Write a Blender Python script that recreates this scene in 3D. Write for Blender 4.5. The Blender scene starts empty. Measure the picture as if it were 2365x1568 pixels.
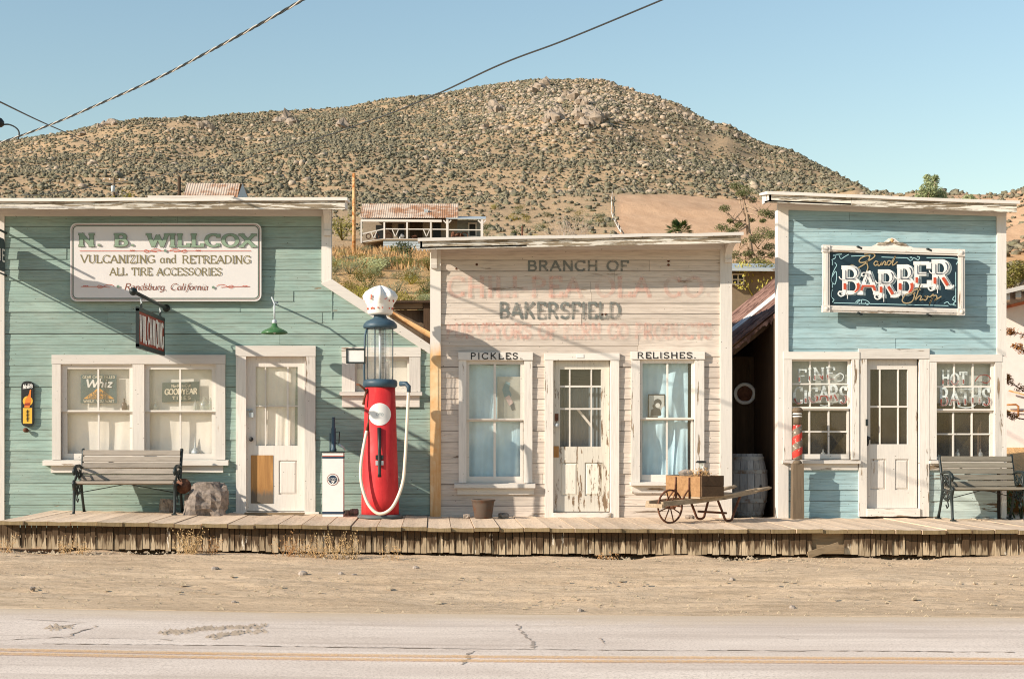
import bpy, math, random
import numpy as np
from mathutils import Vector, Matrix, noise as mnoise

# ---------------------------------------------------------------- camera, sky, sun, exposure
F = 3440.0; D0 = 20.0; CX = 1000.0; HY = 1005.0; ZC = 185/172.0     # survey scale of the facade line (y = 0)
scene = bpy.context.scene
COL = scene.collection
cam = bpy.data.cameras.new('camera'); camo = bpy.data.objects.new('camera', cam); COL.objects.link(camo)
camo.location = (0, -D0, ZC); camo.rotation_euler = (math.pi/2, 0, 0)
cam.sensor_width = 36; cam.lens = 36*F/2365
cam.shift_x = (1182.5-CX)/2365; cam.shift_y = (HY-784)/2365
cam.clip_end = 5000
scene.camera = camo
SUN = Vector((-2.0, -1.0, 1.03)).normalized()
world = bpy.data.worlds.new('World'); scene.world = world; world.use_nodes = True
wn = world.node_tree.nodes; wl = world.node_tree.links
bg = wn['Background']
sky = wn.new('ShaderNodeTexSky'); sky.sky_type = 'NISHITA'; sky.sun_disc = False
sky.sun_elevation = math.asin(SUN.z); sky.sun_rotation = math.atan2(SUN.x, SUN.y)
sky.altitude = 0; sky.air_density = 1.6; sky.dust_density = 0.0; sky.ozone_density = 2.7
wl.new(sky.outputs[0], bg.inputs[0]); bg.inputs[1].default_value = 0.106
sl = bpy.data.lights.new('sun', 'SUN'); sl.energy = 4.9; sl.angle = math.radians(0.5); sl.color = (1.0, 0.90, 0.76)
so = bpy.data.objects.new('sun', sl); COL.objects.link(so); so.rotation_euler = (-SUN).to_track_quat('-Z', 'Y').to_euler()
so.location = (-20, -15, 12)
vs = scene.view_settings
vs.view_transform = 'Standard'; vs.look = 'None'; vs.exposure = 0.55; vs.gamma = 1.0; vs.use_curve_mapping = False
scene.cycles.max_bounces = 6; scene.cycles.transparent_max_bounces = 12
scene.cycles.use_denoising = True; scene.cycles.filter_width = 1.1

# ---------------------------------------------------------------- helpers
def P(u, v, y=0.0):
    s = (D0+y)/F
    return Vector(((u-CX)*s, y, ZC+(HY-v)*s))
def X(u, y=0.0): return (u-CX)*(D0+y)/F
def Z(v, y=0.0): return ZC+(HY-v)*(D0+y)/F
def R(u0, u1, v0, v1, y=0.0): return X(u0, y), X(u1, y), Z(v1, y), Z(v0, y)
def lerp(a, b, t): return a+(b-a)*t
def sm(t): t = max(0, min(1, t)); return t*t*(3-2*t)
def tilt(x):                       # the street falls gently to the right
    return -0.015*x if x < 0.5 else -0.0075-0.004*(x-0.5)
def zdeck(x): return tilt(x)-0.004
rng = random.Random(7)

class MB:
    def __init__(s): s.v = []; s.f = []; s.sm = []; s.cuts = []
    def add(s, verts, faces, smooth=False):
        o = len(s.v); s.v.extend([tuple(p) for p in verts])
        for f in faces: s.f.append(tuple(i+o for i in f)); s.sm.append(smooth)
        return s
    def hexa(s, p):                # 8 points: bottom 0-3 ccw, top 4-7
        return s.add(p, [(3,2,1,0),(4,5,6,7),(0,1,5,4),(1,2,6,5),(2,3,7,6),(3,0,4,7)])
    def box(s, x0, x1, y0, y1, z0, z1):
        return s.hexa([(x0,y0,z0),(x1,y0,z0),(x1,y1,z0),(x0,y1,z0),(x0,y0,z1),(x1,y0,z1),(x1,y1,z1),(x0,y1,z1)])
    def obox(s, c, ax, ay, az, hx, hy, hz):
        c = Vector(c); ax = Vector(ax).normalized()*hx; ay = Vector(ay).normalized()*hy; az = Vector(az).normalized()*hz
        return s.hexa([c-ax-ay-az, c+ax-ay-az, c+ax+ay-az, c-ax+ay-az, c-ax-ay+az, c+ax-ay+az, c+ax+ay+az, c-ax+ay+az])
    def beam(s, a, b, w, h, up=(0,0,1)):
        a = Vector(a); b = Vector(b); d = (b-a); up = Vector(up)
        side = d.cross(up)
        if side.length < 1e-6: side = Vector((1,0,0))
        side.normalize(); u2 = side.cross(d).normalized()
        return s.obox((a+b)/2, d, side, u2, d.length/2, w/2, h/2)
    def prism(s, poly, vec):       # planar polygon extruded by vec
        n = len(poly); vec = Vector(vec); a = [Vector(p) for p in poly]; b = [p+vec for p in a]
        fs = [tuple(range(n-1,-1,-1)), tuple(range(n, 2*n))]
        for i in range(n): j = (i+1) % n; fs.append((i, j, n+j, n+i))
        return s.add(a+b, fs)
    def tube(s, path, r, n=8, cap=True, smooth=True, closed=False):
        path = [Vector(p) for p in path]; m = len(path); vs = []
        prev = None
        for i, p in enumerate(path):
            if closed: t = path[(i+1) % m]-path[(i-1) % m]
            else: t = path[min(i+1, m-1)]-path[max(i-1, 0)]
            if t.length < 1e-9: t = Vector((0,0,1))
            t.normalize()
            if prev is None:
                a = Vector((0,0,1)) if abs(t.z) < 0.9 else Vector((0,1,0))
                e1 = t.cross(a).normalized()
            else:
                e1 = (prev-t*prev.dot(t)).normalized()
            prev = e1; e2 = t.cross(e1)
            rr = r[i] if hasattr(r, '__len__') else r
            for k in range(n):
                an = 2*math.pi*k/n; vs.append(p+e1*(rr*math.cos(an))+e2*(rr*math.sin(an)))
        fs = []
        for i in range(m if closed else m-1):
            for k in range(n):
                k2 = (k+1) % n; i2 = (i+1) % m
                fs.append((i*n+k, i*n+k2, i2*n+k2, i2*n+k))
        if cap and not closed:
            fs.append(tuple(range(n-1,-1,-1))); fs.append(tuple(range((m-1)*n, m*n)))
        return s.add(vs, fs, smooth)
    def lathe(s, prof, c=(0,0,0), n=20, axis='z', smooth=True, mod=None):
        c = Vector(c); vs = []
        for i, (r, h) in enumerate(prof):
            for k in range(n):
                an = 2*math.pi*k/n; rr = r*(mod(i, an) if mod else 1)
                if axis == 'z': q = Vector((rr*math.cos(an), rr*math.sin(an), h))
                elif axis == 'y': q = Vector((rr*math.cos(an), h, rr*math.sin(an)))
                else: q = Vector((h, rr*math.cos(an), rr*math.sin(an)))
                vs.append(c+q)
        fs = []
        for i in range(len(prof)-1):
            for k in range(n):
                k2 = (k+1) % n; fs.append((i*n+k, i*n+k2, (i+1)*n+k2, (i+1)*n+k))
        fs.append(tuple(range(n-1,-1,-1))); fs.append(tuple(range((len(prof)-1)*n, len(prof)*n)))
        return s.add(vs, fs, smooth)
    def quad(s, a, b, c, d): return s.add([a,b,c,d], [(0,1,2,3)])
    def xf(s, mat):
        s.v = [tuple(mat @ Vector(p)) for p in s.v]; return s
    def build(s, name, mat, parent=None, local=False):
        me = bpy.data.meshes.new(name)
        off = Vector((0,0,0))
        if parent is not None and not local:
            p = parent
            while p is not None: off += p.location; p = p.parent
        me.from_pydata([(a-off.x, b-off.y, c-off.z) for a, b, c in s.v], [], s.f)
        if any(s.sm): me.polygons.foreach_set('use_smooth', s.sm)
        me.materials.append(mat)
        o = bpy.data.objects.new(name, me); COL.objects.link(o)
        if parent is not None: o.parent = parent
        return o

def letters(mb, name, mat, parent):
    """one mesh for each written character"""
    cuts = mb.cuts+[(len(mb.v), len(mb.f))]
    for (v0, f0), (v1, f1) in zip(cuts, cuts[1:]):
        if f1 > f0:
            q = MB(); q.v = mb.v[v0:v1]; q.f = [tuple(i-v0 for i in f) for f in mb.f[f0:f1]]; q.sm = [False]*(f1-f0); q.build(name, mat, parent)
def tag(o, label, cat, group=None):
    o['label'] = label; o['category'] = cat
    if group: o['group'] = group
    return o
def thing(name, label, cat, loc=(0,0,0), group=None):
    o = bpy.data.objects.new(name, None); COL.objects.link(o); o.location = loc; o.empty_display_size = 0.2
    return tag(o, label, cat, group)
def single(name, mb, mat, label, cat, group=None, base=None):
    """a thing that is one mesh, its origin at its base"""
    a = np.array(mb.v); c = Vector(base) if base is not None else Vector(((a[:,0].min()+a[:,0].max())/2, (a[:,1].min()+a[:,1].max())/2, a[:,2].min()))
    mb.v = [(p[0]-c.x, p[1]-c.y, p[2]-c.z) for p in mb.v]
    o = mb.build(name, mat); o.location = c
    return tag(o, label, cat, group)
def struct(o): o['kind'] = 'structure'; return o
def stuff(o): o['kind'] = 'stuff'; return o
def cells(mb, x0, x1, z0, z1, holes, ya, yb):
    """rectangle with rectangular openings, as upright strips"""
    xs = sorted({x0, x1} | {max(x0, min(x1, h[k])) for h in holes for k in (0, 1)})
    for a, b in zip(xs, xs[1:]):
        if b-a < 1e-6: continue
        m = (a+b)/2; spans = [(z0, z1)]
        for hx0, hx1, hz0, hz1 in holes:
            if hx0 < m < hx1:
                ns = []
                for s0, s1 in spans:
                    if hz1 <= s0 or hz0 >= s1: ns.append((s0, s1)); continue
                    if hz0 > s0: ns.append((s0, hz0))
                    if hz1 < s1: ns.append((hz1, s1))
                spans = ns
        for s0, s1 in spans:
            if s1-s0 > 1e-5: mb.box(a, b, ya, yb, s0, s1)
    return mb

# ---------------------------------------------------------------- materials
def lin(c): c /= 255.0; return c/12.92 if c <= 0.04045 else ((c+0.055)/1.055)**2.4
def S(r, g, b, k=1.0): return (lin(r)*k, lin(g)*k, lin(b)*k, 1)
class Mat:
    def __init__(s, name):
        s.m = bpy.data.materials.new(name); s.m.use_nodes = True; s.nt = s.m.node_tree
        s.b = s.nt.nodes['Principled BSDF']; s.out = s.nt.nodes['Material Output']
    def n(s, typ, ins=None, **kw):
        nd = s.nt.nodes.new('ShaderNode'+typ)
        for k, v in kw.items(): setattr(nd, k, v)
        for k, v in (ins or {}).items(): s.set(nd.inputs[k], v)
        return nd
    def set(s, sock, v):
        if isinstance(v, bpy.types.NodeSocket): s.nt.links.new(v, sock)
        else: sock.default_value = v
    def pos(s, sx=1, sy=1, sz=1, off=(0,0,0), local=False):
        g = s.n('TexCoord').outputs['Object'] if local else s.n('NewGeometry').outputs['Position']
        return s.n('Mapping', {'Vector': g, 'Scale': (sx, sy, sz), 'Location': off}).outputs[0]
    def noise(s, vec, scale=1, detail=4, rough=0.6, dist=0.0):
        return s.n('TexNoise', {'Vector': vec, 'Scale': scale, 'Detail': detail, 'Roughness': rough, 'Distortion': dist}).outputs[0]
    def ramp(s, x, lo, hi, a=0.0, b=1.0):
        return s.n('MapRange', {'Value': x, 'From Min': lo, 'From Max': hi, 'To Min': a, 'To Max': b}).outputs[0]
    def math(s, op, a, b=0.0): return s.n('Math', {0: a, 1: b}, operation=op).outputs[0]
    def mix(s, f, a, b, mode='MIX'):
        nd = s.n('Mix', data_type='RGBA', blend_type=mode)
        s.set(nd.inputs[0], f); s.set(nd.inputs[6], a); s.set(nd.inputs[7], b); return nd.outputs[2]
    def rand(s): return s.n('ObjectInfo').outputs['Random']
    def fin(s, col, rough=0.8, bump=None, bs=0.3, bd=0.01, metal=0.0, spec=0.3):
        s.set(s.b.inputs['Base Color'], col); s.set(s.b.inputs['Roughness'], rough)
        s.set(s.b.inputs['Metallic'], metal); s.set(s.b.inputs['Specular IOR Level'], spec)
        if bump is not None:
            bn = s.n('Bump', {'Height': bump, 'Strength': bs, 'Distance': bd}); s.set(s.b.inputs['Normal'], bn.outputs[0])
        return s.m
def plain(name, col, rough=0.6, metal=0.0, spec=0.4, var=0.12, sc=6.0, bs=0.15):
    m = Mat(name); n = m.noise(m.pos(), sc, 5)
    c = m.mix(m.ramp(n, 0.3, 0.7), tuple(x*(1-var) for x in col[:3])+(1,), tuple(min(1, x*(1+var)) for x in col[:3])+(1,))
    return m.fin(c, rough, n, bs, 0.004, metal, spec)
def painted(name, col, col2, wood, wear, grain='x', fade=None, dirt=0.25, rough=0.75, seam=0.0):
    """weathered paint over boards; wear = share of bare wood; grain along x or z"""
    m = Mat(name)
    st = ((1.1, 9, 11) if grain == 'x' else (11, 9, 1.1)) if 'peeling' not in name else ((24, 9, 4.0) if grain == 'z' else (3.0, 9, 42))
    st2 = (4, 30, 60) if grain == 'x' else (60, 30, 4)
    g = m.noise(m.pos(*st), 1.0, 6, 0.65); fine = m.noise(m.pos(*st2), 1.0, 3)
    big = m.noise(m.pos(0.55, 0.55, 0.8), 1.0, 5, 0.6)
    c = m.mix(m.ramp(big, 0.32, 0.68), col, col2)
    if fade: c = m.mix(m.math('MULTIPLY', m.ramp(m.noise(m.pos(1.3, 1, 2.4, (3, 1, 7)), 1.0, 6, 0.7), 0.45, 0.75), 0.6), c, fade)
    r = m.rand()
    c = m.mix(0.42, c, m.mix(r, tuple(x*0.68 for x in col[:3])+(1,), tuple(min(1, x*1.22) for x in col[:3])+(1,)))
    # grime streaks
    c = m.mix(m.math('MULTIPLY', m.ramp(fine, 0.45, 0.75), dirt), c, tuple(x*0.45 for x in wood[:3])+(1,))
    w = m.math('ADD', m.math('MULTIPLY', g, 0.75), m.math('MULTIPLY', big, 0.25))
    msk = m.ramp(w, 0.68-wear*0.36, 0.70-wear*0.36)
    wc = m.mix(m.ramp(fine, 0.35, 0.7), wood, tuple(x*0.5 for x in wood[:3])+(1,))
    c = m.mix(msk, c, wc)
    # nail heads and chips
    vo = m.n('TexVoronoi', {'Vector': m.pos(5, 1, 9), 'Scale': 1.6, 'Randomness': 1.0}).outputs['Distance']
    c = m.mix(m.ramp(vo, 0.055, 0.075, 0.8, 0.0), c, tuple(x*0.25 for x in wood[:3])+(1,))
    h = m.math('SUBTRACT', m.math('MULTIPLY', fine, 0.35), m.math('MULTIPLY', msk, 0.8))
    return m.fin(c, rough, h, 0.5, 0.006)
def wood(name, a, b, grain='x', rough=0.85, knots=True, fs=1.0):
    m = Mat(name)
    st = {'x': (1.2, 14, 14), 'z': (14, 14, 1.2), 'y': (14, 1.2, 14)}[grain]
    st2 = tuple(4*k for k in st)
    g = m.noise(m.pos(*[k*fs for k in st]), 1.0, 6, 0.7, 0.6); f2 = m.noise(m.pos(*[k*fs for k in st2]), 1.0, 3)
    c = m.mix(m.ramp(g, 0.3, 0.7), a, b)
    c = m.mix(m.math('MULTIPLY', m.ramp(f2, 0.5, 0.72), 0.6), c, tuple(x*0.35 for x in b[:3])+(1,))
    r = m.rand(); c = m.mix(0.35, c, m.mix(r, tuple(x*0.6 for x in a[:3])+(1,), tuple(min(1, x*1.25) for x in a[:3])+(1,)))
    if knots:
        vo = m.n('TexVoronoi', {'Vector': m.pos(*[k*0.3 for k in st]), 'Scale': 1.0}).outputs['Distance']
        c = m.mix(m.ramp(vo, 0.05, 0.12, 0.7, 0.0), c, tuple(x*0.25 for x in b[:3])+(1,))
    return m.fin(c, rough, f2, 0.5, 0.004, 0, 0.2)
def rusty(name, base, rust, amount=0.5, sc=4.0, rough=0.7, metal=0.0, st=(1,1,1)):
    m = Mat(name); n = m.noise(m.pos(*st), sc, 7, 0.7); f = m.noise(m.pos(), sc*8, 4)
    c = m.mix(m.ramp(n, 0.62-amount*0.3, 0.72-amount*0.25), base, m.mix(f, tuple(x*0.5 for x in rust[:3])+(1,), rust))
    return m.fin(c, rough, f, 0.35, 0.003, metal, 0.35)
def flat(name, col, rough=0.6, wear=0.0, sc=9.0):
    """sign writer's paint; wear lets the ground show through as bare patches"""
    m = Mat(name); n = m.noise(m.pos(), sc, 6, 0.7)
    c = m.mix(m.ramp(n, 0.3, 0.7), tuple(x*0.85 for x in col[:3])+(1,), col)
    m.fin(c, rough)
    if wear > 0: m.set(m.b.inputs['Alpha'], m.ramp(m.noise(m.pos(0.7, 1, 2.2, (5,2,1)), sc*0.55, 7, 0.75), wear*0.5+0.22, wear*0.5+0.40, 0.05, 0.30 if 'red_wall' in name else 0.9))
    return m.m
def glass(name, tint=(0.975, 0.975, 0.975, 1), refl=0.05, dusty=0.03, dust=(0.6, 0.58, 0.53, 1)):
    m = Mat(name); nt = m.nt
    t = m.n('BsdfTransparent', {'Color': tint}); g = m.n('BsdfGlossy', {'Color': (1,1,1,1), 'Roughness': 0.04})
    fr = m.n('LayerWeight', {'Blend': .5}); f = m.math('ADD', m.math('MULTIPLY', m.math('POWER', fr.outputs['Facing'], 5.0), .6), refl)
    mx = m.n('MixShader', {0: f, 1: t.outputs[0], 2: g.outputs[0]})
    d = m.n('BsdfDiffuse', {'Color': dust})
    n = m.noise(m.pos(), 3.0, 5, 0.65)
    mx2 = m.n('MixShader', {0: m.ramp(n, 0.3, 0.75, 0.6*dusty, 1.3*dusty), 1: mx.outputs[0], 2: d.outputs[0]})
    nt.links.new(mx2.outputs[0], m.out.inputs[0]); return m.m

WOODC = S(140, 118, 96); GREYW = S(120, 110, 100)
MT = {}
MT['green'] = painted('green_siding_paint', S(136, 159, 150), S(153, 173, 163), S(150, 140, 118), 0.11, 'x', S(190, 198, 186), 0.45)
MT['pink'] = painted('faded_pink_siding_paint', S(202, 187, 174), S(217, 204, 191), S(156, 138, 122), 0.18, 'x', S(222, 212, 198), 0.40)
MT['blue'] = painted('pale_blue_siding_paint', S(143, 172, 177), S(162, 187, 191), S(150, 148, 138), 0.12, 'x', S(200, 212, 210), 0.45)
MT['blue_peel'] = painted('flaking_blue_white_paint', S(190, 204, 200), S(170, 194, 196), S(130, 110, 88), 0.30, 'x', S(214, 218, 212), 0.3)
TR = S(219, 211, 202); TR2 = S(208, 200, 191)
MT['trim_x'] = painted('white_trim_paint_level', TR, TR2, S(168, 140, 112), 0.10, 'x', None, 0.14)
MT['trim_z'] = painted('white_trim_paint_upright', TR, TR2, S(168, 140, 112), 0.09, 'z', None, 0.14)
MT['worn_x'] = painted('worn_trim_paint_level', TR, TR2, S(150, 128, 104), 0.30, 'x', None, 0.22)
MT['worn_z'] = painted('worn_trim_paint_upright', TR, TR2, S(150, 128, 104), 0.26, 'z', None, 0.22)
MT['peel_x'] = painted('peeling_fascia_paint', S(226, 218, 204), TR2, S(150, 134, 112), 0.50, 'x', None, 0.3)
MT['peel_z'] = painted('peeling_door_paint', S(226, 218, 202), TR2, S(140, 116, 92), 0.34, 'z', None, 0.2)
MT['sash'] = painted('white_sash_paint', S(222, 214, 204), TR2, S(150, 128, 104), 0.10, 'x', None, 0.10)
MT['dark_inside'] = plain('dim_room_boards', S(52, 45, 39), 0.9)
MT['deck'] = wood('sun_bleached_deck_planks', S(224, 200, 174), S(190, 164, 138), 'y')
MT['deck_end'] = wood('plank_ends', S(150, 130, 98), S(110, 92, 66), 'z')
MT['slat'] = wood('grey_bench_slats', S(166, 155, 143), S(132, 121, 109), 'x', knots=False)
MT['slat_dark'] = wood('dark_grey_bench_slats', S(140, 132, 118), S(112, 104, 92), 'x', knots=False)
MT['oldwood_z'] = wood('old_grey_upright_boards', S(120, 104, 86), S(84, 70, 56), 'z')
MT['oldwood_x'] = wood('old_grey_level_boards', S(150, 130, 104), S(112, 92, 70), 'x')
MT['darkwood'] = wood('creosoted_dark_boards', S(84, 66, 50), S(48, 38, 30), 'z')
MT['barrow'] = wood('warm_planter_wood', S(168, 130, 92), S(122, 88, 58), 'x')
MT['rail'] = wood('silvered_barrow_rails', S(176, 156, 132), S(128, 108, 86), 'x')
MT['ply'] = wood('weathered_plywood', S(170, 124, 74), S(120, 84, 48), 'z')
def stained_ply():
    m = Mat('water_stained_plywood'); zz = m.n('SeparateXYZ', {0: m.n('NewGeometry').outputs['Position']}).outputs[2]
    g = m.noise(m.pos(16, 9, 1.6), 1, 6, .7, .5); e = m.math('ADD', zz, m.math('MULTIPLY', m.ramp(g, 0, 1, -1, 1), .14))
    c = m.mix(m.ramp(g, .3, .7), S(186, 138, 84), S(138, 98, 58)); c = m.mix(m.ramp(e, .36, .28), c, m.mix(g, S(84, 74, 64), S(124, 110, 94)))
    return m.fin(c, .85, g, .4, .004)
MT['ply'] = stained_ply()
MT['iron'] = rusty('black_painted_iron', S(34, 42, 42), S(70, 52, 40), 0.2, 9, 0.45)
MT['rust'] = rusty('brown_rusted_iron', S(112, 74, 54), S(92, 54, 36), 0.6, 9, 0.8)
MT['orange_rust'] = rusty('orange_rusted_steel', S(206, 168, 120), S(190, 116, 52), 0.55, 3, 0.8)
MT['galv'] = rusty('galvanised_iron', S(178, 184, 186), S(150, 130, 110), 0.1, 3, 0.5, 0.2)
MT['corr'] = rusty('weathered_corrugated_iron', S(196, 176, 156), S(178, 128, 92), 0.55, 0.5, 0.7, 0.0, (1, 1, 0.4))
MT['corr_red'] = rusty('red_rusted_corrugated_iron', S(140, 106, 92), S(92, 62, 50), 0.5, 3.0, 0.85)
def worn_red():
    m = Mat('worn_red_pump_enamel'); a = m.noise(m.pos(), 2.5, 6, .65); b = m.noise(m.pos(4, 4, .7), 3, 5, .7); ch = m.noise(m.pos(), 14, 7, .75)
    c = m.mix(m.ramp(a, .35, .65), S(206, 52, 54), S(188, 40, 44)); c = m.mix(m.math('MULTIPLY', m.ramp(b, .52, .72), .45), c, S(222, 96, 88)); c = m.mix(m.math('MULTIPLY', m.ramp(b, .45, .3), .35), c, S(140, 34, 36)); c = m.mix(m.ramp(ch, .70, .73), c, S(120, 78, 62))
    return m.fin(c, m.ramp(a, .3, .7, .5, .7), ch, .25, .003)
MT['pump_red'] = worn_red()
MT['navy'] = plain('dark_blue_pump_paint', S(54, 76, 90), 0.5, var=.25)
MT['enamel'] = plain('white_enamel', S(224, 220, 216), 0.4, var=0.04)
MT['hose'] = plain('cream_rubber_hose', S(222, 208, 188), 0.6, var=0.08)
MT['globe'] = rusty('chipped_white_crown_glass', S(234, 228, 220), S(196, 70, 44), 0.0, 9, 0.35)
MT['glass'] = glass('window_glass', refl=0.04)
MT['dusty_glass'] = glass('dusty_window_glass', refl=0.05, dusty=0.05, dust=S(214, 206, 194))
MT['pump_glass'] = glass('pump_cylinder_glass', (0.985, 0.99, 0.985, 1), 0.06, 0.10, S(236, 232, 224))
MT['cloth'] = plain('bleached_curtain', S(232, 226, 216), 0.9, var=0.05, sc=2.0)
MT['cloth_blue'] = plain('pale_blue_drape', S(190, 220, 230), 0.85, var=0.14, sc=2.5)
MT['shade_green'] = plain('green_lamp_enamel', S(62, 102, 64), 0.3)
MT['stone'] = plain('grey_brown_stone', S(146, 133, 122), 0.95, var=0.5, sc=14, bs=1.0)
MT['signwhite'] = plain('white_sign_face', S(214, 208, 204), 0.5, var=0.02)
MT['signdark'] = plain('navy_sign_face', S(28, 48, 58), 0.45, var=0.25, sc=3)
MT['black'] = plain('black_paint', S(30, 30, 30), 0.5)
for k, c in dict(i_green=(138, 158, 136), i_olive=(132, 120, 82), i_brown=(132, 72, 52), i_red=(196, 82, 56), i_teal=(40, 78, 88),
                 i_white=(240, 236, 230), i_cream=(226, 214, 190), i_gold=(178, 156, 118), i_orange=(222, 160, 72), i_yellow=(226, 178, 66),
                 i_black=(40, 38, 36), i_grey=(150, 164, 166), i_mint=(176, 216, 220), i_dkred=(150, 62, 42), i_navy=(44, 62, 82)).items():
    MT[k] = flat(k[2:]+'_sign_paint', S(*c))
MT['i_wallgrey'] = flat('faded_grey_wall_lettering', S(116, 120, 116), 0.8, 0.26)
MT['i_wallpink'] = flat('faded_red_wall_lettering', S(228, 172, 156), 0.85, 0.34, 5.0)
MT['i_windowred'] = flat('flaking_red_window_lettering', S(140, 58, 40), 0.6, 0.25)
MT['i_windowwhite'] = flat('flaking_white_window_lettering', S(226, 232, 228), 0.6, 0.32)
# ---------------------------------------------------------------- lettering
def arc(cx, cy, rx, ry, a0, a1, n=14):
    return [(cx+rx*math.cos(math.radians(lerp(a0, a1, i/n))), cy+ry*math.sin(math.radians(lerp(a0, a1, i/n)))) for i in range(n+1)]
GL = {
 'A': (.80, [(0,0),(.40,1)], [(.40,1),(.80,0)], [(.14,.34),(.66,.34)]),
 'B': (.70, [(.1,0),(.1,1)], [(.1,1),(.35,1)]+arc(.35,.765,.25,.235,90,-90)+[(.1,.53)], [(.1,.53),(.38,.53)]+arc(.38,.265,.29,.265,90,-90)+[(.1,0)]),
 'C': (.80, arc(.44,.5,.42,.5,48,312)),
 'D': (.80, [(.1,0),(.1,1)], [(.1,1),(.34,1)]+arc(.34,.5,.42,.5,90,-90)+[(.1,0)]),
 'E': (.64, [(.1,0),(.1,1)], [(.1,1),(.62,1)], [(.1,.52),(.5,.52)], [(.1,0),(.64,0)]),
 'F': (.60, [(.1,0),(.1,1)], [(.1,1),(.62,1)], [(.1,.50),(.5,.50)]),
 'G': (.84, arc(.44,.5,.42,.5,48,335), [(.8,.42),(.8,.08)], [(.56,.42),(.86,.42)]),
 'H': (.80, [(.1,0),(.1,1)], [(.7,0),(.7,1)], [(.1,.51),(.7,.51)]),
 'I': (.24, [(.12,0),(.12,1)]),
 'K': (.76, [(.1,0),(.1,1)], [(.1,.4),(.66,1)], [(.28,.58),(.72,0)]),
 'L': (.62, [(.1,0),(.1,1)], [(.1,0),(.62,0)]),
 'M': (.96, [(.1,0),(.1,1)], [(.1,1),(.48,.12)], [(.48,.12),(.86,1)], [(.86,1),(.86,0)]),
 'N': (.82, [(.1,0),(.1,1)], [(.1,1),(.72,0)], [(.72,0),(.72,1)]),
 'O': (.88, arc(.44,.5,.42,.5,90,450,28)),
 'P': (.66, [(.1,0),(.1,1)], [(.1,1),(.36,1)]+arc(.36,.74,.26,.26,90,-90)+[(.1,.48)]),
 'R': (.76, [(.1,0),(.1,1)], [(.1,1),(.36,1)]+arc(.36,.75,.26,.25,90,-90)+[(.1,.50)], [(.36,.5),(.70,0)]),
 'S': (.64, arc(.32,.76,.26,.24,35,270)+arc(.32,.26,.28,.26,90,-150)),
 'T': (.72, [(.36,0),(.36,1)], [(0,1),(.72,1)]),
 'U': (.80, [(.1,1),(.1,.34)]+arc(.4,.32,.3,.32,180,360)+[(.7,1)]),
 'V': (.78, [(0,1),(.39,0)], [(.39,0),(.78,1)]),
 'W': (1.1, [(0,1),(.28,0)], [(.28,0),(.55,.9)], [(.55,.9),(.82,0)], [(.82,0),(1.1,1)]),
 'X': (.78, [(.02,1),(.76,0)], [(.02,0),(.76,1)]),
 'Y': (.76, [(0,1),(.38,.48)], [(.76,1),(.38,.48)], [(.38,.48),(.38,0)]),
 'Z': (.68, [(.04,1),(.64,1)], [(.64,1),(.04,0)], [(.04,0),(.66,0)]),
 'a': (.50, arc(.22,.3,.2,.3,60,300), [(.42,.6),(.42,.08),(.5,.0)]),
 'b': (.50, [(.08,1.05),(.08,.05)], arc(.26,.3,.2,.3,150,-150)),
 'd': (.52, arc(.22,.3,.2,.3,60,300), [(.44,1.05),(.44,.06),(.52,0)]),
 'e': (.48, [(.06,.32),(.42,.36)]+arc(.24,.32,.19,.29,10,310)),
 'f': (.34, arc(.34,.86,.14,.19,60,180)+[(.2,.3),(.14,-.25),(.02,-.3)], [(.06,.58),(.36,.58)]),
 'g': (.50, arc(.22,.3,.2,.3,60,300), [(.44,.6),(.42,-.15)]+arc(.22,-.14,.2,.18,0,-150)),
 'h': (.52, [(.08,1.05),(.08,0)], arc(.25,.38,.17,.22,160,0)+[(.42,0)]),
 'i': (.22, [(.1,.6),(.1,.06),(.18,0)], [(.08,.86),(.13,.9)]),
 'l': (.22, [(.1,1.05),(.1,.06),(.18,0)]),
 'm': (.78, [(.08,.6),(.08,0)], arc(.23,.38,.15,.22,160,0)+[(.38,0)], arc(.53,.38,.15,.22,160,0)+[(.68,0)]),
 'n': (.52, [(.08,.6),(.08,0)], arc(.25,.38,.17,.22,160,0)+[(.42,.05),(.5,0)]),
 'o': (.50, arc(.25,.3,.21,.3,90,450,20)),
 'p': (.50, [(.08,.6),(.08,-.4)], arc(.26,.3,.2,.3,150,-150)),
 'r': (.36, [(.08,.6),(.08,0)], arc(.26,.36,.18,.24,170,50)),
 's': (.38, arc(.19,.45,.14,.15,40,270)+arc(.19,.15,.16,.15,90,-150)),
 't': (.32, [(.14,.85),(.14,.1),(.26,0)], [(.02,.6),(.3,.6)]),
 'u': (.52, [(.08,.6),(.08,.22)]+arc(.26,.2,.18,.2,180,350), [(.44,.6),(.44,.04),(.52,0)]),
 'z': (.44, [(.04,.58),(.4,.58)], [(.4,.58),(.04,.02)], [(.04,.02),(.42,.02)]),
 '.': (.26, [(.06,.07),(.2,.07)]), ',': (.22, [(.13,.1),(.13,.02),(.06,-.14)]), '-': (.36, [(.05,.42),(.31,.42)]),
 "'": (.14, [(.06,1),(.05,.78)]), '"': (.24, [(.05,1),(.04,.8)], [(.17,1),(.16,.8)]), ' ': (.40,),
}
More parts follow.
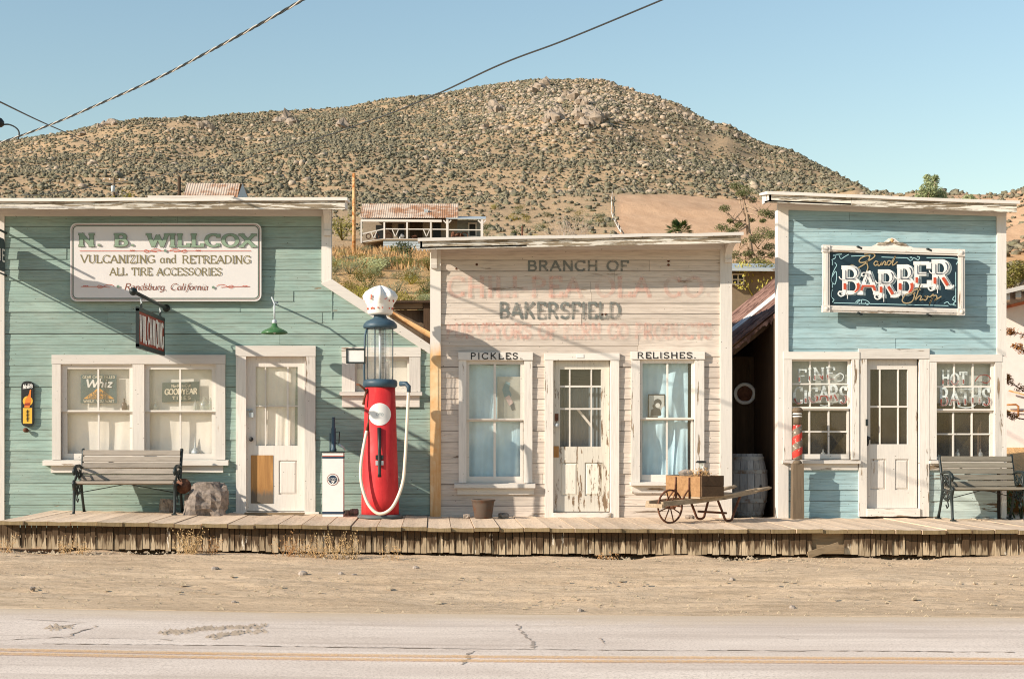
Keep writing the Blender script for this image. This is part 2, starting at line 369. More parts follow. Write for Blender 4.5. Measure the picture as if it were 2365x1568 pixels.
def ribbon(mb, pts, wf, put, lay, ext):
    """a pen stroke; wf gives the width for a direction"""
    q = []
    for (x0, y0), (x1, y1) in zip(pts, pts[1:]):
        L = math.hypot(x1-x0, y1-y0)
        if L > 1e-6: q.append((x0, y0))
    q.append(pts[-1]); n = len(q)
    if n < 2: return
    dirs = []
    for i in range(n):
        a = q[max(0, i-1)]; b = q[min(n-1, i+1)]; L = math.hypot(b[0]-a[0], b[1]-a[1]) or 1; dirs.append(((b[0]-a[0])/L, (b[1]-a[1])/L))
    L, Rr = [], []
    for i, (p, d) in enumerate(zip(q, dirs)):
        w = wf(d)/2; e = ext*w*(-1 if i == 0 else 1 if i == n-1 else 0)
        px, py = p[0]+d[0]*e, p[1]+d[1]*e
        L.append(put(px-d[1]*w, py+d[0]*w, lay)); Rr.append(put(px+d[1]*w, py-d[0]*w, lay))
    mb.add(L+Rr, [(i, n+i, n+i+1, i+1) for i in range(n-1)])
def text(mb, s, org, xd, zd, width, height, thick=.2, thin=.09, serif=0.0, slant=0.0, track=.1, nib=25, clip=None, base=None, lift=.0003, squeeze=1.0, hts=None):
    """write s on the plane org + a*xd + b*zd; faces look along the plane's normal towards the reader"""
    org = Vector(org); xd = Vector(xd).normalized(); zd = Vector(zd).normalized(); nrm = xd.cross(zd).normalized()
    tot = sum(GL[c][0]+track for c in s)-track; sx = width/tot if width else height*squeeze
    adv = 0; cnt = 0; na = math.radians(nib)
    for ci, c in enumerate(s):
        mb.cuts.append((len(mb.v), len(mb.f)))
        gl = GL[c]; k = hts[ci] if hts else 1.0; b0 = base[ci] if base else 0.0
        def put(a, b, lay, adv=adv, k=k, b0=b0):
            return org+xd*((adv+a+slant*b)*sx)+zd*((b0+b*k)*height)+nrm*(lay*lift)
        wf = lambda d: (thin+(thick-thin)*abs(math.sin(math.atan2(d[1]*height, d[0]*sx)-na)))*(1.0)
        strokes = [list(x) for x in gl[1:]]; ser = []
        if serif > 0:
            ends = [p for st in strokes for p in (st[0], st[-1])]
            for st in strokes:
                if len(st) != 2 and not (c in 'U' ): 
                    if c in 'CGS' and clip is None:
                        p = st[0]; ser.append([(p[0]+.02, min(1.02, p[1]+.14)), (p[0]+.02, p[1]-.10)])
                        if c != 'G': p = st[-1]; ser.append([(p[0]-(.0 if c == 'C' else -.02), p[1]+.10), (p[0]-.0, max(-.02, p[1]-.12))])
                    continue
                (xa, ya), (xb, yb) = st[0], st[-1]
                vert = len(st) > 2 or abs(yb-ya) > abs(xb-xa)*.6
                for p in (st[0], st[-1]):
                    if vert and (p[1] in (0, 1)) :
                        share = sum(1 for e in ends if abs(e[0]-p[0])+abs(e[1]-p[1]) < 1e-4)
                        diag = abs(xb-xa) > .05 and len(st) == 2
                        if diag and share > 1: continue
                        ser.append([(p[0]-serif, p[1]), (p[0]+serif, p[1])])
                    elif not vert:
                        share = sum(1 for e in ends if abs(e[0]-p[0])+abs(e[1]-p[1]) < 1e-4)
                        if share == 1 and p[1] in (0, 1):
                            sg = 1 if p[1] == 0 else -1; ser.append([(p[0], p[1]-sg*.02), (p[0], p[1]+sg*.22)])
        for st in strokes+ser:
            if len(st) == 2:
                m = 8; st = [(lerp(st[0][0], st[1][0], i/m), lerp(st[0][1], st[1][1], i/m)) for i in range(m+1)]
            issr = len(st) == 9 and st in ser
            runs = [st]
            if clip:
                runs = []; cur = []
                for p in st:
                    if clip[0] <= p[1] <= clip[1]: cur.append(p)
                    else:
                        if len(cur) > 1: runs.append(cur)
                        cur = []
                if len(cur) > 1: runs.append(cur)
            for rn in runs:
                cnt += 1; 
                # widths are fractions of the cap height; the glyph box may be squeezed in x
                def put2(a, b, lay): return put(a, b, lay)
                q = [(a*sx/height, b) for a, b in rn]
                ribbon(mb, q, lambda d: thin+(thick-thin)*abs(math.sin(math.atan2(d[1], d[0])-na)), lambda a, b, lay: put(a*height/sx, b, lay), (ci % 2)*12+cnt % 12, 0.0 if clip else .25)
        adv += gl[0]+track
    return mb
def curl(mb, pts, w, put, lay=0):
    """a smooth painted flourish through pts (Catmull-Rom)"""
    q = [pts[0]]+list(pts)+[pts[-1]]; out = []
    for i in range(1, len(q)-2):
        p0, p1, p2, p3 = q[i-1], q[i], q[i+1], q[i+2]
        for k in range(6):
            t = k/6
            out.append(tuple(.5*((2*p1[j])+(-p0[j]+p2[j])*t+(2*p0[j]-5*p1[j]+4*p2[j]-p3[j])*t*t+(-p0[j]+3*p1[j]-3*p2[j]+p3[j])*t**3) for j in (0, 1)))
    out.append(pts[-1]); ribbon(mb, out, lambda d: w, put, lay, .3)
def disc2d(mb, c, r, put, lay=0, n=20):
    mb.add([put(c[0]+r*math.cos(2*math.pi*i/n), c[1]+r*math.sin(2*math.pi*i/n), lay) for i in range(n)], [tuple(range(n))])
def wallput(y):
    """sign painter's coordinates: survey u, v on an upright plane at depth y"""
    return lambda u, v, lay=0: tuple(P(u, v, y)+Vector((0, -lay*.0009, 0)))
def walltext(mb, s, u0, u1, vtop, vbot, y, vtop2=None, **kw):
    a = P(u0, vbot, y); b = P(u1, vbot if vtop2 is None else vbot+vtop2, y)
    return text(mb, s, a, (b-a), (0,0,1), (b-a).length, (vbot-vtop)*(D0+y)/F, **kw)

# ---------------------------------------------------------------- carpentry
def siding(par, mat, xl, xr, z0, z1, h, holes, y0, grooves, seed, name='siding_board', maxlen=4.2, lead=0.0):
    r = random.Random(seed); z = z1; row = 0
    while z > z0+0.004:
        zb = max(z0, z-h); zt = z
        A = min(xl(zb), xl(zt)); B = max(xr(zb), xr(zt))
        cuts = {A, B}; x = A+r.uniform(.8, maxlen)
        while x < B-.5: cuts.add(x); x += r.uniform(1.2, maxlen)
        for hh in holes:
            if hh[3] > zb+1e-4 and hh[2] < zt-1e-4:
                for k in (0, 1):
                    if A < hh[k] < B: cuts.add(hh[k])
        cuts = sorted(cuts); lift = r.uniform(-.004, .004)
        for a, b in zip(cuts, cuts[1:]):
            if b-a < .01: continue
            m = (a+b)/2; cb, ct = zb, zt; skip = False
            for hh in holes:
                if hh[0]-1e-4 < m < hh[1]+1e-4 and hh[3] > cb+1e-4 and hh[2] < ct-1e-4:
                    if hh[2] <= cb+1e-4 and hh[3] >= ct-1e-4: skip = True
                    elif hh[2] <= cb+1e-4: cb = hh[3]
                    elif hh[3] >= ct-1e-4: ct = hh[2]
                    else: cb = hh[3]
            if skip or ct-cb < .004: continue
            t0, t1 = (cb-zb)/h, min(.975, (ct-zb)/h)
            if t1 <= t0: continue
            ts = [t0]
            for gq in grooves:
                for dt in (-.035, 0, .035):
                    if t0 < gq+dt < t1: ts.append(gq+dt)
            ts.append(t1); prof = []
            dy = r.uniform(-.003, .003)-(.006 if r.random() < .12 else 0)
            for t in ts:
                d = .003 if any(abs(t-gq) < 1e-6 for gq in grooves) else 0
                prof.append((y0-.015+.007*t+d+dy, zb+t*h))
            prof = [(y0, prof[0][1])]+prof+[(y0, prof[-1][1])]
            g = .0015; n = len(prof); vs = []
            # ends follow sloping edges where the board meets a rake
            ea = (lambda zz: max(a, xl(zz))) if a == A else (lambda zz: a+g)
            eb = (lambda zz: min(b, xr(zz))) if b == B else (lambda zz: b-g)
            for yy, zz in prof: vs.append((ea(zz), yy, zz+lift))
            for yy, zz in prof: vs.append((eb(zz), yy, zz+lift))
            fs = [(i, i+1, n+i+1, n+i) for i in range(n-1)]+[tuple(range(n-1, -1, -1)), tuple(range(n, 2*n))]
            MB().add(vs, fs).build(name, mat, par)
        z -= h; row += 1
def board(par, name, mat, u0, u1, v0, v1, ya, yb, lab=None):
    x0, x1, z0, z1 = R(u0, u1, v0, v1); return MB().box(x0, x1, ya, yb, z0, z1).build(name, mat, par)
def cornice(par, L, Rr, ov, ysoff, cap=.03):
    """L, Rr: (u, vtop, vbottom, vsoffit at the wall) of the two ends as seen at overhang ov"""
    def sec(e):
        u, vt, vb, vsf = e; x = X(u, -ov); return [(x, -ov, Z(vb, -ov)), (x, -ov, Z(vt, -ov)), (x, .12, Z(vt, -ov)+.05), (x, .12, Z(vsf, 0)), (x, ysoff, Z(vsf, 0))]
    a, b = sec(L), sec(Rr); n = 5
    soff = MB().add([a[0], b[0], b[4], a[4], *[(p[0], p[1], p[2]+.02) for p in (a[0], b[0], b[4], a[4])]], [(0,1,2,3),(7,6,5,4),(0,4,5,1),(3,2,6,7),(0,3,7,4),(1,5,6,2)])
    soff.build('soffit', MT['trim_x'], par)
    # fascia in lengths
    m = 3
    for i in range(m):
        t0, t1 = i/m, (i+1)/m
        q = [Vector(a[0]).lerp(Vector(b[0]), t0), Vector(a[0]).lerp(Vector(b[0]), t1), Vector(a[1]).lerp(Vector(b[1]), t1), Vector(a[1]).lerp(Vector(b[1]), t0)]
        q = [p+Vector((.002 if k in (0, 3) else -.002, -.003*i, -.012 if k < 2 else -.004)) for k, p in enumerate(q)]
        MB().prism([q[3], q[2], q[1], q[0]], (0, .03, 0)).build('fascia_board', MT['peel_x'], par)
    for e, sg in ((a, 1), (b, -1)):
        MB().prism([e[0], e[1], e[2], e[3], e[4]] if sg < 0 else [e[4], e[3], e[2], e[1], e[0]], (sg*.03, 0, 0)).build('end_board', MT['worn_x'], par)
    # the metal capped top, a little proud of the fascia
    cp = MB(); pr = []
    for e in (a, b):
        s = -1 if e is a else 1
        pr.append([(e[1][0]+s*.03, -ov-.035, e[1][2]-.012), (e[1][0]+s*.03, -ov-.035, e[1][2]+cap), (e[1][0]+s*.03, .14, e[2][2]+cap), (e[1][0]+s*.03, .14, e[2][2]+.001)])
    N = 7; vs = []
    for i in range(N+1):
        t = i/N; w = rng.uniform(-.006, .006) if 0 < i < N else 0
        for k in range(4):
            p = Vector(pr[0][k]).lerp(Vector(pr[1][k]), t); p.z += w; vs.append(p)
    fs = []
    for i in range(N):
        for k in range(4): k2 = (k+1) % 4; fs.append((i*4+k, i*4+k2, (i+1)*4+k2, (i+1)*4+k))
    fs += [(3,2,1,0), tuple(N*4+k for k in range(4))]
    MB().add(vs, fs).build('roof_cap', MT['trim_x'], par)
def corbel(par, u0, u1, v0, v1, dep):
    x0, x1, z0, z1 = R(u0, u1, v0, v1); h = z1-z0
    pr = [(-.05, z0), (-.09, z0), (-.10, z0+h*.18), (-.07, z0+h*.22), (-.08, z0+h*.45), (-dep*.5, z0+h*.75), (-dep, z0+h*.9), (-dep, z1), (-.05, z1)]
    MB().prism([(x0, y, z) for y, z in pr], (x1-x0, 0, 0)).build('corbel', MT['trim_z'], par)
def window(par, casing, sashes, sill, apron, head_mat='trim_x', side_mat='trim_z', yc=-.048, gmat='glass', headw=None, heady=None):
    """casing: (u0,u1,v0,v1,wl,wr,wt); sashes: list of (u0,u1,v0,v1,y,[cols],[rows]) with pane edges"""
    u0, u1, v0, v1, wl, wr, wt = casing
    w = thing('window', '', '', (X((u0+u1)/2), 0, Z(v1))); del w['label']; del w['category']; w.parent = par
    w.location = w.location-par.location
    x0, x1, z0, z1 = R(u0, u1, v0, v1)
    xl, xr, zt = X(u0+wl), X(u1-wr), Z(v0+wt)
    MB().box(x0, xl, yc, .06, z0, zt-.002).build('side_casing', MT[side_mat], w)
    MB().box(xr, x1, yc, .06, z0, zt-.002).build('side_casing', MT[side_mat], w)
    MB().box(x0-.004, x1+.004, (yc-.006) if heady is None else heady, .06, zt, z1).build('head_casing', MT[head_mat], w)
    for (a, b, c, d, y, cols, rows) in sashes:
        ax, bx, az, bz = R(a, b, c, d)
        holes = [R(p, q, r0, r1) for p, q in cols for r0, r1 in rows]
        # stiles and rails
        gx0, gx1 = X(cols[0][0]), X(cols[-1][1]); gz0, gz1 = Z(rows[-1][1]), Z(rows[0][0])
        cells(MB(), ax, bx, az, bz, [(gx0, gx1, gz0, gz1)], y, y+.035).build('sash', MT['sash'], w)
        for (p, q), (p2, q2) in zip(cols, cols[1:]): MB().box(X(q), X(p2), y+.004, y+.03, gz0, gz1).build('muntin', MT['sash'], w)
        for (p, q), (p2, q2) in zip(rows, rows[1:]):
            for cc in cols: MB().box(X(cc[0]), X(cc[1]), y+.004, y+.03, Z(p2), Z(q)).build('muntin', MT['sash'], w)
        for hx0, hx1, hz0, hz1 in holes:
            t = rng.uniform(-.0015, .0015)
            MB().hexa([(hx0, y+.016+t, hz0), (hx1, y+.016-t, hz0), (hx1, y+.019-t, hz0), (hx0, y+.019+t, hz0), (hx0, y+.016, hz1), (hx1, y+.016, hz1), (hx1, y+.019, hz1), (hx0, y+.019, hz1)]).build('pane', MT[gmat], w)
    if sill:
        a, b, c, d, pj = sill; ax, bx, az, bz = R(a, b, c, d)
        MB().hexa([(ax, -pj, az), (bx, -pj, az), (bx, .06, az), (ax, .06, az), (ax, -pj, bz-.012), (bx, -pj, bz-.012), (bx, .06, bz), (ax, .06, bz)]).build('sill', MT[side_mat.replace('_z', '_x')], w)
    if apron:
        a, b, c, d = apron; ax, bx, az, bz = R(a, b, c, d); MB().box(ax, bx, -.042, .01, az, bz-.002).build('apron', MT[side_mat.replace('_z', '_x')], w)
    return w
def door(par, casing, leaf, cols, rows, panels, y=.03, leafmat='trim_z', casmat='trim_z', headmat='trim_x', gmat='glass', threshold=None):
    u0, u1, v0, v1, wl, wr, wt = casing
    d = thing('door', '', '', (X((u0+u1)/2), 0, Z(v1))); del d['label']; del d['category']; d.parent = par; d.location = d.location-par.location
    x0, x1, z0, z1 = R(u0, u1, v0, v1); xl, xr, zt = X(u0+wl), X(u1-wr), Z(v0+wt)
    MB().box(x0, xl, -.05, .10, z0, zt-.002).build('side_casing', MT[casmat], d)
    MB().box(xr, x1, -.05, .10, z0, zt-.002).build('side_casing', MT[casmat], d)
    MB().box(x0-.004, x1+.004, -.058, .10, zt, z1).build('head_casing', MT[headmat], d)
    a, b, c, e = leaf; ax, bx, az, bz = R(a, b, c, e)
    gx0, gx1 = X(cols[0][0]), X(cols[-1][1]); gz0, gz1 = Z(rows[-1][1]), Z(rows[0][0])
    ph = [R(*p[:4]) for p in panels]
    cells(MB(), ax, bx, az, bz, [(gx0, gx1, gz0, gz1)]+ph, y, y+.04).build('door_leaf', MT[leafmat], d)
    for (p, q), (p2, q2) in zip(cols, cols[1:]): MB().box(X(q), X(p2), y+.004, y+.034, gz0, gz1).build('muntin', MT['sash'], d)
    for (p, q), (p2, q2) in zip(rows, rows[1:]):
        for cc in cols: MB().box(X(cc[0]), X(cc[1]), y+.004, y+.034, Z(p2), Z(q)).build('muntin', MT['sash'], d)
    for cc in cols:
        for rr in rows:
            hx0, hx1, hz0, hz1 = R(*cc, *rr); MB().box(hx0, hx1, y+.018, y+.021, hz0, hz1).build('pane', MT[gmat], d)
    for p in panels:
        px0, px1, pz0, pz1 = R(*p[:4]); pm = MT[p[4]] if len(p) > 4 else MT[leafmat]; i = .03 if px1-px0 < .3 else .02
        if len(p) > 4: MB().box(px0, px1, y-.008, y+.03, pz0, pz1).build('panel', pm, d)
        else:
            o = [(px0, y+.02, pz0), (px1, y+.02, pz0), (px1, y+.02, pz1), (px0, y+.02, pz1)]
            q = [(px0+i, y+.006, pz0+i), (px1-i, y+.006, pz0+i), (px1-i, y+.006, pz1-i), (px0+i, y+.006, pz1-i)]
            bk = [(a_, y+.036, c_) for a_, b_, c_ in o]
            MB().add(o+q+bk, [(4,5,6,7),(0,1,5,4),(1,2,6,5),(2,3,7,6),(3,0,4,7),(11,10,9,8),(0,8,9,1),(1,9,10,2),(2,10,11,3),(3,11,8,0)]).build('panel', pm, d)
    if threshold:
        tx0, tx1, tz0, tz1 = R(*threshold); MB().box(tx0, tx1, -.07, .12, tz0, tz1).build('threshold', MT['worn_x'], d)
    return d
def drape(name, mat, x0, x1, z0, z1, y, amp, folds, label, cat, group=None, seed=0, sag=0.0, gather=0.0):
    r = random.Random(seed); nx, nz = 40, 18; vs = []; ph = [r.uniform(0, 6) for _ in range(5)]
    for j in range(nz+1):
        t = j/nz; z = lerp(z1, z0, t)
        for i in range(nx+1):
            s = i/nx
            a = amp*(.4+.6*t)*(math.sin(s*folds*6.28+ph[0]+1.2*math.sin(t*2+ph[1]))+.5*math.sin(s*folds*2.3*6.28+ph[2]+t*3))+(amp*.8*math.sin(9*(t+.8*s*s)+ph[3])*math.sin(s*3.14) if sag > .02 else 0)
            a += sag*math.sin(s*math.pi)*math.sin(t*3.1)*math.sin(6*t+5*s)
            zz = z+sag*2*math.sin(s*math.pi)*(1-t)*-.4
            vs.append((lerp(x0, x1, s*(1-gather*t*.5)+gather*t*.25), y+a, zz))
    fs = [(j*(nx+1)+i, j*(nx+1)+i+1, (j+1)*(nx+1)+i+1, (j+1)*(nx+1)+i) for j in range(nz) for i in range(nx)]
    mb = MB().add(vs, fs, True); return single(name, mb, mat, label, cat, group)
def shell(par, x0, x1, depth, ztop, zfront, mat, roofmat, open_front=True):
    """the body of a building behind its false front"""
    z0 = -.35
    MB().box(x0, x0+.06, .09, depth, z0, zfront).build('side_wall', mat, par)
    MB().box(x1-.06, x1, .09, depth, z0, zfront).build('side_wall', mat, par)
    MB().box(x0, x1, depth, depth+.06, z0, zfront).build('rear_wall', mat, par)
    MB().box(x0+.06, x1-.06, .09, depth, z0, -.02).build('inner_floor', MT['dark_inside'], par)
    MB().box(x0+.06, x1-.06, .09, depth, zfront-.25, zfront-.2).build('inner_ceiling', MT['dark_inside'], par)
    MB().hexa([(x0, .09, zfront), (x1, .09, zfront), (x1, depth+.3, zfront-.1), (x0, depth+.3, zfront-.1), (x0, .09, zfront+.06), (x1, .09, zfront+.06), (x1, depth+.3, zfront-.04), (x0, depth+.3, zfront-.04)]).build('roof', roofmat, par)

H = .143
# ================================================================ green building
gb = thing('green_shop', 'green clapboard false-front shop with white trim and sloping side lean-to', 'building', (X(380), 0, zdeck(-3.5)))
gwin = R(142, 499, 841, 1061); gdoor = R(566, 706, 821, 1184); gsmall = R(812, 950, 820, 908)
def gxr(z):
    v = HY-(z-ZC)*172
    return X(766) if v < 650 else min(X(993), X(766+(v-650)*(227/150)))
gz1 = Z(500); gz0 = -.16
wmb = MB()
cells(wmb, X(-40), X(766), gz0, gz1, [gwin, gdoor], 0, .06)
cells(wmb, X(766), X(993), gz0, Z(803), [gsmall], 0, .08)
wmb.prism([(X(766), .08, Z(803)), (X(766), .08, Z(651)), (X(993), .08, Z(803))], (0, -.08, 0))
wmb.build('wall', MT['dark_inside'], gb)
siding(gb, MT['green'], lambda z: X(8), gxr, gz0, gz1, H, [gwin, gdoor, gsmall], 0, (.36, .68), 11)
board(gb, 'corner_board', MT['trim_z'], -26, 12, 500, 1215, -.045, .09)
x0, x1, z0, z1 = R(743, 766, 500, 660)
MB().hexa([(x0, -.045, Z(655)), (x1, -.045, Z(668)), (x1, .09, Z(668)), (x0, .09, Z(655)), (x0, -.045, z1), (x1, -.045, z1), (x1, .09, z1), (x0, .09, z1)]).build('corner_board', MT['trim_z'], gb)
board(gb, 'frieze_board', MT['trim_x'], -26, 767, 481, 500.5, -.05, .09)
MB().prism([P(768, 646), P(993, 796), P(993, 818), P(743, 657.5), P(743, 655)][::-1], (0, -.052, 0)).build('rake_board', MT['trim_x'], gb)
cornice(gb, (-70, 464, 481, 484), (797, 462, 482, 484), .46, -.04)
corbel(gb, 749, 765, 486, 546, .30)
shell(gb, X(-26), X(690), 7.5, 3.0, Z(640), MT['green'], MT['corr'])
# lean-to body and roof
MB().prism([(X(772), .09, -.35), (X(991), .09, -.35), (X(991), .09, Z(812)), (X(772), .09, Z(664))], (0, .05, 0)) 
MB().box(X(991)-.05, X(991), .09, 6, -.35, Z(815)).build('side_wall', MT['green'], gb)
MB().prism([(X(768), 0, Z(652)), (X(1000), 0, Z(806)), (X(1000), 0, Z(802)), (X(768), 0, Z(648))], (0, 6.2, 0)).build('lean_to_roof', MT['corr'], gb)
# patch board joints visible at the lean-to
MB().box(X(765.5), X(767.5), -.02, .0, Z(738), Z(664)).build('joint_strip', MT['green'], gb)
w1 = window(gb, (122, 521, 820, 1061, 20, 22, 21),
  [(142, 308, 841, 951, -.006, [(155, 225), (229, 299)], [(852, 947)]), (142, 308, 948, 1061, .032, [(154, 224.5), (228.5, 298.5)], [(953.5, 1047)]),
   (334, 499, 841, 951, -.006, [(345, 414), (418, 489)], [(853, 947)]), (334, 499, 948, 1061, .032, [(344.5, 413.5), (417.5, 488)], [(953.5, 1048)])],
  (103, 529, 1061, 1074, .11), (119, 516, 1074, 1091), gmat='dusty_glass')
x0, x1, z0, z1 = R(307.5, 334.5, 841, 1061); MB().box(x0, x1, -.046, .06, z0, z1).build('mullion', MT['trim_z'], w1)
d1 = door(gb, (546, 729, 799, 1183, 23, 25, 24), (569, 704, 823, 1180), [(590, 611), (614, 662), (666, 687)], [(847, 936), (939, 1029)],
  [(579, 630, 1051, 1162, 'ply'), (643, 685, 1063, 1142)], casmat='worn_z', gmat='dusty_glass', threshold=(540, 737, 1181.5, 1192))
# padlock, hasp, knob
c = P(581, 955, .03); q = MB(); q.tube([c+Vector((-.022, -.03, .01)), c+Vector((-.022, -.03, .045)), c+Vector((0, -.03, .062)), c+Vector((.022, -.03, .045)), c+Vector((.022, -.03, .01))], .006, 6)
q.box(c.x-.03, c.x+.03, c.y-.045, c.y-.015, c.z-.05, c.z+.012); q.build('padlock', MT['galv'], d1)
MB().box(c.x-.075, c.x+.01, c.y-.012, c.y-.002, c.z+.035, c.z+.06).build('hasp', MT['galv'], d1)
MB().lathe([(.012, 0), (.012, -.03), (.030, -.04), (.030, -.055), (.012, -.065)], P(581, 1014, .03), 14, 'y').build('knob', MT['black'], d1)
w2 = window(gb, (790, 971, 802, 905, 30, 26, 22), [(818, 945, 823, 905, .03, [(824, 879), (882, 940)], [(832, 898)])], (785, 975, 904, 914, .10), (790, 969, 914, 940), side_mat='worn_z', head_mat='worn_x', gmat='dusty_glass')
single('window_blind', cells(MB(), X(815), X(948), Z(907), Z(822), [], .085, .09), MT['cloth'], 'off-white blind behind the small window beside the gas pump', 'blind')
for nm, a, b, g_, sd in (('left sash of the double window', 146, 306, 'left', 1), ('right sash of the double window', 336, 498, 'right', 2)):
    drape('window_curtain', MT['cloth'], X(a), X(b), Z(1060), Z(842), .12, .004, 3, 'bleached white curtain sheet behind the '+nm+' above the bench', 'curtain', None, sd, .01)
drape('door_curtain', MT['cloth'], X(585), X(692), Z(1034), Z(843), .088, .008, 4, 'white gathered curtain behind the panes of the green shop door', 'curtain', None, 5)

# ================================================================ pink building
pb = thing('pink_shop', 'faded pink clapboard false-front shop with painted wall lettering', 'building', (X(1340), 0, zdeck(2)))
pw1 = R(1077, 1209, 833, 1115); pd = R(1276, 1410, 832, 1185); pw2 = R(1479, 1603, 831, 1113)
pz0 = -.12; pz1 = Z(577)
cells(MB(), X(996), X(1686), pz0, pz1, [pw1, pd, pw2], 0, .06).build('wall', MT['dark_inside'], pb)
siding(pb, MT['pink'], lambda z: X(1016), lambda z: X(1664), pz0, pz1, H, [pw1, pd, pw2], 0, (.5,), 23)
# corner boards; the left one is streaked with rust from the gutter above it
m = Mat('rust_streaked_corner_paint'); zz = m.n('SeparateXYZ', {0: m.n('NewGeometry').outputs['Position']}).outputs[2]
nn = m.noise(m.pos(9, 9, .8), 1.0, 6, .7); n2 = m.noise(m.pos(2, 2, 2), 2.0, 6)
edge = m.math('ADD', zz, m.math('MULTIPLY', m.ramp(nn, 0, 1, -1, 1), .28))
cc = m.mix(m.ramp(edge, 2.32, 2.12), TR, m.mix(m.ramp(n2, .35, .65), S(228, 200, 158), S(214, 164, 108)))
cc = m.mix(m.math('MULTIPLY', m.ramp(nn, .5, .7), m.ramp(edge, 2.3, 2.0)), cc, S(202, 142, 80)); MT['ruststreak'] = m.fin(cc, .75, nn, .2, .003)
board(pb, 'corner_board', MT['ruststreak'], 993.5, 1018, 577.5, 1200, -.05, .09)
board(pb, 'corner_board', MT['trim_z'], 1662, 1689, 577.5, 1200, -.05, .09)
board(pb, 'frieze_board', MT['trim_x'], 994, 1688, 566, 577.5, -.046, .09)
cornice(pb, (970, 556, 574, 570), (1711, 542, 559, 566), .5, -.04)
corbel(pb, 995, 1009, 572, 621, .34); corbel(pb, 1672, 1688, 566, 608, .34)
shell(pb, X(996), X(1686), 7.0, 2.6, Z(640), MT['pink'], MT['corr'])
sk = dict(head_mat='trim_x', side_mat='worn_z')
w3 = window(pb, (1059, 1229, 814, 1115, 18, 19, 18), [(1077, 1210, 832, 970, -.006, [(1084, 1140), (1145.5, 1202)], [(841, 966)]), (1077, 1210, 967, 1115, .03, [(1084, 1140), (1145.5, 1202)], [(973, 1100)])],
  (1049, 1235, 1115, 1126, .12), (1056, 1233, 1126, 1141), heady=-.066, **sk)
w4 = window(pb, (1457, 1625, 812, 1113, 20, 22, 18), [(1478, 1603, 830, 968, -.006, [(1484, 1539.5), (1543.5, 1597)], [(839, 964)]), (1478, 1603, 965, 1113, .03, [(1484, 1539.5), (1543.5, 1597)], [(970.5, 1096)])],
  (1454, 1628, 1112, 1120, .12), (1459, 1626, 1120, 1138), heady=-.066, **sk)
d2 = door(pb, (1258, 1429, 816, 1194, 19, 20, 16), (1278, 1408, 832, 1181), [(1294, 1315), (1318, 1365), (1368, 1389)], [(853, 890), (894, 942), (946, 1031)],
  [(1296, 1335, 1068, 1145), (1351, 1392, 1068, 1145)], leafmat='peel_z', casmat='worn_z', threshold=(1277, 1409, 1183, 1196))
MB().lathe([(.012, 0), (.012, -.03), (.028, -.04), (.028, -.055), (.01, -.065)], P(1285.5, 982, .03), 14, 'y').build('knob', MT['galv'], d2)
x0, x1, z0, z1 = R(1282, 1290, 955, 972); MB().box(x0, x1, .015, .032, z0, z1).build('lock_plate', MT['rust'], d2)
x0, x1, z0, z1 = R(1279, 1291, 1030, 1056); MB().box(x0, x1, .018, .0305, z0, z1).build('repair_patch', MT['ply'], d2)
x0, x1, z0, z1 = R(1331, 1347, 819, 827); MB().box(x0, x1, -.064, -.055, z0, z1).build('number_plate', MT['enamel'], d2)
# corrugated sheet and prop behind the door glass
def corrugated(mb, o, du, dv, nu, amp, pitch, nrm):
    """sheet from o spanning du (across the ribs) and dv (along them)"""
    o = Vector(o); du = Vector(du); dv = Vector(dv); nrm = Vector(nrm).normalized(); L = du.length; n = max(4, int(L/pitch*4)); vs = []
    for i in range(n+1):
        p = o+du*(i/n)+nrm*(amp*math.sin(i/4*2*math.pi)); vs += [p, p+dv]
    return mb.add(vs, [(2*i, 2*i+2, 2*i+3, 2*i+1) for i in range(n)], True)
single('iron_sheet', corrugated(MB(), (X(1286), .16, Z(1040)), (X(1400)-X(1286), 0, 0), (0, 0, Z(893)-Z(1040)), 0, .009, .05, (0,-1,0)), plain('grey_blue_sheet', S(84, 98, 106), .6), 'grey corrugated sheet standing behind the pink shop door glass', 'metal sheet')
single('prop_stick', MB().beam(P(1334, 945, .12), P(1366, 984, .12), .03, .03), MT['trim_x'], 'pale stick leaning slantwise behind the pink shop door glass', 'stick')
drape('window_drape', MT['cloth_blue'], X(1078), X(1208), Z(1112), Z(836), .105, .013, 3, 'pale blue drape hanging behind the PICKLES window', 'curtain', 'blue drapes', 3, .05)
drape('window_drape', MT['cloth_blue'], X(1479), X(1592), Z(1108), Z(834), .105, .016, 3, 'pale blue rumpled drape hanging behind the RELISHES window', 'curtain', 'blue drapes', 9, .04, .03)
# lettering on boards over the windows and on the wall
q = MB(); walltext(q, 'PICKLES.', 1087, 1205, 815.5, 829, -.0685, thick=.19, thin=.15, serif=.05, track=.32); letters(q, 'letter', MT['i_black'], w3)
q = MB(); walltext(q, 'RELISHES.', 1472, 1607, 814, 827, -.0685, thick=.19, thin=.15, serif=.05, track=.24); letters(q, 'letter', MT['i_black'], w4)
for s_, a, b, t, bt, mt, th in (('BRANCH OF', 1219, 1450, 603, 625, 'i_wallgrey', .24), ('CHILI-PEA OLA CO.', 1036, 1642, 641, 684, 'i_wallpink', .22),
                            ('BAKERSFIELD', 1154, 1432, 700, 735, 'i_wallgrey', .19), ('PURVEYORS OF KERN CO PRODUCTS', 1032, 1642, 748, 781, 'i_wallpink', .24)):
    q = MB(); walltext(q, s_, a, b, t, bt, -.0215, thick=th, thin=th*.8, serif=.09 if 'CHILI' in s_ else .04, track=.2); letters(q, 'wall_letter', MT[mt], pb)
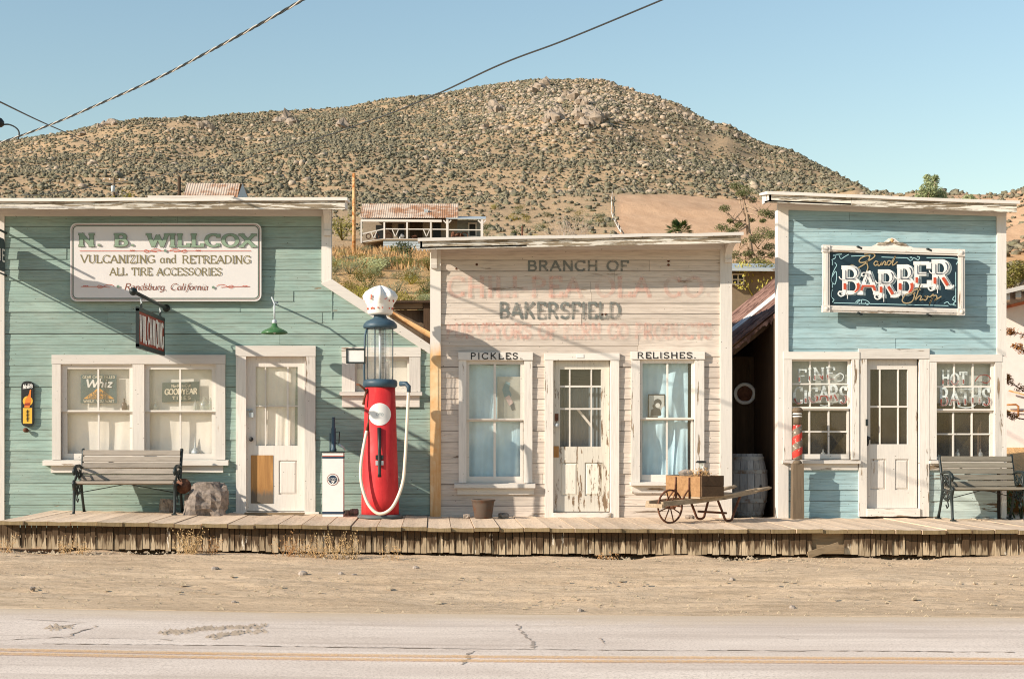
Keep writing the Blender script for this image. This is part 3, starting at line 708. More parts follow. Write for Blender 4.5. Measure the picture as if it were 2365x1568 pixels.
for u, v in ((1101, 597), (1101, 611), (1054, 621), (1390, 726), (1399, 726), (1544, 612), (1544, 603)):
    MB().lathe([(.018, 0), (.016, -.004)], P(u, v, -.013), 10, 'y').build('bolt_head', MT['rust'], pb)

# ================================================================ blue building
bb = thing('blue_barber_shop', 'pale blue clapboard false-front barber shop with leaning white cornice', 'building', (X(2060), 0, zdeck(6)))
bw1 = R(1827, 1963, 830, 1060); bd = R(1999, 2121, 830, 1175); bw2 = R(2160, 2296, 836, 1061)
bz0 = -.12; bz1 = Z(486)
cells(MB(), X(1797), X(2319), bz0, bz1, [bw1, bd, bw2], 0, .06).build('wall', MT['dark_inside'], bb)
siding(bb, MT['blue'], lambda z: X(1817), lambda z: X(2302), Z(822), bz1, H, [bw1, bd, bw2], 0, (.5,), 31)
siding(bb, MT['blue'], lambda z: X(1815), lambda z: X(1985), bz0, Z(1082), H, [], 0, (.5,), 32)
siding(bb, MT['blue_peel'], lambda z: X(2140), lambda z: X(2302), bz0, Z(1082), H, [], 0, (.5,), 33)
board(bb, 'corner_board', MT['trim_z'], 1794.5, 1819, 484, 1196, -.05, .12)
board(bb, 'corner_board', MT['trim_z'], 2300, 2321, 500, 822, -.05, .09)
board(bb, 'corner_board', MT['worn_z'], 2311, 2321.5, 823, 1196, -.052, .09)
a0, a1 = P(1794, 468, 0), P(2321, 486, 0); b0, b1 = P(1794, 485, 0), P(2321, 501, 0)
MB().prism([a0, a1, b1, b0], (0, -.055, 0)).build('frieze_board', MT['trim_x'], bb)
cornice(bb, (1776, 448, 466, 470), (2348, 470, 489, 488), .3, -.04)
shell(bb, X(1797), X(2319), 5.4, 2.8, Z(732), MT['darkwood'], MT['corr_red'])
ww = dict(head_mat='trim_x', side_mat='worn_z', yc=-.05)
w5 = window(bb, (1808, 1981, 813, 1060.5, 18, 17, 17), [(1826, 1963, 830, 944, .0, [(1829.5, 1869.5), (1873, 1914), (1917.5, 1958)], [(834, 885), (888.5, 939)]), (1826, 1963, 941, 1060.5, .035, [(1829.5, 1869.5), (1873, 1914), (1917.5, 1958)], [(948, 995), (998.5, 1048.5)])],
  (1804, 1983, 1060.5, 1070, .10), (1819.5, 1979, 1070, 1085), **dict(ww, yc=-.062))
w6 = window(bb, (2144, 2311, 819, 1061, 16.5, 15.5, 17), [(2160, 2296, 836, 948, .0, [(2162, 2202.5), (2206, 2245.5), (2249, 2288.5)], [(840, 891), (894.5, 944)]), (2160, 2296, 945, 1061, .035, [(2162, 2202.5), (2206, 2245.5), (2249, 2288.5)], [(952, 1000.5), (1004, 1054)])],
  (2143, 2312, 1061, 1070, .10), (2145, 2308, 1070, 1085), **ww)
d3 = door(bb, (1981.5, 2143, 806, 1192, 18, 22, 23), (2000, 2120, 830, 1173), [(2011.5, 2032.5), (2035.5, 2075), (2078, 2098)], [(853, 937), (941, 1025.5)],
  [(2012, 2047, 1060, 1131), (2069, 2100, 1060, 1131)], casmat='worn_z', headmat='worn_x', threshold=(1999.5, 2121, 1173.5, 1192))
MB().lathe([(.026, 0), (.026, -.006)], (0, 0, 0), 12, 'y').xf(Matrix.Translation(P(2003.5, 1018, .028)) @ Matrix.Diagonal((.8, 1, 2.6, 1))).build('lock_plate', MT['black'], d3)
MB().lathe([(.012, 0), (.012, -.03), (.026, -.04), (.026, -.055), (.01, -.062)], P(2003.5, 1012, .022), 12, 'y').build('knob', MT['black'], d3)
x0, x1, z0, z1 = R(1996.5, 2002, 968, 983); MB().box(x0, x1, -.058, -.03, z0, z1).build('latch', MT['iron'], d3)
# valances behind the upper sashes carry the window lettering in front of them
for a, b, c_, e_, nm in ((1827, 1962, 831, 930, 'cigars'), (2161, 2295, 837, 930, 'hot baths')):
    drape('window_valance', plain('grey_valance', S(176, 180, 174), .9, var=.08, sc=2), X(a), X(b), Z(e_), Z(c_), .12, .003, 2, 'pale grey cloth valance behind the upper panes lettered '+nm, 'curtain', None, 3)
def fancy(par, s, u0, u1, vt, vb, y, base=None, hts=None, wred='i_windowred', ww='i_windowwhite'):
    q = MB(); walltext(q, s, u0, u1, vt, vb, y, thick=.17, thin=.08, serif=.11, track=.2, base=base, hts=hts); letters(q, 'letter', MT[ww], par)
    q = MB(); walltext(q, s, u0, u1, vt, vb, y-.014, thick=.12, thin=.05, serif=0, track=.2, clip=(-.01, .48), base=base, hts=hts); letters(q, 'letter_fill', MT[wred], par)
fancy(w5, 'FINE', 1843, 1927, 854, 881, -.003, base=[0, .1, .15, .2])
fancy(w5, 'CIGARS', 1834, 1955, 893, 930, -.003, base=[-.05, 0, .02, .12, .12, -.05], hts=[1, .75, .9, .9, .95, 1.05])
fancy(w6, 'HOT', 2176, 2232, 858, 888, -.003, base=[0, 0, .05], hts=[1.05, .85, .9])
fancy(w6, 'BATHS', 2171, 2286, 897, 934, -.003, base=[-.05, -.02, 0, .06, -.05], hts=[1.05, .85, .95, .95, 1.05])
def flourish(par, pts, w, y, mt):
    q = MB(); curl(q, pts, w, wallput(y), 0); q.build('flourish', MT[mt], par)
flourish(w5, [(1930, 868), (1940, 862), (1948, 868), (1944, 878), (1934, 880)], 2.2, -.004, 'i_windowwhite')
flourish(w5, [(1894, 935), (1905, 937), (1918, 934), (1926, 930)], 2.2, -.004, 'i_windowwhite')
flourish(w6, [(2252, 880), (2262, 868), (2278, 866), (2287, 874), (2280, 884), (2268, 882)], 2.4, -.004, 'i_windowred')
flourish(w6, [(2212, 938), (2228, 941), (2246, 939), (2256, 932)], 2.4, -.004, 'i_windowwhite')
# ================================================================ ground, road, boardwalk
def gz(x, y):
    """surface of the dirt shoulder and the yard behind the shops"""
    t = tilt(x)
    if y > 6: return t-.33
    base = lerp(-.375, -.343, sm((y+7.8)/5.0)) if y < -2.7 else -.343
    return base+t
def road_edge(x): return -7.8+.05*math.sin(x*.7)+.04*math.sin(x*2.3+1)
vs, fs = [], []
xs = np.concatenate([np.linspace(-60, -9, 18), np.linspace(-8.5, 12, 240), np.linspace(12.5, 60, 18)]); ys = np.concatenate([np.linspace(-8.6, -2.1, 162), np.linspace(-1.8, 8.5, 15)])
for y in ys:
    for x in xs:
        z = gz(x, y); k = max(0, min(1, (y+7.9)/.8)); k2 = 1 if y < -2.1 else .3
        n = mnoise.noise((x*.8, y*1.6, 0))*.034+mnoise.noise((x*3.1, y*5.5, 3))*.016+mnoise.noise((x*9, y*14, 5))*.010
        ridge = .035*math.exp(-((y+4.4+.25*math.sin(x*.35))/.35)**2)*(.4+.6*mnoise.noise((x*.5, 1, 2)))
        rut = (-.03*math.exp(-((y+5.6+.08*(x-4))/.16)**2) if x > 1 else 0)-.022*math.exp(-((y+5.15+.22*math.sin(x*.22+1))/.13)**2)-.022*math.exp(-((y+6.55+.22*math.sin(x*.22+1))/.13)**2)-.015*math.exp(-((y+6.0-.05*x)/.1)**2)
        hol = -.07*sum(math.exp(-((x-h)/.3)**2-((y+2.45)/.3)**2) for h in (-4.6, -3.3, 2.15, 3.6, 5.6))
        berm = .05*math.exp(-((x-7.4)/1.2)**2-((y+2.6)/.35)**2)
        vs.append((x, y, z+(n+ridge+rut)*k*k2+hol+berm-(.05 if y < -7.95 else 0)))
nx = len(xs); fs = [(j*nx+i, j*nx+i+1, (j+1)*nx+i+1, (j+1)*nx+i) for j in range(len(ys)-1) for i in range(nx-1)]
m = Mat('sandy_dirt'); p = m.pos(1, 1.6, 1)
n1 = m.noise(p, .7, 6, .65); n2 = m.noise(m.pos(1, 2.2, 1), 14, 6, .75); n3 = m.noise(m.pos(.5, 3.2, 1), 2.2, 5, .7)
c = m.mix(m.ramp(n1, .35, .65), S(214, 187, 156), S(200, 172, 141)); c = m.mix(m.math('MULTIPLY', m.ramp(n3, .46, .7), .7), c, S(158, 134, 106))
c = m.mix(m.math('MULTIPLY', m.ramp(n2, .5, .7), .7), c, S(124, 106, 88)); c = m.mix(m.math('MULTIPLY', m.ramp(n2, .42, .25), .5), c, S(222, 200, 172))
dirt = m.fin(c, .95, n2, .7, .02, 0, .1)
struct(MB().add(vs, fs, True).build('dirt_shoulder', dirt))
# asphalt
m = Mat('bleached_asphalt'); sp = m.noise(m.pos(1, 1, 1), 60, 3, .8); n1 = m.noise(m.pos(.5, 1.4, 1), 1.0, 6, .6); st = m.noise(m.pos(.25, 5, 1), 1.3, 5, .6)
c = m.mix(m.ramp(n1, .35, .65), S(232, 214, 198), S(208, 189, 173)); c = m.mix(m.math('MULTIPLY', m.ramp(sp, .48, .66), .7), c, S(164, 146, 131))
c = m.mix(m.math('MULTIPLY', m.ramp(sp, .42, .3), .5), c, S(234, 220, 206)); c = m.mix(m.math('MULTIPLY', m.ramp(st, .5, .72), .5), c, S(170, 150, 134))
# dust blown over the edge
yy = m.n('SeparateXYZ', {0: m.n('NewGeometry').outputs['Position']}).outputs[1]
dn = m.noise(m.pos(1.2, 2.5, 1), 1.6, 6, .7); e = m.math('ADD', yy, m.math('MULTIPLY', dn, 1.1))
c = m.mix(m.ramp(e, -8.1, -7.2), c, S(200, 176, 146))
asph = m.fin(c, .9, sp, .45, .006, 0, .15)
rv, rf = [], []; rx = np.linspace(-60, 60, 121); ry = np.linspace(-13.6, -7.62, 14)
for y in ry:
    for x in rx:
        yy_ = y if y < -7.7 else road_edge(x)+.12
        rv.append((x, yy_, -.368+tilt(x)+(.006*mnoise.noise((x*.4, y*.8, 1)))-(.02 if y > -7.7 else 0)))
n_ = len(rx); struct(MB().add(rv, [(j*n_+i, j*n_+i+1, (j+1)*n_+i+1, (j+1)*n_+i) for j in range(len(ry)-1) for i in range(n_-1)], True).build('road', asph))
road = bpy.data.objects['road']
def roadz(x, y): return -.368+tilt(x)+.006*mnoise.noise((x*.4, y*.8, 1))
def ribbon3(path, w, lift=.005):
    vs = []
    for i, (x, y) in enumerate(path):
        a = path[max(0, i-1)]; b = path[min(len(path)-1, i+1)]; L = math.hypot(b[0]-a[0], b[1]-a[1]) or 1; nx_, ny_ = -(b[1]-a[1])/L, (b[0]-a[0])/L
        ww = w(i) if callable(w) else w
        for s in (1, -1): vs.append((x+nx_*ww/2*s, y+ny_*ww/2*s, roadz(x, y)+lift))
    return MB().add(vs, [(2*i, 2*i+1, 2*i+3, 2*i+2) for i in range(len(path)-1)])
m = Mat('worn_yellow_line_paint'); sp2 = m.noise(m.pos(), 45, 4, .8); n1 = m.noise(m.pos(1, 3, 1), 2, 5)
m.fin(m.mix(m.ramp(n1, .3, .7), S(236, 184, 122), S(230, 190, 142)), .85, sp2, .4, .004); m.set(m.b.inputs['Alpha'], m.ramp(sp2, .36, .58, .1, .7)); ylw = m.m
for off in (.085, -.085):
    struct(ribbon3([(x, -10.36+off+.012*math.sin(x)) for x in np.linspace(-40, 40, 160)], .115).build('yellow_line', ylw, road))
crackm = plain('road_crack_dirt', S(158, 142, 128), .95)
def crack(pts, w, seed):
    r = random.Random(seed); out = []
    for (a, b), (c_, d_) in zip(pts, pts[1:]):
        n = max(3, int(math.hypot(c_-a, d_-b)/.05))
        for i in range(n): t = i/n; out.append((lerp(a, c_, t)+r.uniform(-.02, .02), lerp(b, d_, t)+r.uniform(-.014, .014)))
    ws = [w*max(.12, r.gauss(.8, .5)) for _ in out]
    ribbon3(out, lambda i: ws[i], .0035).build('crack', crackm, road)
def GP(u, v):     # survey pixel to a point on the road
    d = F*(ZC+.375)/(v-HY); x = (u-CX)*d/F; d = F*(ZC-roadz(x, d-D0))/(v-HY); return ((u-CX)*d/F, d-D0)
crack([GP(0, 1478), GP(110, 1472), GP(150, 1472), GP(180, 1460), GP(230, 1442)], .02, 1); crack([GP(150, 1472), GP(260, 1474), GP(420, 1478)], .012, 2)
crack([GP(100, 1486), GP(500, 1490), GP(1000, 1497), GP(1500, 1501), GP(2000, 1503), GP(2365, 1506)], .022, 3)
crack([GP(1195, 1440), GP(1205, 1462), GP(1230, 1485), GP(1238, 1500)], .02, 4); crack([GP(1065, 1535), GP(1085, 1512), GP(1092, 1500)], .02, 5)
crack([GP(1390, 1490), GP(1400, 1480), GP(1380, 1470)], .012, 7); crack([GP(1800, 1470), GP(1850, 1478)], .012, 8); crack([GP(60, 1430), GP(200, 1437), GP(110, 1450)], .015, 9)
# crumbled patch
r = random.Random(5); q = MB()
for (u0, v0, u1, v1, cnt) in ((375, 1462, 470, 1453, 130), (470, 1452, 610, 1446, 160), (480, 1470, 610, 1456, 120), (120, 1450, 160, 1446, 40)):
    for i in range(cnt):
        t = r.random(); x, y = GP(lerp(u0, u1, t)+r.gauss(0, 6), lerp(v0, v1, t)+r.gauss(0, 2.2)); s = r.uniform(.008, .022); z = roadz(x, y)
        q.add([(x-s, y-s, z), (x+s, y-s*.6, z), (x+s*.7, y+s, z), (x-s*.8, y+s, z), (x+r.uniform(-.3, .3)*s, y, z+s*.9)], [(0,1,4),(1,2,4),(2,3,4),(3,0,4)])
stuff(q.build('road_grit', plain('grit', S(172, 154, 136), .95), road))
# ground that carries the road and yard beyond the frame
m = Mat('unseen_dark_lot'); n1 = m.noise(m.pos(), .5, 6, .7); lot = m.fin(m.mix(m.ramp(n1, .3, .7), S(96, 88, 74), S(128, 114, 94)), .95, n1, .4, .05)  # unseen lot, darkened to cut the light it bounces onto the shops
struct(MB().quad((-400, -400, -.44), (400, -400, -.44), (400, -13.5, -.44), (-400, -13.5, -.44)).build('ground', lot))
struct(MB().quad((-400, -13.5, -.62), (400, -13.5, -.62), (400, 9, -.62), (-400, 9, -.62)).build('subsoil', dirt))

# boardwalk
bw = thing('boardwalk', 'raised plank boardwalk of bleached boards running along the three shops', 'boardwalk', (1.5, -1.25, zdeck(1.5)-.3))
x = -5.09; r = random.Random(3); i = 0
while x < 9.6:
    w = r.uniform(.27, .315); g = r.choice([.007, .010, .012, .018]); fy = -2.5+r.uniform(-.03, .02); xa, xb = x+g/2, x+w-g/2; cu = r.uniform(-.006, .006)
    za, zb = zdeck(xa)+cu, zdeck(xb)+cu+r.uniform(-.004, .004)
    sk_ = 0.0
    cup = .006
    xm = (xa+xb)/2; zm = (za+zb)/2-cup
    vs = []
    for y_, s in ((fy, sk_), (-.005, 0)):
        vs += [(xa+s, y_, za-.048), (xb+s, y_, zb-.048), (xb+s, y_, zb), (xm+s, y_, zm), (xa+s, y_, za)]
    MB().add(vs, [(0,1,2,3,4), (9,8,7,6,5), (0,5,6,1), (1,6,7,2), (2,7,8,3), (3,8,9,4), (4,9,5,0)]).build('plank', MT['deck'], bw)
    pk_ = bw.children[-1]; pk_.data.materials.append(MT['deck_end']); pk_.data.polygons[0].material_index = 1
    x += w; i += 1
m = Mat('stained_skirt_boards')     # bare grey-tan boards, brown drip stains with ragged edges and flecks of old paint
g1 = m.noise(m.pos(26, 26, 1.6), 1, 5, .7); f2 = m.noise(m.pos(90, 60, 5), 1, 3); zz = m.n('SeparateXYZ', {0: m.n('NewGeometry').outputs['Position']}).outputs[2]
xx = m.n('SeparateXYZ', {0: m.n('NewGeometry').outputs['Position']}).outputs[0]
rz = m.math('ADD', zz, m.math('MULTIPLY', xx, .009))
c = m.mix(m.ramp(g1, .3, .7), S(196, 176, 148), S(166, 144, 114)); rr_ = m.rand(); c = m.mix(.5, c, m.mix(rr_, S(100, 84, 66), S(206, 186, 158)))
c = m.mix(m.math('MULTIPLY', m.ramp(f2, .5, .7), .5), c, S(96, 78, 58))
stn = m.math('ADD', rz, m.math('MULTIPLY', m.ramp(m.noise(m.pos(17, 17, .9, (2, 0, 0)), 1, 5, .75), 0, 1, -1, 1), .42))
c = m.mix(m.math('MULTIPLY', m.ramp(stn, -.23, -.19), .92), c, S(66, 48, 33))
c = m.mix(m.ramp(m.noise(m.pos(13, 13, 2.2, (9, 4, 2)), 1, 6, .75), .64, .66), c, S(222, 212, 196))
skm = m.fin(c, .9, f2, .5, .005, 0, .15)
x = -5.3; r = random.Random(12)
while x < 9.4:
    w = r.uniform(.058, .088); dy = r.uniform(-.012, .012); zb = gz(x, -2.5)+r.uniform(.005, .03)+(.012 if x > -1 else .0)
    if 4.42 < x < 4.85: x += w; continue      # the knocked-out boards
    MB().box(x+.004, x+w-.004, -2.415+dy, -2.393+dy, zb, zdeck(x)-.052).build('skirt_board', skm, bw); x += w
MB().box(4.38, 4.9, -2.372, -2.35, gz(4.6, -2.5)+.04, zdeck(4.6)-.055).build('inner_board', MT['oldwood_x'], bw)
MB().box(-5.0, 9.3, -2.34, -2.27, gz(2, -2.5)+.12, zdeck(3)-.12).build('joist', MT['darkwood'], bw)
single('loose_board', MB().beam((4.4, -2.53, gz(4.4, -2.5)+.04), (4.77, -2.48, gz(4.7, -2.5)+.15), .025, .075), MT['oldwood_x'], 'loose grey board leaning against the boardwalk skirt below the barrel', 'board')
single('door_plank', MB().box(X(566, -.35), X(703, -.35), -.42, -.30, zdeck(-2.1)+.006, zdeck(-2.1)+.03), MT['oldwood_x'], 'thin weathered plank lying before the green shop door', 'plank')
# stones on the shoulder
def rock(mb, c, r, seed, sq=.7, n=9, jag=.35, rings=5):
    rr = random.Random(seed); c = Vector(c); vs = []
    off = rr.uniform(0, 99)
    for i in range(rings+1):
        ph = math.pi*i/rings
        for k in range(n):
            th = 2*math.pi*k/n; d = Vector((math.sin(ph)*math.cos(th), math.sin(ph)*math.sin(th), math.cos(ph)))
            q = r*(1+jag*mnoise.noise(d*1.3+Vector((off, off*.7, 0)))+jag*.5*mnoise.noise(d*3+Vector((off, 0, 5)))+(jag*.28*mnoise.noise(d*8+Vector((off, 1, 5)))+jag*.16*mnoise.noise(d*19+Vector((off, 1, 2))) if rings > 8 else 0)); vs.append(c+Vector((d.x*q, d.y*q, d.z*q*sq)))
    fs = [(i*n+k, (i+1)*n+k, (i+1)*n+(k+1) % n, i*n+(k+1) % n) for i in range(rings) for k in range(n)]
    return mb.add(vs, fs)
def dirtpt(u, v):
    d = F*(ZC+.33)/(v-HY)
    for _ in range(4): x_ = (u-CX)*d/F; d = F*(ZC-gz(x_, d-D0))/(v-HY)
    return (u-CX)*d/F, d-D0, gz((u-CX)*d/F, d-D0)
for i, (u, v, s, lb) in enumerate(((497, 1317, .045, 'pale stone on the dirt below the grey boulder'), (699, 1328, .05, 'flat pale stone on the dirt below the white oil dispenser'), (787, 1328, .035, 'small white stone on the dirt below the red pump'),
        (960, 1313, .035, 'brown pebble on the dirt below the iron pot'), (818, 1330, .03, 'small pebble right of the white stone on the dirt'), (75, 1360, .028, 'white pebble on the dirt at the far left'), (1340, 1412, .03, 'pebble near the asphalt edge below the pink door'),
        (1830, 1405, .03, 'dark pebble near the asphalt edge below the barber pole'), (540, 1392, .025, 'white pebble close to the asphalt edge'), (1690, 1340, .03, 'brown pebble on the dirt below the wheelbarrow'))):
    x, y, z = dirtpt(u, v); q = MB(); rock(q, (x, y, z+s*.3), s, 40+i, .65); single('stone', q, MT['stone'], lb, 'stone', 'stones on the dirt shoulder')
r = random.Random(21); q = MB()
for i in range(3200):
    x = r.uniform(-7, 9.5); y = r.uniform(-7.9, -2.55) if r.random() < .75 else r.uniform(-3.1, -2.5); s = abs(r.gauss(.008, .007))+.004; z = gz(x, y)
    q.add([(x-s, y-s, z-.004), (x+s, y-s*.6, z-.004), (x+s*.7, y+s, z-.004), (x-s*.8, y+s, z-.004), (x+r.uniform(-.3, .3)*s, y, z+s)], [(0,1,4),(1,2,4),(2,3,4),(3,0,4)])
stuff(q.build('gravel', plain('pale_gravel', S(176, 156, 130), .95, var=.45, sc=30)))
# dry weeds at the foot of the skirt
m = Mat('dry_weed'); m.fin(m.mix(m.rand(), S(186, 156, 112), S(160, 118, 76)), .9); dryw = m.m
def weed(loc, h, n, seed, spread=.5):
    r = random.Random(seed); q = MB(); b = Vector(loc)
    for i in range(n):
        a = r.uniform(0, 6.28); l = h*r.uniform(.35, 1); d = Vector((math.cos(a)*spread, math.sin(a)*spread*.5, 1)).normalized(); s = b+Vector((r.gauss(0, .05), r.gauss(0, .02), 0)); p = []
        for k in range(5): t = k/4; p.append(s+d*l*t+Vector((math.sin(t*3+a)*.04*h, 0, -.12*h*t*t)))
        q.tube(p, [.0035, .003, .0025, .002, .001], 3, False)
        for k in range(9):
            e = p[r.randint(1, 4)]+Vector((r.gauss(0, .02), r.gauss(0, .015), r.gauss(0, .02))); s2 = r.uniform(.006, .014)
            q.add([e, e+Vector((s2, r.uniform(-s2, s2), s2*.6)), e+Vector((r.uniform(-s2, s2), s2*.3, s2*1.4))], [(0,1,2)])
    return q
for i, (u, v, h, n, lb) in enumerate(((437, 1283, .42, 34, 'dry orange weed clump against the skirt below the bench boulder'), (478, 1282, .3, 18, 'pale dry weed beside the orange weed clump'), (668, 1287, .4, 16, 'tall thin dry weed below the green shop door'),
        (700, 1288, .36, 14, 'sparse dry weed below the oil dispenser, left one'), (775, 1290, .42, 20, 'dry weed against the skirt below the oil dispenser'), (805, 1290, .36, 16, 'dry weed against the skirt just left of the red pump'), (735, 1289, .16, 20, 'low brown weed tuft between the weeds below the pump'),
        (8, 1276, .3, 12, 'dry weed at the left end of the boardwalk skirt'), (150, 1276, .18, 12, 'low green-brown weed below the left bench'), (905, 1292, .25, 8, 'thin dry stalks below the red pump'), (190, 1277, .14, 12, 'low tuft at the skirt below the left bench leg'), (1400, 1292, .12, 10, 'low dry tuft below the pink door'))):
    x, y, z = dirtpt(u, v); single('dry_weed', weed((x, y, z-.01), h, n, 60+i), dryw, lb, 'weed', 'dry weeds along the skirt', (x, y, z))
# ================================================================ things on the shops and the boardwalk
# ---- big white sign
Y = -.10
sg = thing('shop_sign', 'large white sign board with green and brown lettering on the green shop', 'sign', P(382, 696, Y))
def rrect(u0, u1, v0, v1, r, y, n=6):
    pts = []
    for cu, cv, a0 in ((u1-r, v0+r, 0), (u0+r, v0+r, 90), (u0+r, v1-r, 180), (u1-r, v1-r, 270)):
        for k in range(n+1): a = math.radians(a0+90*k/n); pts.append(P(cu+r*math.cos(a), cv-r*math.sin(a), y))
    return pts
MB().prism(rrect(162, 603.5, 515.5, 696, 15, Y), (0, .03, 0)).build('board', MT['signwhite'], sg)
for u, v in ((200, 540), (565, 540), (200, 675), (565, 675)): a, b, c_, d_ = R(u-4, u+4, v-4, v+4); MB().box(a, b, -.07, .0, c_, d_).build('standoff', MT['iron'], sg)
def rline(u0, u1, v0, v1, r, w, y, name, mat, par):
    o = rrect(u0, u1, v0, v1, r, y); i = rrect(u0+w, u1-w, v0+w, v1-w, r-w, y); n = len(o)
    MB().add(o+i, [(k, (k+1) % n, n+(k+1) % n, n+k) for k in range(n)]).build(name, mat, par)
rline(165.5, 600, 519, 692.5, 12, 1.0, Y-.002, 'red_border', MT['i_brown'], sg); rline(167.5, 598, 521, 690.5, 11, 2.4, Y-.002, 'green_border', flat('dark_green_sign_paint', S(96, 110, 96)), sg)
put = wallput(Y-.004)
q = MB(); walltext(q, 'N. B. WILLCOX', 184, 587, 541, 568, Y-.003, 1.5, thick=.39, thin=.18, serif=.17, track=.22, nib=5); letters(q, 'letter', flat('olive_outline_paint', S(104, 92, 72)), sg)
q = MB(); walltext(q, 'N. B. WILLCOX', 184, 587, 541, 568, Y-.012, 1.5, thick=.33, thin=.13, serif=.16, track=.22, nib=5); letters(q, 'letter', MT['i_green'], sg)
q = MB(); walltext(q, 'VULCANIZING', 187, 357, 589.5, 607, Y-.003, .5, thick=.15, thin=.07, serif=.10, track=.13); letters(q, 'letter', MT['i_olive'], sg)
q = MB(); walltext(q, 'and', 370, 406, 589, 607.5, Y-.003, .2, thick=.14, thin=.08, track=.12); letters(q, 'letter', MT['i_olive'], sg)
q = MB(); walltext(q, 'RETREADING', 421, 578, 590.5, 608, Y-.003, .5, thick=.15, thin=.07, serif=.10, track=.13); letters(q, 'letter', MT['i_olive'], sg)
q = MB(); walltext(q, 'ALL TIRE ACCESSORIES', 254, 511, 619, 635.5, Y-.003, .6, thick=.15, thin=.07, serif=.10, track=.15); letters(q, 'letter', MT['i_olive'], sg)
q = MB(); walltext(q, 'Randsburg, California', 287, 479, 655, 669.5, Y-.003, .4, thick=.14, thin=.07, serif=.0, track=.07, slant=.22); letters(q, 'letter', MT['i_brown'], sg)
def rule(v, parts, dots):
    q = MB()
    for a, b in parts:
        q.quad(*[put(u_, v_, 1) for u_, v_ in ((a, v+.6), (b, v+.6), (b, v-.6), (a, v-.6))])
    for c_ in dots:
        s = 1 if c_[1] else -1; u = c_[0]
        curl(q, [(u, v), (u+s*6, v-4), (u+s*18, v-4), (u+s*30, v+3), (u+s*38, v+2), (u+s*36, v-3), (u+s*26, v), (u+s*10, v+2)], 1.1, put, 3)
        for t in (0, 1, 2): curl(q, [(u+s*(60+t*4), v), (u+s*(62+t*4), v-2), (u+s*(64+t*4), v)], 1.2, put, 6)
    return q
rule(580, [(184, 580)], []).build('red_rule', MT['i_red'], sg); q = rule(580, [], [(392, True), (372, False)]); q.build('red_scroll', MT['i_red'], sg)
rule(662, [(187, 240), (523, 577)], []).build('red_rule', MT['i_red'], sg); rule(662, [], [(500, True), (264, False)]).build('red_scroll', MT['i_red'], sg)
for u, v in ((382, 579.5), (273, 662), (493, 664)):
    q = MB(); disc2d(q, (u, v), 3.4, put, 12); q.build('dot', flat('grey_green_dot', S(120, 140, 122)), sg)
# ---- projecting sign on its iron rod
rx_ = X(385); zr = Z(712)
ps = thing('hanging_sign', 'red and white VULCANIZING sign hanging from a long black rod over the boardwalk', 'sign', (rx_, 0, zr))
MB().tube([(rx_, 0, zr), (rx_, -2.28, zr+.01)], .023, 10).build('rod', MT['iron'], ps)
MB().lathe([(.02, 0), (.045, .01), (.05, .045), (.03, .085), (.0, .09)], (rx_, -2.27, zr+.01), 12, 'y').xf(Matrix.Identity(4)).build('rod_knob', MT['iron'], ps)
MB().lathe([(.05, -.03), (.05, -.015), (.03, .0)], (rx_, 0, zr), 12, 'y').build('wall_flange', MT['iron'], ps)
zt = zr-.17; hS = .46
pl = MB().box(rx_-.012, rx_+.012, -1.98, -.26, zt-hS, zt).build('sign_board', MT['i_dkred'], ps)
for a, b, c_, d_ in ((-2.0, -.24, zt-.03, zt+.02), (-2.0, -.24, zt-hS-.02, zt-hS+.03), (-2.0, -1.955, zt-hS, zt), (-.285, -.24, zt-hS, zt)):
    MB().box(rx_-.018, rx_+.018, a, b, c_, d_).build('frame_bar', MT['iron'], ps)
for yy in (-1.75, -.48):
    MB().tube([(rx_, yy+.035*math.cos(t), zr-.07+.035*math.sin(t)) for t in np.linspace(0, 6.28, 15)[:-1]], .006, 6, closed=True).build('ring', MT['galv'], ps)
    MB().box(rx_-.012, rx_+.012, yy-.02, yy+.02, zt, zr-.09).build('hanger', MT['iron'], ps)
q = MB(); text(q, 'VULCANIZING', (rx_+.016, -1.90, zt-hS+.075), (0, 1, 0), (0, 0, 1), 1.56, .31, thick=.17, thin=.15, track=.3); letters(q, 'letter', MT['i_white'], ps)
# ---- sign at the far left edge, its arched board throwing the long shadow
lx = X(15); zl = Z(556)
ls = thing('blade_sign', 'dark blade sign at the far left edge of the green shop', 'sign', (lx, 0, zl-.5))
pr = [(-.10, zl-.43), (-1.62, zl-.43), (-1.62, zl), (-1.36, zl+.02), (-1.22, zl+.17), (-1.0, zl+.20), (-.72, zl+.08), (-.62, zl), (-.16, zl), (-.10, zl-.06)]
MB().prism([(lx-.012, y, z) for y, z in pr], (.024, 0, 0)).build('sign_board', plain('blue_black_sign', S(40, 52, 62), .5), ls)
MB().tube([(lx, .0, zl+.10), (lx, -.7, zl+.10)], .016, 8).build('bracket', MT['iron'], ls); MB().tube([(lx, .0, zl-.47), (lx, -1.5, zl-.45)], .012, 8).build('bracket', MT['iron'], ls)
q = MB(); text(q, 'GASOLENE', (lx+.014, -1.55, zl-.30), (0, 1, 0), (0, 0, 1), 1.4, .15, thick=.2, thin=.15, track=.2); letters(q, 'letter', MT['i_white'], ls)
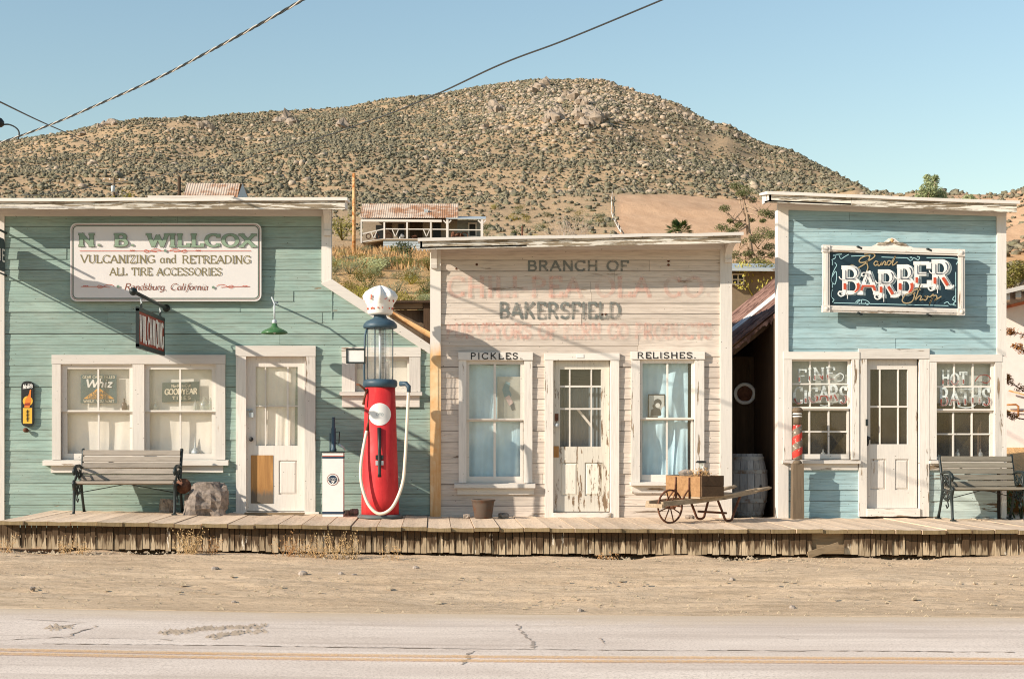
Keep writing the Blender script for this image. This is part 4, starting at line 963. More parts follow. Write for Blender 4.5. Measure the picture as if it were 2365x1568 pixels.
# ---- gooseneck lamp
L0 = P(635, 703, 0); lp = thing('gooseneck_lamp', 'green enamel barn lamp on a gooseneck arm above the green shop door', 'lamp', L0)
e = .55; lc = Vector((X(634, -e), -e, 0)); ztop = Z(702, -e)
MB().tube([L0+Vector((0, .0, 0)), L0+Vector((0, -.12, .02)), L0+Vector((0, -.38, .055)), Vector((lc.x, -e+.02, ztop)), Vector((lc.x, -e-.012, ztop-.03)), Vector((lc.x, -e-.012, ztop-.12)), Vector((lc.x, -e, Z(742, -e)))], .012, 8).build('arm', MT['galv'], lp)
MB().lathe([(.05, -.012), (.05, 0)], L0, 14, 'y').build('wall_plate', MT['galv'], lp)
z2 = Z(771, -e); z1_ = Z(738, -e)
MB().lathe([(.016, z1_), (.03, z1_-.01), (.034, z1_-.05), (.03, z1_-.055)], (lc.x, -e, 0), 16).build('socket', MT['galv'], lp)
MB().lathe([(.034, z1_-.052), (.04, z1_-.085), (.06, z1_-.105), (.12, z2+.055), (.165, z2+.03), (.178, z2), (.172, z2), (.155, z2+.02), (.05, z2+.06)], (lc.x, -e, 0), 28).build('lamp_shade', MT['shade_green'], lp)
MB().lathe([(.01, z2+.055), (.03, z2+.035), (.028, z2+.015), (.0, z2)], (lc.x, -e, 0), 12).build('bulb', MT['enamel'], lp)
# ---- thermometer
th = thing('thermometer', 'narrow black and yellow enamel thermometer with a bottle picture on the green wall', 'thermometer', P(62.5, 986, -.03))
MB().prism(rrect(49, 77.5, 880, 985, 12, -.055), (0, .035, 0)).build('plate', MT['black'], th)
pp = wallput(-.057)
q = MB(); q.add([pp(*p, 0) for p in ((53, 942), (74, 942), (74, 978), (53, 978))], [(3,2,1,0)]); q.build('scale_panel', MT['i_yellow'], th)
q = MB(); disc2d(q, (64, 926), 11.5, pp, 0); q.build('sun_disc', MT['i_yellow'], th)
q = MB(); q.add([pp(*p, 2) for p in ((56, 940), (59, 922), (66, 912), (69, 900), (72, 900), (71, 914), (72, 924), (68, 941))], [tuple(range(7, -1, -1))]); q.build('bottle_picture', flat('orange_bottle_paint', S(232, 128, 52)), th)
q = MB(); q.add([pp(*p, 3) for p in ((57, 931), (69, 930), (69, 936), (56, 937))], [(3,2,1,0)]); q.build('bottle_label', MT['i_dkred'], th)
q = MB(); q.add([pp(*p, 4) for p in ((63, 946), (64.6, 946), (64.6, 974), (63, 974))], [(3,2,1,0)])
for k in range(8): q.add([pp(*p, 4) for p in ((60, 948+k*3.2), (67.5, 948+k*3.2), (67.5, 949+k*3.2), (60, 949+k*3.2))], [(3,2,1,0)])
q.build('scale_marks', MT['i_black'], th)
q = MB(); walltext(q, 'Nesbitts', 53, 75, 888, 898, -.058, -3, thick=.16, thin=.12, track=.04, slant=.2); letters(q, 'letter', MT['i_white'], th)
kn = MB().lathe([(.03, 0), (.03, -.012), (.014, -.02), (.014, -.04), (.032, -.055), (.032, -.075), (.01, -.085)], P(62, 993, 0), 14, 'y'); single('door_bell', kn, MT['rust'], 'small rusty round bell knob below the thermometer', 'bell')
# ---- posters and bottles behind the glass
def poster(name, u0, u1, v0, v1, y, mat, label, skew=0):
    p = [P(u0, v1, y), P(u1, v1-skew, y), P(u1-1, v0-skew, y), P(u0+1, v0, y)]; o = thing(name, label, 'poster', p[0].lerp(p[1], .5)); MB().prism(p[::-1], (0, .004, 0)).build('card', mat, o); return o
po = poster('window_poster', 186, 270, 866, 931, .06, plain('teal_poster', S(44, 80, 88), .6), 'teal gear grease poster with an orange triangle in the left window')
q = MB(); walltext(q, 'GEAR CASES FILLED', 191, 265, 868, 873.5, .057, thick=.2, thin=.16, track=.15); letters(q, 'letter', MT['i_cream'], po)
q = MB(); walltext(q, 'Whiz', 198, 258, 876, 894, .057, thick=.24, thin=.12, track=.06, slant=.15); letters(q, 'letter', MT['i_white'], po)
q = MB(); q.add([wallput(.057)(*p) for p in ((192, 921), (228, 895), (264, 921))], [(2,1,0)]); q.build('triangle', MT['i_orange'], po)
q = MB(); walltext(q, 'GEAR', 212, 246, 904, 911, .054, thick=.2, thin=.15); walltext(q, 'GREASE', 203, 251, 913, 919.5, .054, thick=.2, thin=.15); letters(q, 'letter', MT['i_teal'], po)
q = MB(); walltext(q, 'WHILE YOU WAIT', 193, 264, 923.5, 929, .057, thick=.2, thin=.16, track=.15); letters(q, 'letter', MT['i_cream'], po)
po = poster('window_poster', 374, 461, 884, 929, .06, plain('dark_green_poster', S(38, 66, 66), .6), 'dark green tyre poster with white lettering in the right window', 3)
q = MB(); walltext(q, 'No-Rim-Cut', 396, 440, 888, 894, .057, -1, thick=.2, thin=.14); walltext(q, 'GOODYEAR', 381, 455, 899, 911, .057, -2, thick=.24, thin=.16, serif=.06, track=.12); walltext(q, 'TIRES', 398, 440, 916, 922.5, .057, -1, thick=.24, thin=.18, track=.35); letters(q, 'letter', MT['i_cream'], po)
def bottle(u, v, h, r, y, mat, label, grp='bottles on the sash rails'):
    z0 = Z(v, y); single('bottle', MB().lathe([(r*.9, 0), (r, .01), (r, h*.5), (r*.8, h*.6), (r*.32, h*.72), (r*.3, h*.95), (r*.4, h*.96), (r*.4, h)], (X(u, y), y, z0), 14), mat, label, 'bottle', grp)
clear = glass('bottle_glass', (.85, .9, .88, 1), .12, .25, S(230, 228, 222)); brown = plain('brown_bottle', S(84, 62, 52), .3)
bottle(287, 947.5, .16, .035, .07, brown, 'brown bottle on the rail of the left window'); bottle(359, 947.5, .15, .03, .065, clear, 'clear bottle below the dark green poster, leftmost')
bottle(451, 947.5, .15, .028, .065, clear, 'slim clear bottle right of the dark green poster'); bottle(471, 947.5, .18, .055, .065, clear, 'wide clear flask on the rail of the right window'); bottle(486, 947.5, .17, .03, .065, clear, 'clear bottle at the right end of the rail')
for u0, u1, nm in ((143, 307, 'left'), (335, 498, 'right')):
    single('rail_shelf', MB().box(X(u0), X(u1), .035, .14, Z(950.5), Z(948)), MT['trim_x'], 'narrow shelf behind the meeting rail of the '+nm+' window', 'shelf')
oc = P(451, 1048, .1); single('oil_can', MB().lathe([(.055, 0), (.06, .02), (.04, .06), (.02, .085), (.014, .09), (.006, .20), (.003, .23)], (oc.x, .1, Z(1060, .1)+.07), 14), MT['galv'], 'small long-spouted oil can in the right lower window', 'oil can')
for a, b, nm in ((1901, .06, 'left window of the barber shop'), (2212, .06, 'middle lower pane of the right barber window'), (2264, .06, 'right lower pane of the right barber window')):
    bottle(a, 1056, .11, .03, .1, clear, 'small clear tonic bottle in the '+nm, 'tonic bottles')
# pictures in the pink shop windows
po = poster('framed_picture', 1496, 1537, 910, 964, .055, MT['black'], 'black framed portrait photograph in the RELISHES window'); pp = wallput(.053)
q = MB(); q.add([pp(*p) for p in ((1499, 913), (1534, 913), (1534, 961), (1499, 961))], [(3,2,1,0)]); q.build('photo', plain('photo_paper', S(190, 192, 186), .5), po)
q = MB(); disc2d(q, (1519, 930), 9, pp, 2); disc2d(q, (1513, 938), 6, pp, 3); q.add([pp(*p, 4) for p in ((1502, 960), (1504, 946), (1514, 941), (1524, 944), (1529, 960))], [(4,3,2,1,0)]); q.build('portrait', plain('photo_dark', S(70, 70, 68), .5), po)
q = MB(); disc2d(q, (1519, 936), 5.5, pp, 6); q.build('portrait_face', plain('photo_light', S(214, 212, 204), .5), po)
po = poster('wall_chart', 1148, 1204, 870, 966, .055, plain('grey_chart', S(176, 176, 166), .8), 'grey faded picture with a feathered figure in the PICKLES window'); pp = wallput(.053)
for pts, c_ in ((((1160, 900), (1168, 880), (1178, 884), (1176, 900), (1182, 912), (1174, 922), (1164, 916)), (120, 150, 156)), (((1166, 918), (1176, 912), (1184, 926), (1186, 940), (1176, 936)), (214, 190, 184)), (((1178, 936), (1186, 930), (1190, 946), (1182, 948)), (90, 96, 100))):
    q = MB(); q.add([pp(*p, 1+len(po.children)) for p in pts], [tuple(range(len(pts)-1, -1, -1))]); q.build('figure_patch', plain('figure_tint', S(*c_), .8), po)
# ---- barber sign
Y = -.17
bs = thing('barber_sign', 'dark framed barber sign with curly white, red and gold lettering', 'sign', P(2065, 727, Y))
def sk(u, v):       # the board hangs a little askew
    return v+(u-1902)/326*lerp(10.3, 7.8, (v-566)/154)
def bp(u, v, lay=0, y=None): return tuple(P(u, sk(u, v), (Y if y is None else y))+Vector((0, -lay*.0009, 0)))
MB().prism([bp(*p) for p in ((1912, 576), (2218, 576), (2218, 711), (1912, 711))][::-1], (0, .03, 0)).build('panel', MT['signdark'], bs)
for i_, (a, b, c_, d_) in enumerate(((1912, 2218, 566, 581), (1912, 2218, 705, 720), (1901.5, 1916.5, 566, 720), (2213.5, 2228.5, 566, 720))):
    o = [bp(a, c_, 0, Y-.022), bp(b, c_, 0, Y-.022), bp(b, d_, 0, Y-.022), bp(a, d_, 0, Y-.022)]
    f = MB(); f.prism(o[::-1], (0, .06, 0)); 
    if i_ < 2: o2 = [bp(a, lerp(c_, d_, .3), 0, Y-.034), bp(b, lerp(c_, d_, .3), 0, Y-.034), bp(b, lerp(c_, d_, .7), 0, Y-.034), bp(a, lerp(c_, d_, .7), 0, Y-.034)]
    else: o2 = [bp(lerp(a, b, .3), c_, 0, Y-.034), bp(lerp(a, b, .7), c_, 0, Y-.034), bp(lerp(a, b, .7), d_, 0, Y-.034), bp(lerp(a, b, .3), d_, 0, Y-.034)]
    f.prism(o2[::-1], (0, .02, 0)); f.build('frame_rail', MT['worn_x' if i_ < 2 else 'worn_z'], bs)
for u, v in ((1909, 573.5), (2221, 573.5), (1909, 712.5), (2221, 712.5)):
    o = [bp(u-8, v-8, 0, Y-.048), bp(u+8, v-8, 0, Y-.048), bp(u+8, v+8, 0, Y-.048), bp(u-8, v+8, 0, Y-.048)]
    blk = MB().prism(o[::-1], (0, .08, 0)).build('corner_block', MT['worn_z'], bs)
    MB().lathe([(.026, 0), (.026, -.008), (.016, -.004), (.008, -.010)], Vector(bp(u, v, 0, Y-.048)), 14, 'y').build('rosette', MT['worn_z'], blk)
cr = [(2012, 566), (2022, 561), (2036, 559), (2046, 552), (2053, 546), (2060, 544), (2067, 546), (2074, 552), (2084, 559), (2098, 561), (2110, 566)]
MB().prism([bp(u, v, 0, Y-.01) for u, v in cr][::-1], (0, .03, 0)).build('crest', MT['trim_x'], bs)
for sgn in (-1, 1):
    MB().tube([Vector(bp(2060+sgn*t*36, 551+t*11+2*math.sin(t*5), 0, Y-.02)) for t in np.linspace(0.1, 1, 9)], [.016, .02, .014, .018, .015, .018, .013, .014, .006], 6).build('crest_carving', MT['peel_x'], bs)
MB().lathe([(.028, 0), (.024, -.012), (.0, -.02)], Vector(bp(2060, 551, 0, Y-.012)), 12, 'y').build('crest_boss', MT['orange_rust'], bs)
for u, v in ((1980, 567), (2141, 567), (1981, 720), (2141, 720)):
    MB().beam(Vector(bp(u, v, 0, Y-.05)), Vector(bp(u+10, v+5, 0, Y-.02)), .03, .02).build('hook', MT['iron'], bs)
LET = [('B', 1946, 1984, 618, 676), ('A', 1987, 2023, 628, 677), ('R', 2030, 2067, 627, 683), ('B', 2074, 2108, 616, 677), ('E', 2112, 2146, 608, 660), ('R', 2154, 2194, 604, 663)]
for dx, dv, lay, mt in ((5, 2, .003, 'i_grey'), (0, 0, .012, 'i_white')):
    for ch, u0, u1, v0, v1 in LET:
        q = MB(); text(q, ch, P(u0+dx, v1+dv, Y-lay), (1, 0, 0), (0, 0, 1), (u1-u0)*(D0+Y)/F, (v1-v0)*(D0+Y)/F, thick=.23, thin=.11, serif=.13)
        if mt == 'i_white':
            tp = lambda u, v, l=0: tuple(P(u, v, Y-.020-l*.0004))
            if ch in 'BR': curl(q, [(u0+6, v1-6), (u0+4, v1+4), (u0-4, v1+8), (u0-10, v1+3), (u0-7, v1-3), (u0-3, v1-1)], 3.2, tp, 1); curl(q, [(u0+9, v1), (u0+11, v1+7), (u0+11, v1+14)], 1.6, tp, 2); curl(q, [(u0+2, v0+28), (u0-5, v0+26), (u0-8, v0+21)], 2.4, tp, 3)
            if ch == 'R': curl(q, [(u1-4, v1-3), (u1+3, v1+2), (u1+9, v1-4)], 3.0, tp, 4)
            if ch == 'A': curl(q, [(u0+16, v0+3), (u0+6, v0+2), (u0+3, v0+8), (u0+7, v0+10)], 3.0, tp, 4)
        q.build('letter', MT[mt], bs)
for ch, u0, u1, v0, v1 in LET:
    q = MB(); text(q, ch, P(u0, v1, Y-.026), (1, 0, 0), (0, 0, 1), (u1-u0)*(D0+Y)/F, (v1-v0)*(D0+Y)/F, thick=.12, thin=.05, clip=(.02, .42)); q.build('letter_fill', MT['i_red'], bs)
    q = MB(); text(q, ch, P(u0+2, v1-1, Y-.021), (1, 0, 0), (0, 0, 1), (u1-u0)*(D0+Y)/F, (v1-v0)*(D0+Y)/F, thick=.035, thin=.02, clip=(.5, .97)); q.build('letter_inline', MT['i_navy'], bs)
def scr(pts, w, mt, lay=8):
    q = MB(); curl(q, pts, w, lambda u, v, l=0: bp(u, v, lay+l)); q.build('script_stroke', MT[mt], bs)
G_ = 'i_gold'
scr([(1962, 616), (1966, 610), (1972, 612)], 2.2, G_); scr([(1976, 620), (1998, 606), (2008, 592), (2002, 588), (1988, 594), (1984, 602), (1992, 604), (2008, 598), (2020, 588), (2014, 582), (1996, 584)], 2.6, G_); scr([(2001, 604), (2004, 614), (2002, 622)], 2.6, G_)
scr([(2028, 602), (2022, 600), (2018, 606), (2022, 610), (2028, 604), (2030, 600), (2027, 609), (2032, 609), (2036, 602), (2036, 609), (2042, 600), (2045, 603), (2043, 608), (2049, 607)], 2.4, G_)
scr([(2058, 600), (2052, 598), (2048, 605), (2052, 608), (2058, 602), (2068, 586), (2062, 600), (2061, 608), (2067, 605), (2072, 600)], 2.4, G_)
scr([(2124, 664), (2118, 662), (2106, 668), (2110, 678), (2104, 692), (2090, 696), (2082, 690), (2090, 676), (2104, 672), (2112, 672)], 2.6, G_, 34); scr([(2118, 666), (2124, 650), (2116, 676), (2112, 688), (2122, 678), (2126, 680), (2123, 688), (2129, 686), (2136, 678), (2140, 682), (2135, 688), (2131, 684), (2138, 678), (2146, 680), (2154, 674), (2144, 700), (2152, 680), (2160, 676), (2162, 682), (2156, 688), (2166, 682), (2172, 678)], 2.4, G_, 34)
Mi = 'i_mint'
for pts in ([(1924, 588), (1944, 586)], [(1966, 590), (2010, 587)], [(2036, 590), (2100, 590)], [(2140, 588), (2208, 588), (2208, 602)], [(1922, 598), (1922, 612)], [(2207, 620), (2207, 690)], [(1922, 652), (1922, 664)], [(1926, 699), (2190, 699)],
            [(1920, 600), (1928, 596), (1930, 590), (1924, 590)], [(1921, 640), (1930, 626), (1932, 640), (1928, 656), (1920, 648), (1922, 634), (1928, 620), (1932, 612), (1928, 606)], [(1938, 590), (1942, 597), (1950, 592), (1960, 586)], [(2096, 592), (2104, 588), (2108, 592), (2102, 596), (2098, 590), (2112, 590), (2120, 594), (2124, 588), (2118, 586)],
            [(1976, 696), (1984, 690), (1990, 694), (1986, 700), (1980, 697), (1990, 690), (2002, 692), (2008, 698), (2002, 701), (1998, 696)], [(2204, 676), (2200, 684), (2206, 688), (2200, 696), (2208, 698)], [(2180, 694), (2188, 690), (2194, 696), (2204, 694)], [(1922, 668), (1920, 684), (1926, 692), (1922, 697)]):
    scr(pts if len(pts) > 2 else [pts[0], ((pts[0][0]+pts[1][0])/2, (pts[0][1]+pts[1][1])/2), pts[1]], 1.5, Mi, 4)
# ---- barber pole on its post
bx, by = X(1841.5, -.22), -.22; bpz = lambda v: Z(v, -.22)
bpo = thing('barber_pole', 'wooden red striped barber pole on a grey post before the left barber window', 'barber pole', (bx, by, zdeck(bx)))
MB().hexa([(bx-.075, by-.07, zdeck(bx)), (bx+.075, by-.07, zdeck(bx)), (bx+.075, by+.07, zdeck(bx)), (bx-.075, by+.07, zdeck(bx)), (bx-.07, by-.065, bpz(1070)), (bx+.07, by-.065, bpz(1070)), (bx+.07, by+.065, bpz(1070)), (bx-.07, by+.065, bpz(1070))]).lathe([(.07, bpz(1071)), (.055, bpz(1065)), (.03, bpz(1062))], (bx, by, 0), 12).build('post', MT['oldwood_z'], bpo)
m = Mat('spiral_pole_paint'); tc = m.n('TexCoord').outputs['Object']; sp_ = m.n('SeparateXYZ', {0: tc}); ang = m.math('ARCTAN2', sp_.outputs[1], sp_.outputs[0])
ph = m.math('FRACT', m.math('ADD', m.math('MULTIPLY', sp_.outputs[2], 5.2), m.math('MULTIPLY', ang, -1/6.2832)))
wear = m.noise(m.pos(3, 3, 3), 6, 6, .7)
c = m.mix(m.math('GREATER_THAN', ph, .5), S(120, 106, 92), S(196, 60, 50)); c = m.mix(m.ramp(wear, .58, .62), c, S(214, 200, 184)); c = m.mix(m.ramp(wear, .40, .36), c, S(110, 92, 74)); polem = m.fin(c, .75, wear, .3, .004)
zb_, zt_ = bpz(1061), bpz(940); hh = zt_-zb_
o = MB().lathe([(.05, .0), (.062, .01), (.066, hh*.12), (.066, hh*.2), (.063, hh*.5), (.058, hh*.66)], (0, 0, 0), 20).build('striped_shaft', polem, bpo, local=True); o.location = Vector((bx, by, zb_))-bpo.location
MB().lathe([(.058, zb_+hh*.66), (.05, zb_+hh*.80), (.054, zb_+hh*.82)], (bx, by, 0), 18).build('bare_neck', MT['oldwood_z'], bpo)
for f_ in (.02, .81, .86): MB().lathe([(.06, zb_+hh*f_), (.062, zb_+hh*(f_+.012)), (.058, zb_+hh*(f_+.024))], (bx, by, 0), 18).build('white_band', MT['i_white'], bpo)
MB().lathe([(.05, zb_+hh*.88), (.07, zb_+hh*.92), (.072, zb_+hh*.95), (.05, zb_+hh*.99), (.0, zt_)], (bx, by, 0), 18).build('ball_cap', MT['oldwood_z'], bpo)
# ---- benches
def bench(loc, w, yaw, slat, label):
    b = thing('park_bench', label, 'bench', loc, 'iron and slat benches'); b.rotation_euler.z = yaw
    for sx in (-1, 1):
        x = sx*w/2; T = lambda pts: [(x, y, z) for y, z in pts]
        q = MB(); q.tube(T([(-.30, .0), (-.27, .05), (-.255, .2), (-.235, .31), (-.26, .38), (-.285, .41), (-.27, .44), (-.24, .43)]), [.022, .018, .02, .024, .026, .024, .018, .012], 8)
        q.box(x-.028, x+.028, -.34, -.26, 0, .022); q.build('front_leg', MT['iron'], b, True)
        q = MB(); q.tube(T([(.25, .0), (.19, .12), (.12, .28), (.075, .40), (.10, .52), (.145, .66), (.19, .80), (.20, .845), (.215, .85)]), [.022, .018, .02, .024, .022, .02, .02, .024, .012], 8)
        q.box(x-.028, x+.028, .20, .29, 0, .022); q.build('rear_leg', MT['iron'], b, True)
        q = MB(); q.tube(T([(-.25, .40), (-.1, .385), (.08, .40)]), .02, 8); q.tube(T([(-.24, .34), (-.1, .25), (.11, .30)]), .012, 6); q.tube(T([(-.1, .385), (-.1, .25)]), .011, 6); q.tube(T([(-.2, .30), (.02, .39)]), .01, 6); q.tube(T([(.06, .30), (-.12, .39)]), .01, 6)
        for cy, cz, rr in ((-.17, .33, .035), (-.04, .32, .04), (.06, .34, .03)): q.tube([(x, cy+rr*math.cos(t), cz+rr*math.sin(t)) for t in np.linspace(0, 6.28, 11)[:-1]], .008, 5, closed=True)
        q.tube(T([(-.1, .25), (-.13, .19), (-.08, .16), (-.04, .2)]), .009, 5); q.build('seat_bracket', MT['iron'], b, True)
        q = MB(); q.tube(T([(.125, .60), (.0, .635), (-.15, .63), (-.235, .60), (-.27, .565), (-.255, .53), (-.225, .54), (-.23, .57)]), [.018, .02, .022, .024, .026, .02, .014, .01], 8); q.tube(T([(-.22, .42), (-.17, .5), (-.19, .6)]), .016, 6)
        q.tube(T([(-.15, .60), (-.02, .46), (.1, .55)]), .009, 5); q.tube(T([(-.16, .46), (.0, .56), (.1, .48)]), .009, 5)
        for cy, cz, rr in ((-.1, .53, .04), (.02, .53, .05)): q.tube([(x, cy+rr*math.cos(t), cz+rr*math.sin(t)) for t in np.linspace(0, 6.28, 11)[:-1]], .008, 5, closed=True)
        q.build('armrest', MT['iron'], b, True)
    r = random.Random(int(w*100))
    for k in range(5):
        t = k/4; c = Vector((r.uniform(-.004, .004), lerp(.075, .165, t), lerp(.475, .80, t))); MB().obox(c, (1, 0, r.uniform(-.004, .004)), (0, .325, -.09), (0, .09, .325), w/2-.012, .012, .034).build('back_slat', slat, b, True)
    for k in range(5):
        t = k/4; MB().obox((0, lerp(-.245, .045, t), .425-.022*math.sin(t*3.1)), (1, 0, r.uniform(-.003, .003)), (0, 1, 0), (0, 0, 1), w/2-.01, .030, .014).build('seat_slat', slat, b, True)
    MB().tube([(-w/2, -.1, .28), (-.05, -.1, .39), (.05, -.1, .39), (w/2, -.1, .28)], .006, 5).build('tie_rod', MT['iron'], b, True)
    return b
bench((X(298, -.5), -.50, zdeck(-4)-.012), 1.31, -.03, MT['slat'], 'long slatted park bench below the double window of the green shop')
bench((X(2266, -.42), -.42, zdeck(7)+.0), .96, .02, MT['slat_dark'], 'short grey slatted park bench before the right barber window')
# ---- rocks, disc, pot on the boardwalk
def placed_rock(u, v, y, rx_, h, seed, label, sx=1, sy=.8, mat='stone'):
    x = X(u, y); z = zdeck(x); q = MB(); rock(q, (0, 0, 0), 1, seed, 1, 30, .42, 18)
    for i, p in enumerate(q.v):
        a, b, c_ = p; a = max(-1, min(1, a*1.15)); c_ = max(-.5, min(1.0, c_*1.1)); q.v[i] = (x+a*rx_*sx, y+b*rx_*sy, z+(c_+.45)*h/1.42)
    return single('rock', q, MT[mat], label, 'rock')
MT['darkstone'] = plain('dark_grey_stone', S(126, 114, 105), .95, var=.5, sc=22, bs=1.0)
placed_rock(476, 1192, -.55, .29, .42, 3, 'large grey boulder standing beside the left bench', mat='darkstone')
placed_rock(386, 1178, -.2, .10, .18, 8, 'small tan rock under the left bench')
placed_rock(803, 1190, -.2, .055, .07, 9, 'small brown rock beside the oil dispenser'); placed_rock(818, 1190, -.22, .06, .09, 10, 'small brown rock behind the foot of the red pump')
placed_rock(1163, 1190, -.35, .07, .07, 14, 'small dark stone beside the iron pot'); placed_rock(1593, 1187, -.35, .06, .05, 15, 'pale stone behind the wheelbarrow legs'); placed_rock(1078, 1191, -.4, .045, .05, 17, 'pale stone left of the iron pot')
c = P(424, 1122, -.62); single('iron_disc', MB().lathe([(.10, 0), (.10, -.025), (.035, -.04), (.03, -.06), (.0, -.06)], c, 22, 'y'), MT['rust'], 'rusty round iron disc leaning between bench and boulder', 'disc')
px, py = X(1116, -.55), -.55; zp = zdeck(px)
po = thing('iron_pot', 'rusty brown iron pot on the boardwalk below the PICKLES window', 'pot', (px, py, zp))
MB().lathe([(.10, zp), (.115, zp+.02), (.14, zp+.19), (.145, zp+.225), (.16, zp+.235), (.16, zp+.25), (.138, zp+.25), (.12, zp+.12), (.0, zp+.10)], (px, py, 0), 24).build('body', rusty('dark_pot_iron', S(86, 72, 62), S(104, 70, 50), .4, 8, .85), po)
# ---- gas pump
px, py = X(878, -.63), -.63; zp = zdeck(px); k = 19.37/F
gp = thing('gas_pump', 'tall red visible-cylinder gas pump with white crown globe and cream hose', 'gas pump', (px, py, zp))
zv = lambda v: Z(v, -.63)
MB().lathe([(.30, zp), (.30, zp+.02), (.285, zp+.035), (.255, zp+.045)], (px, py, 0), 28).build('base_plate', rusty('grey_base', S(90, 96, 96), S(110, 84, 66), .3, 8), gp)
MB().lathe([(.245, zp+.03), (.2425, zp+.25), (.195, zv(893))], (px, py, 0), 64).build('body', MT['pump_red'], gp)
MB().lathe([(.20, zv(895)), (.222, zv(892)), (.226, zv(884)), (.215, zv(879)), (.20, zv(877)), (.17, zv(876))], (px, py, 0), 32).build('collar', MT['navy'], gp)
MB().lathe([(.165, zv(878)), (.165, zv(757))], (px, py, 0), 32).build('glass_cylinder', MT['pump_glass'], gp)
MB().tube([(px, py, zv(877)), (px, py, zv(757))], .02, 8).build('standpipe', MT['galv'], gp)
q = MB(); q.box(px+.03, px+.045, py-.02, py-.01, zv(876), zv(760))
for t in range(10): q.box(px+.02, px+.055, py-.025, py-.02, zv(872-t*11), zv(871-t*11))
q.build('gallon_scale', MT['black'], gp)
for a in range(8):
    an = math.radians(22+a*45); MB().tube([(px+.178*math.cos(an), py+.178*math.sin(an), zv(878)), (px+.178*math.cos(an), py+.178*math.sin(an), zv(757))], .004, 6).build('guard_rod', MT['navy'], gp)
MB().lathe([(.18, zv(760)), (.215, zv(758)), (.224, zv(755)), (.216, zv(749)), (.18, zv(742)), (.09, zv(735)), (.08, zv(729)), (.085, zv(727))], (px, py, 0), 32).build('dome_cap', MT['navy'], gp)
z0, z1 = zv(728), zv(659); hh = z1-z0
def crown(i, an): return 1+[0, 0, .0, .0, .03, .09, .12, .18, .22, .24, 0][i]*math.cos(8*an)
MB().lathe([(.10, z0), (.15, z0+.008), (.163, z0+.03), (.172, z0+hh*.34), (.178, z0+hh*.38), (.205, z0+hh*.54), (.205, z0+hh*.64), (.165, z0+hh*.78), (.11, z0+hh*.88), (.055, z0+hh*.96), (.01, z1)], (px, py, 0), 64, mod=crown).build('crown_globe', MT['globe'], gp)
r = random.Random(4)
for i in range(22):
    an = -math.pi/2+r.uniform(-1.3, 1.3); lev = r.choice([.2, .22, .45, .5, .52, .6]); rr = (.174 if lev < .3 else .205)*1.01; c = Vector((px+rr*math.cos(an), py+rr*math.sin(an), z0+hh*lev)); t1 = Vector((-math.sin(an), math.cos(an), 0)); s = r.uniform(.004, .010)
    MB().obox(c, t1, (math.cos(an), math.sin(an), 0), (0, 0, 1), s, .003, s*r.uniform(.8, 2)).build('paint_fleck', MT['i_red'], gp)
# hose
hp = [P(924, 886, -.78), P(938, 886, -.82), P(944, 893, -.84), P(944, 906, -.85)]
MB().tube(hp, [.035, .032, .03, .026], 10).build('hose_fitting', MT['navy'], gp)
hz = [(943.5, 905, -.85), (941, 960, -.87), (938, 1020, -.88), (935, 1070, -.89), (931, 1110, -.90), (920, 1145, -.93), (905, 1172, -.955), (886, 1185, -.965), (868, 1183, -.96), (850, 1163, -.94), (838, 1130, -.92), (833, 1100, -.90), (834, 1070, -.87), (838, 1042, -.84), (843, 1015, -.82), (847, 995, -.80)]
def cr3(pts, n=5):
    q = [pts[0]]+list(pts)+[pts[-1]]; out = []
    for i in range(1, len(q)-2):
        p0, p1, p2, p3 = q[i-1:i+3]
        for k_ in range(n): t = k_/n; out.append(.5*((2*p1)+(-p0+p2)*t+(2*p0-5*p1+4*p2-p3)*t*t+(-p0+3*p1-3*p2+p3)*t**3))
    return out+[pts[-1]]
MB().tube(cr3([P(*h) for h in hz]), .0205, 10).build('hose', MT['hose'], gp)
MB().tube([P(847, 997, -.80), P(851, 975, -.78), P(853, 955, -.78)], [.018, .014, .012], 8).build('nozzle', MT['rust'], gp)
# faces on the front of the body
def bodyr(z): return lerp(.2425, .195, (z-zp-.25)/(zv(893)-zp-.25))
rd = bodyr(zv(957)); q = MB(); n = 32; ring = [(.145*j/8*math.cos(6.2832*i/n), .145*j/8*math.sin(6.2832*i/n)) for j in range(1, 9) for i in range(n)]
q.add([(px+a, py-math.sqrt(max(0, bodyr(zv(957)+b)**2-a*a))-.003, zv(957)+b) for a, b in ring], [tuple(range(n))]+[(j*n+i, (j+1)*n+i, (j+1)*n+(i+1) % n, j*n+(i+1) % n) for j in range(7) for i in range(n)]); q.build('white_roundel', MT['enamel'], gp)
q = MB()
for cx_, cz_, rr in ((-.03, .0, .018), (.005, .006, .015), (.035, -.004, .02)):
    q.add([(px+cx_+rr*s_*math.cos(t), py-rd-.006, zv(957)+cz_+rr*s_*math.sin(t)) for s_ in (1, .72) for t in np.linspace(0, 6.28, 13)[:-1]], [(i, (i+1) % 12, 12+(i+1) % 12, 12+i) for i in range(12)])
q.build('faded_emblem', MT['i_grey'], gp)
MB().tube([(px-.004, py-.235, zv(988)), (px, py-.262, zv(1040)), (px+.002, py-.285, zv(1092)), (px+.002, py-.29, zv(1100))], [.026, .022, .02, .026], 10).build('pump_lever', MT['black'], gp)
for vv in (1055, 1068): MB().box(px-.05, px+.05, py-.275, py-.225, zv(vv+5), zv(vv-5)).build('lever_clamp', MT['galv'] if vv > 1060 else MT['iron'], gp)
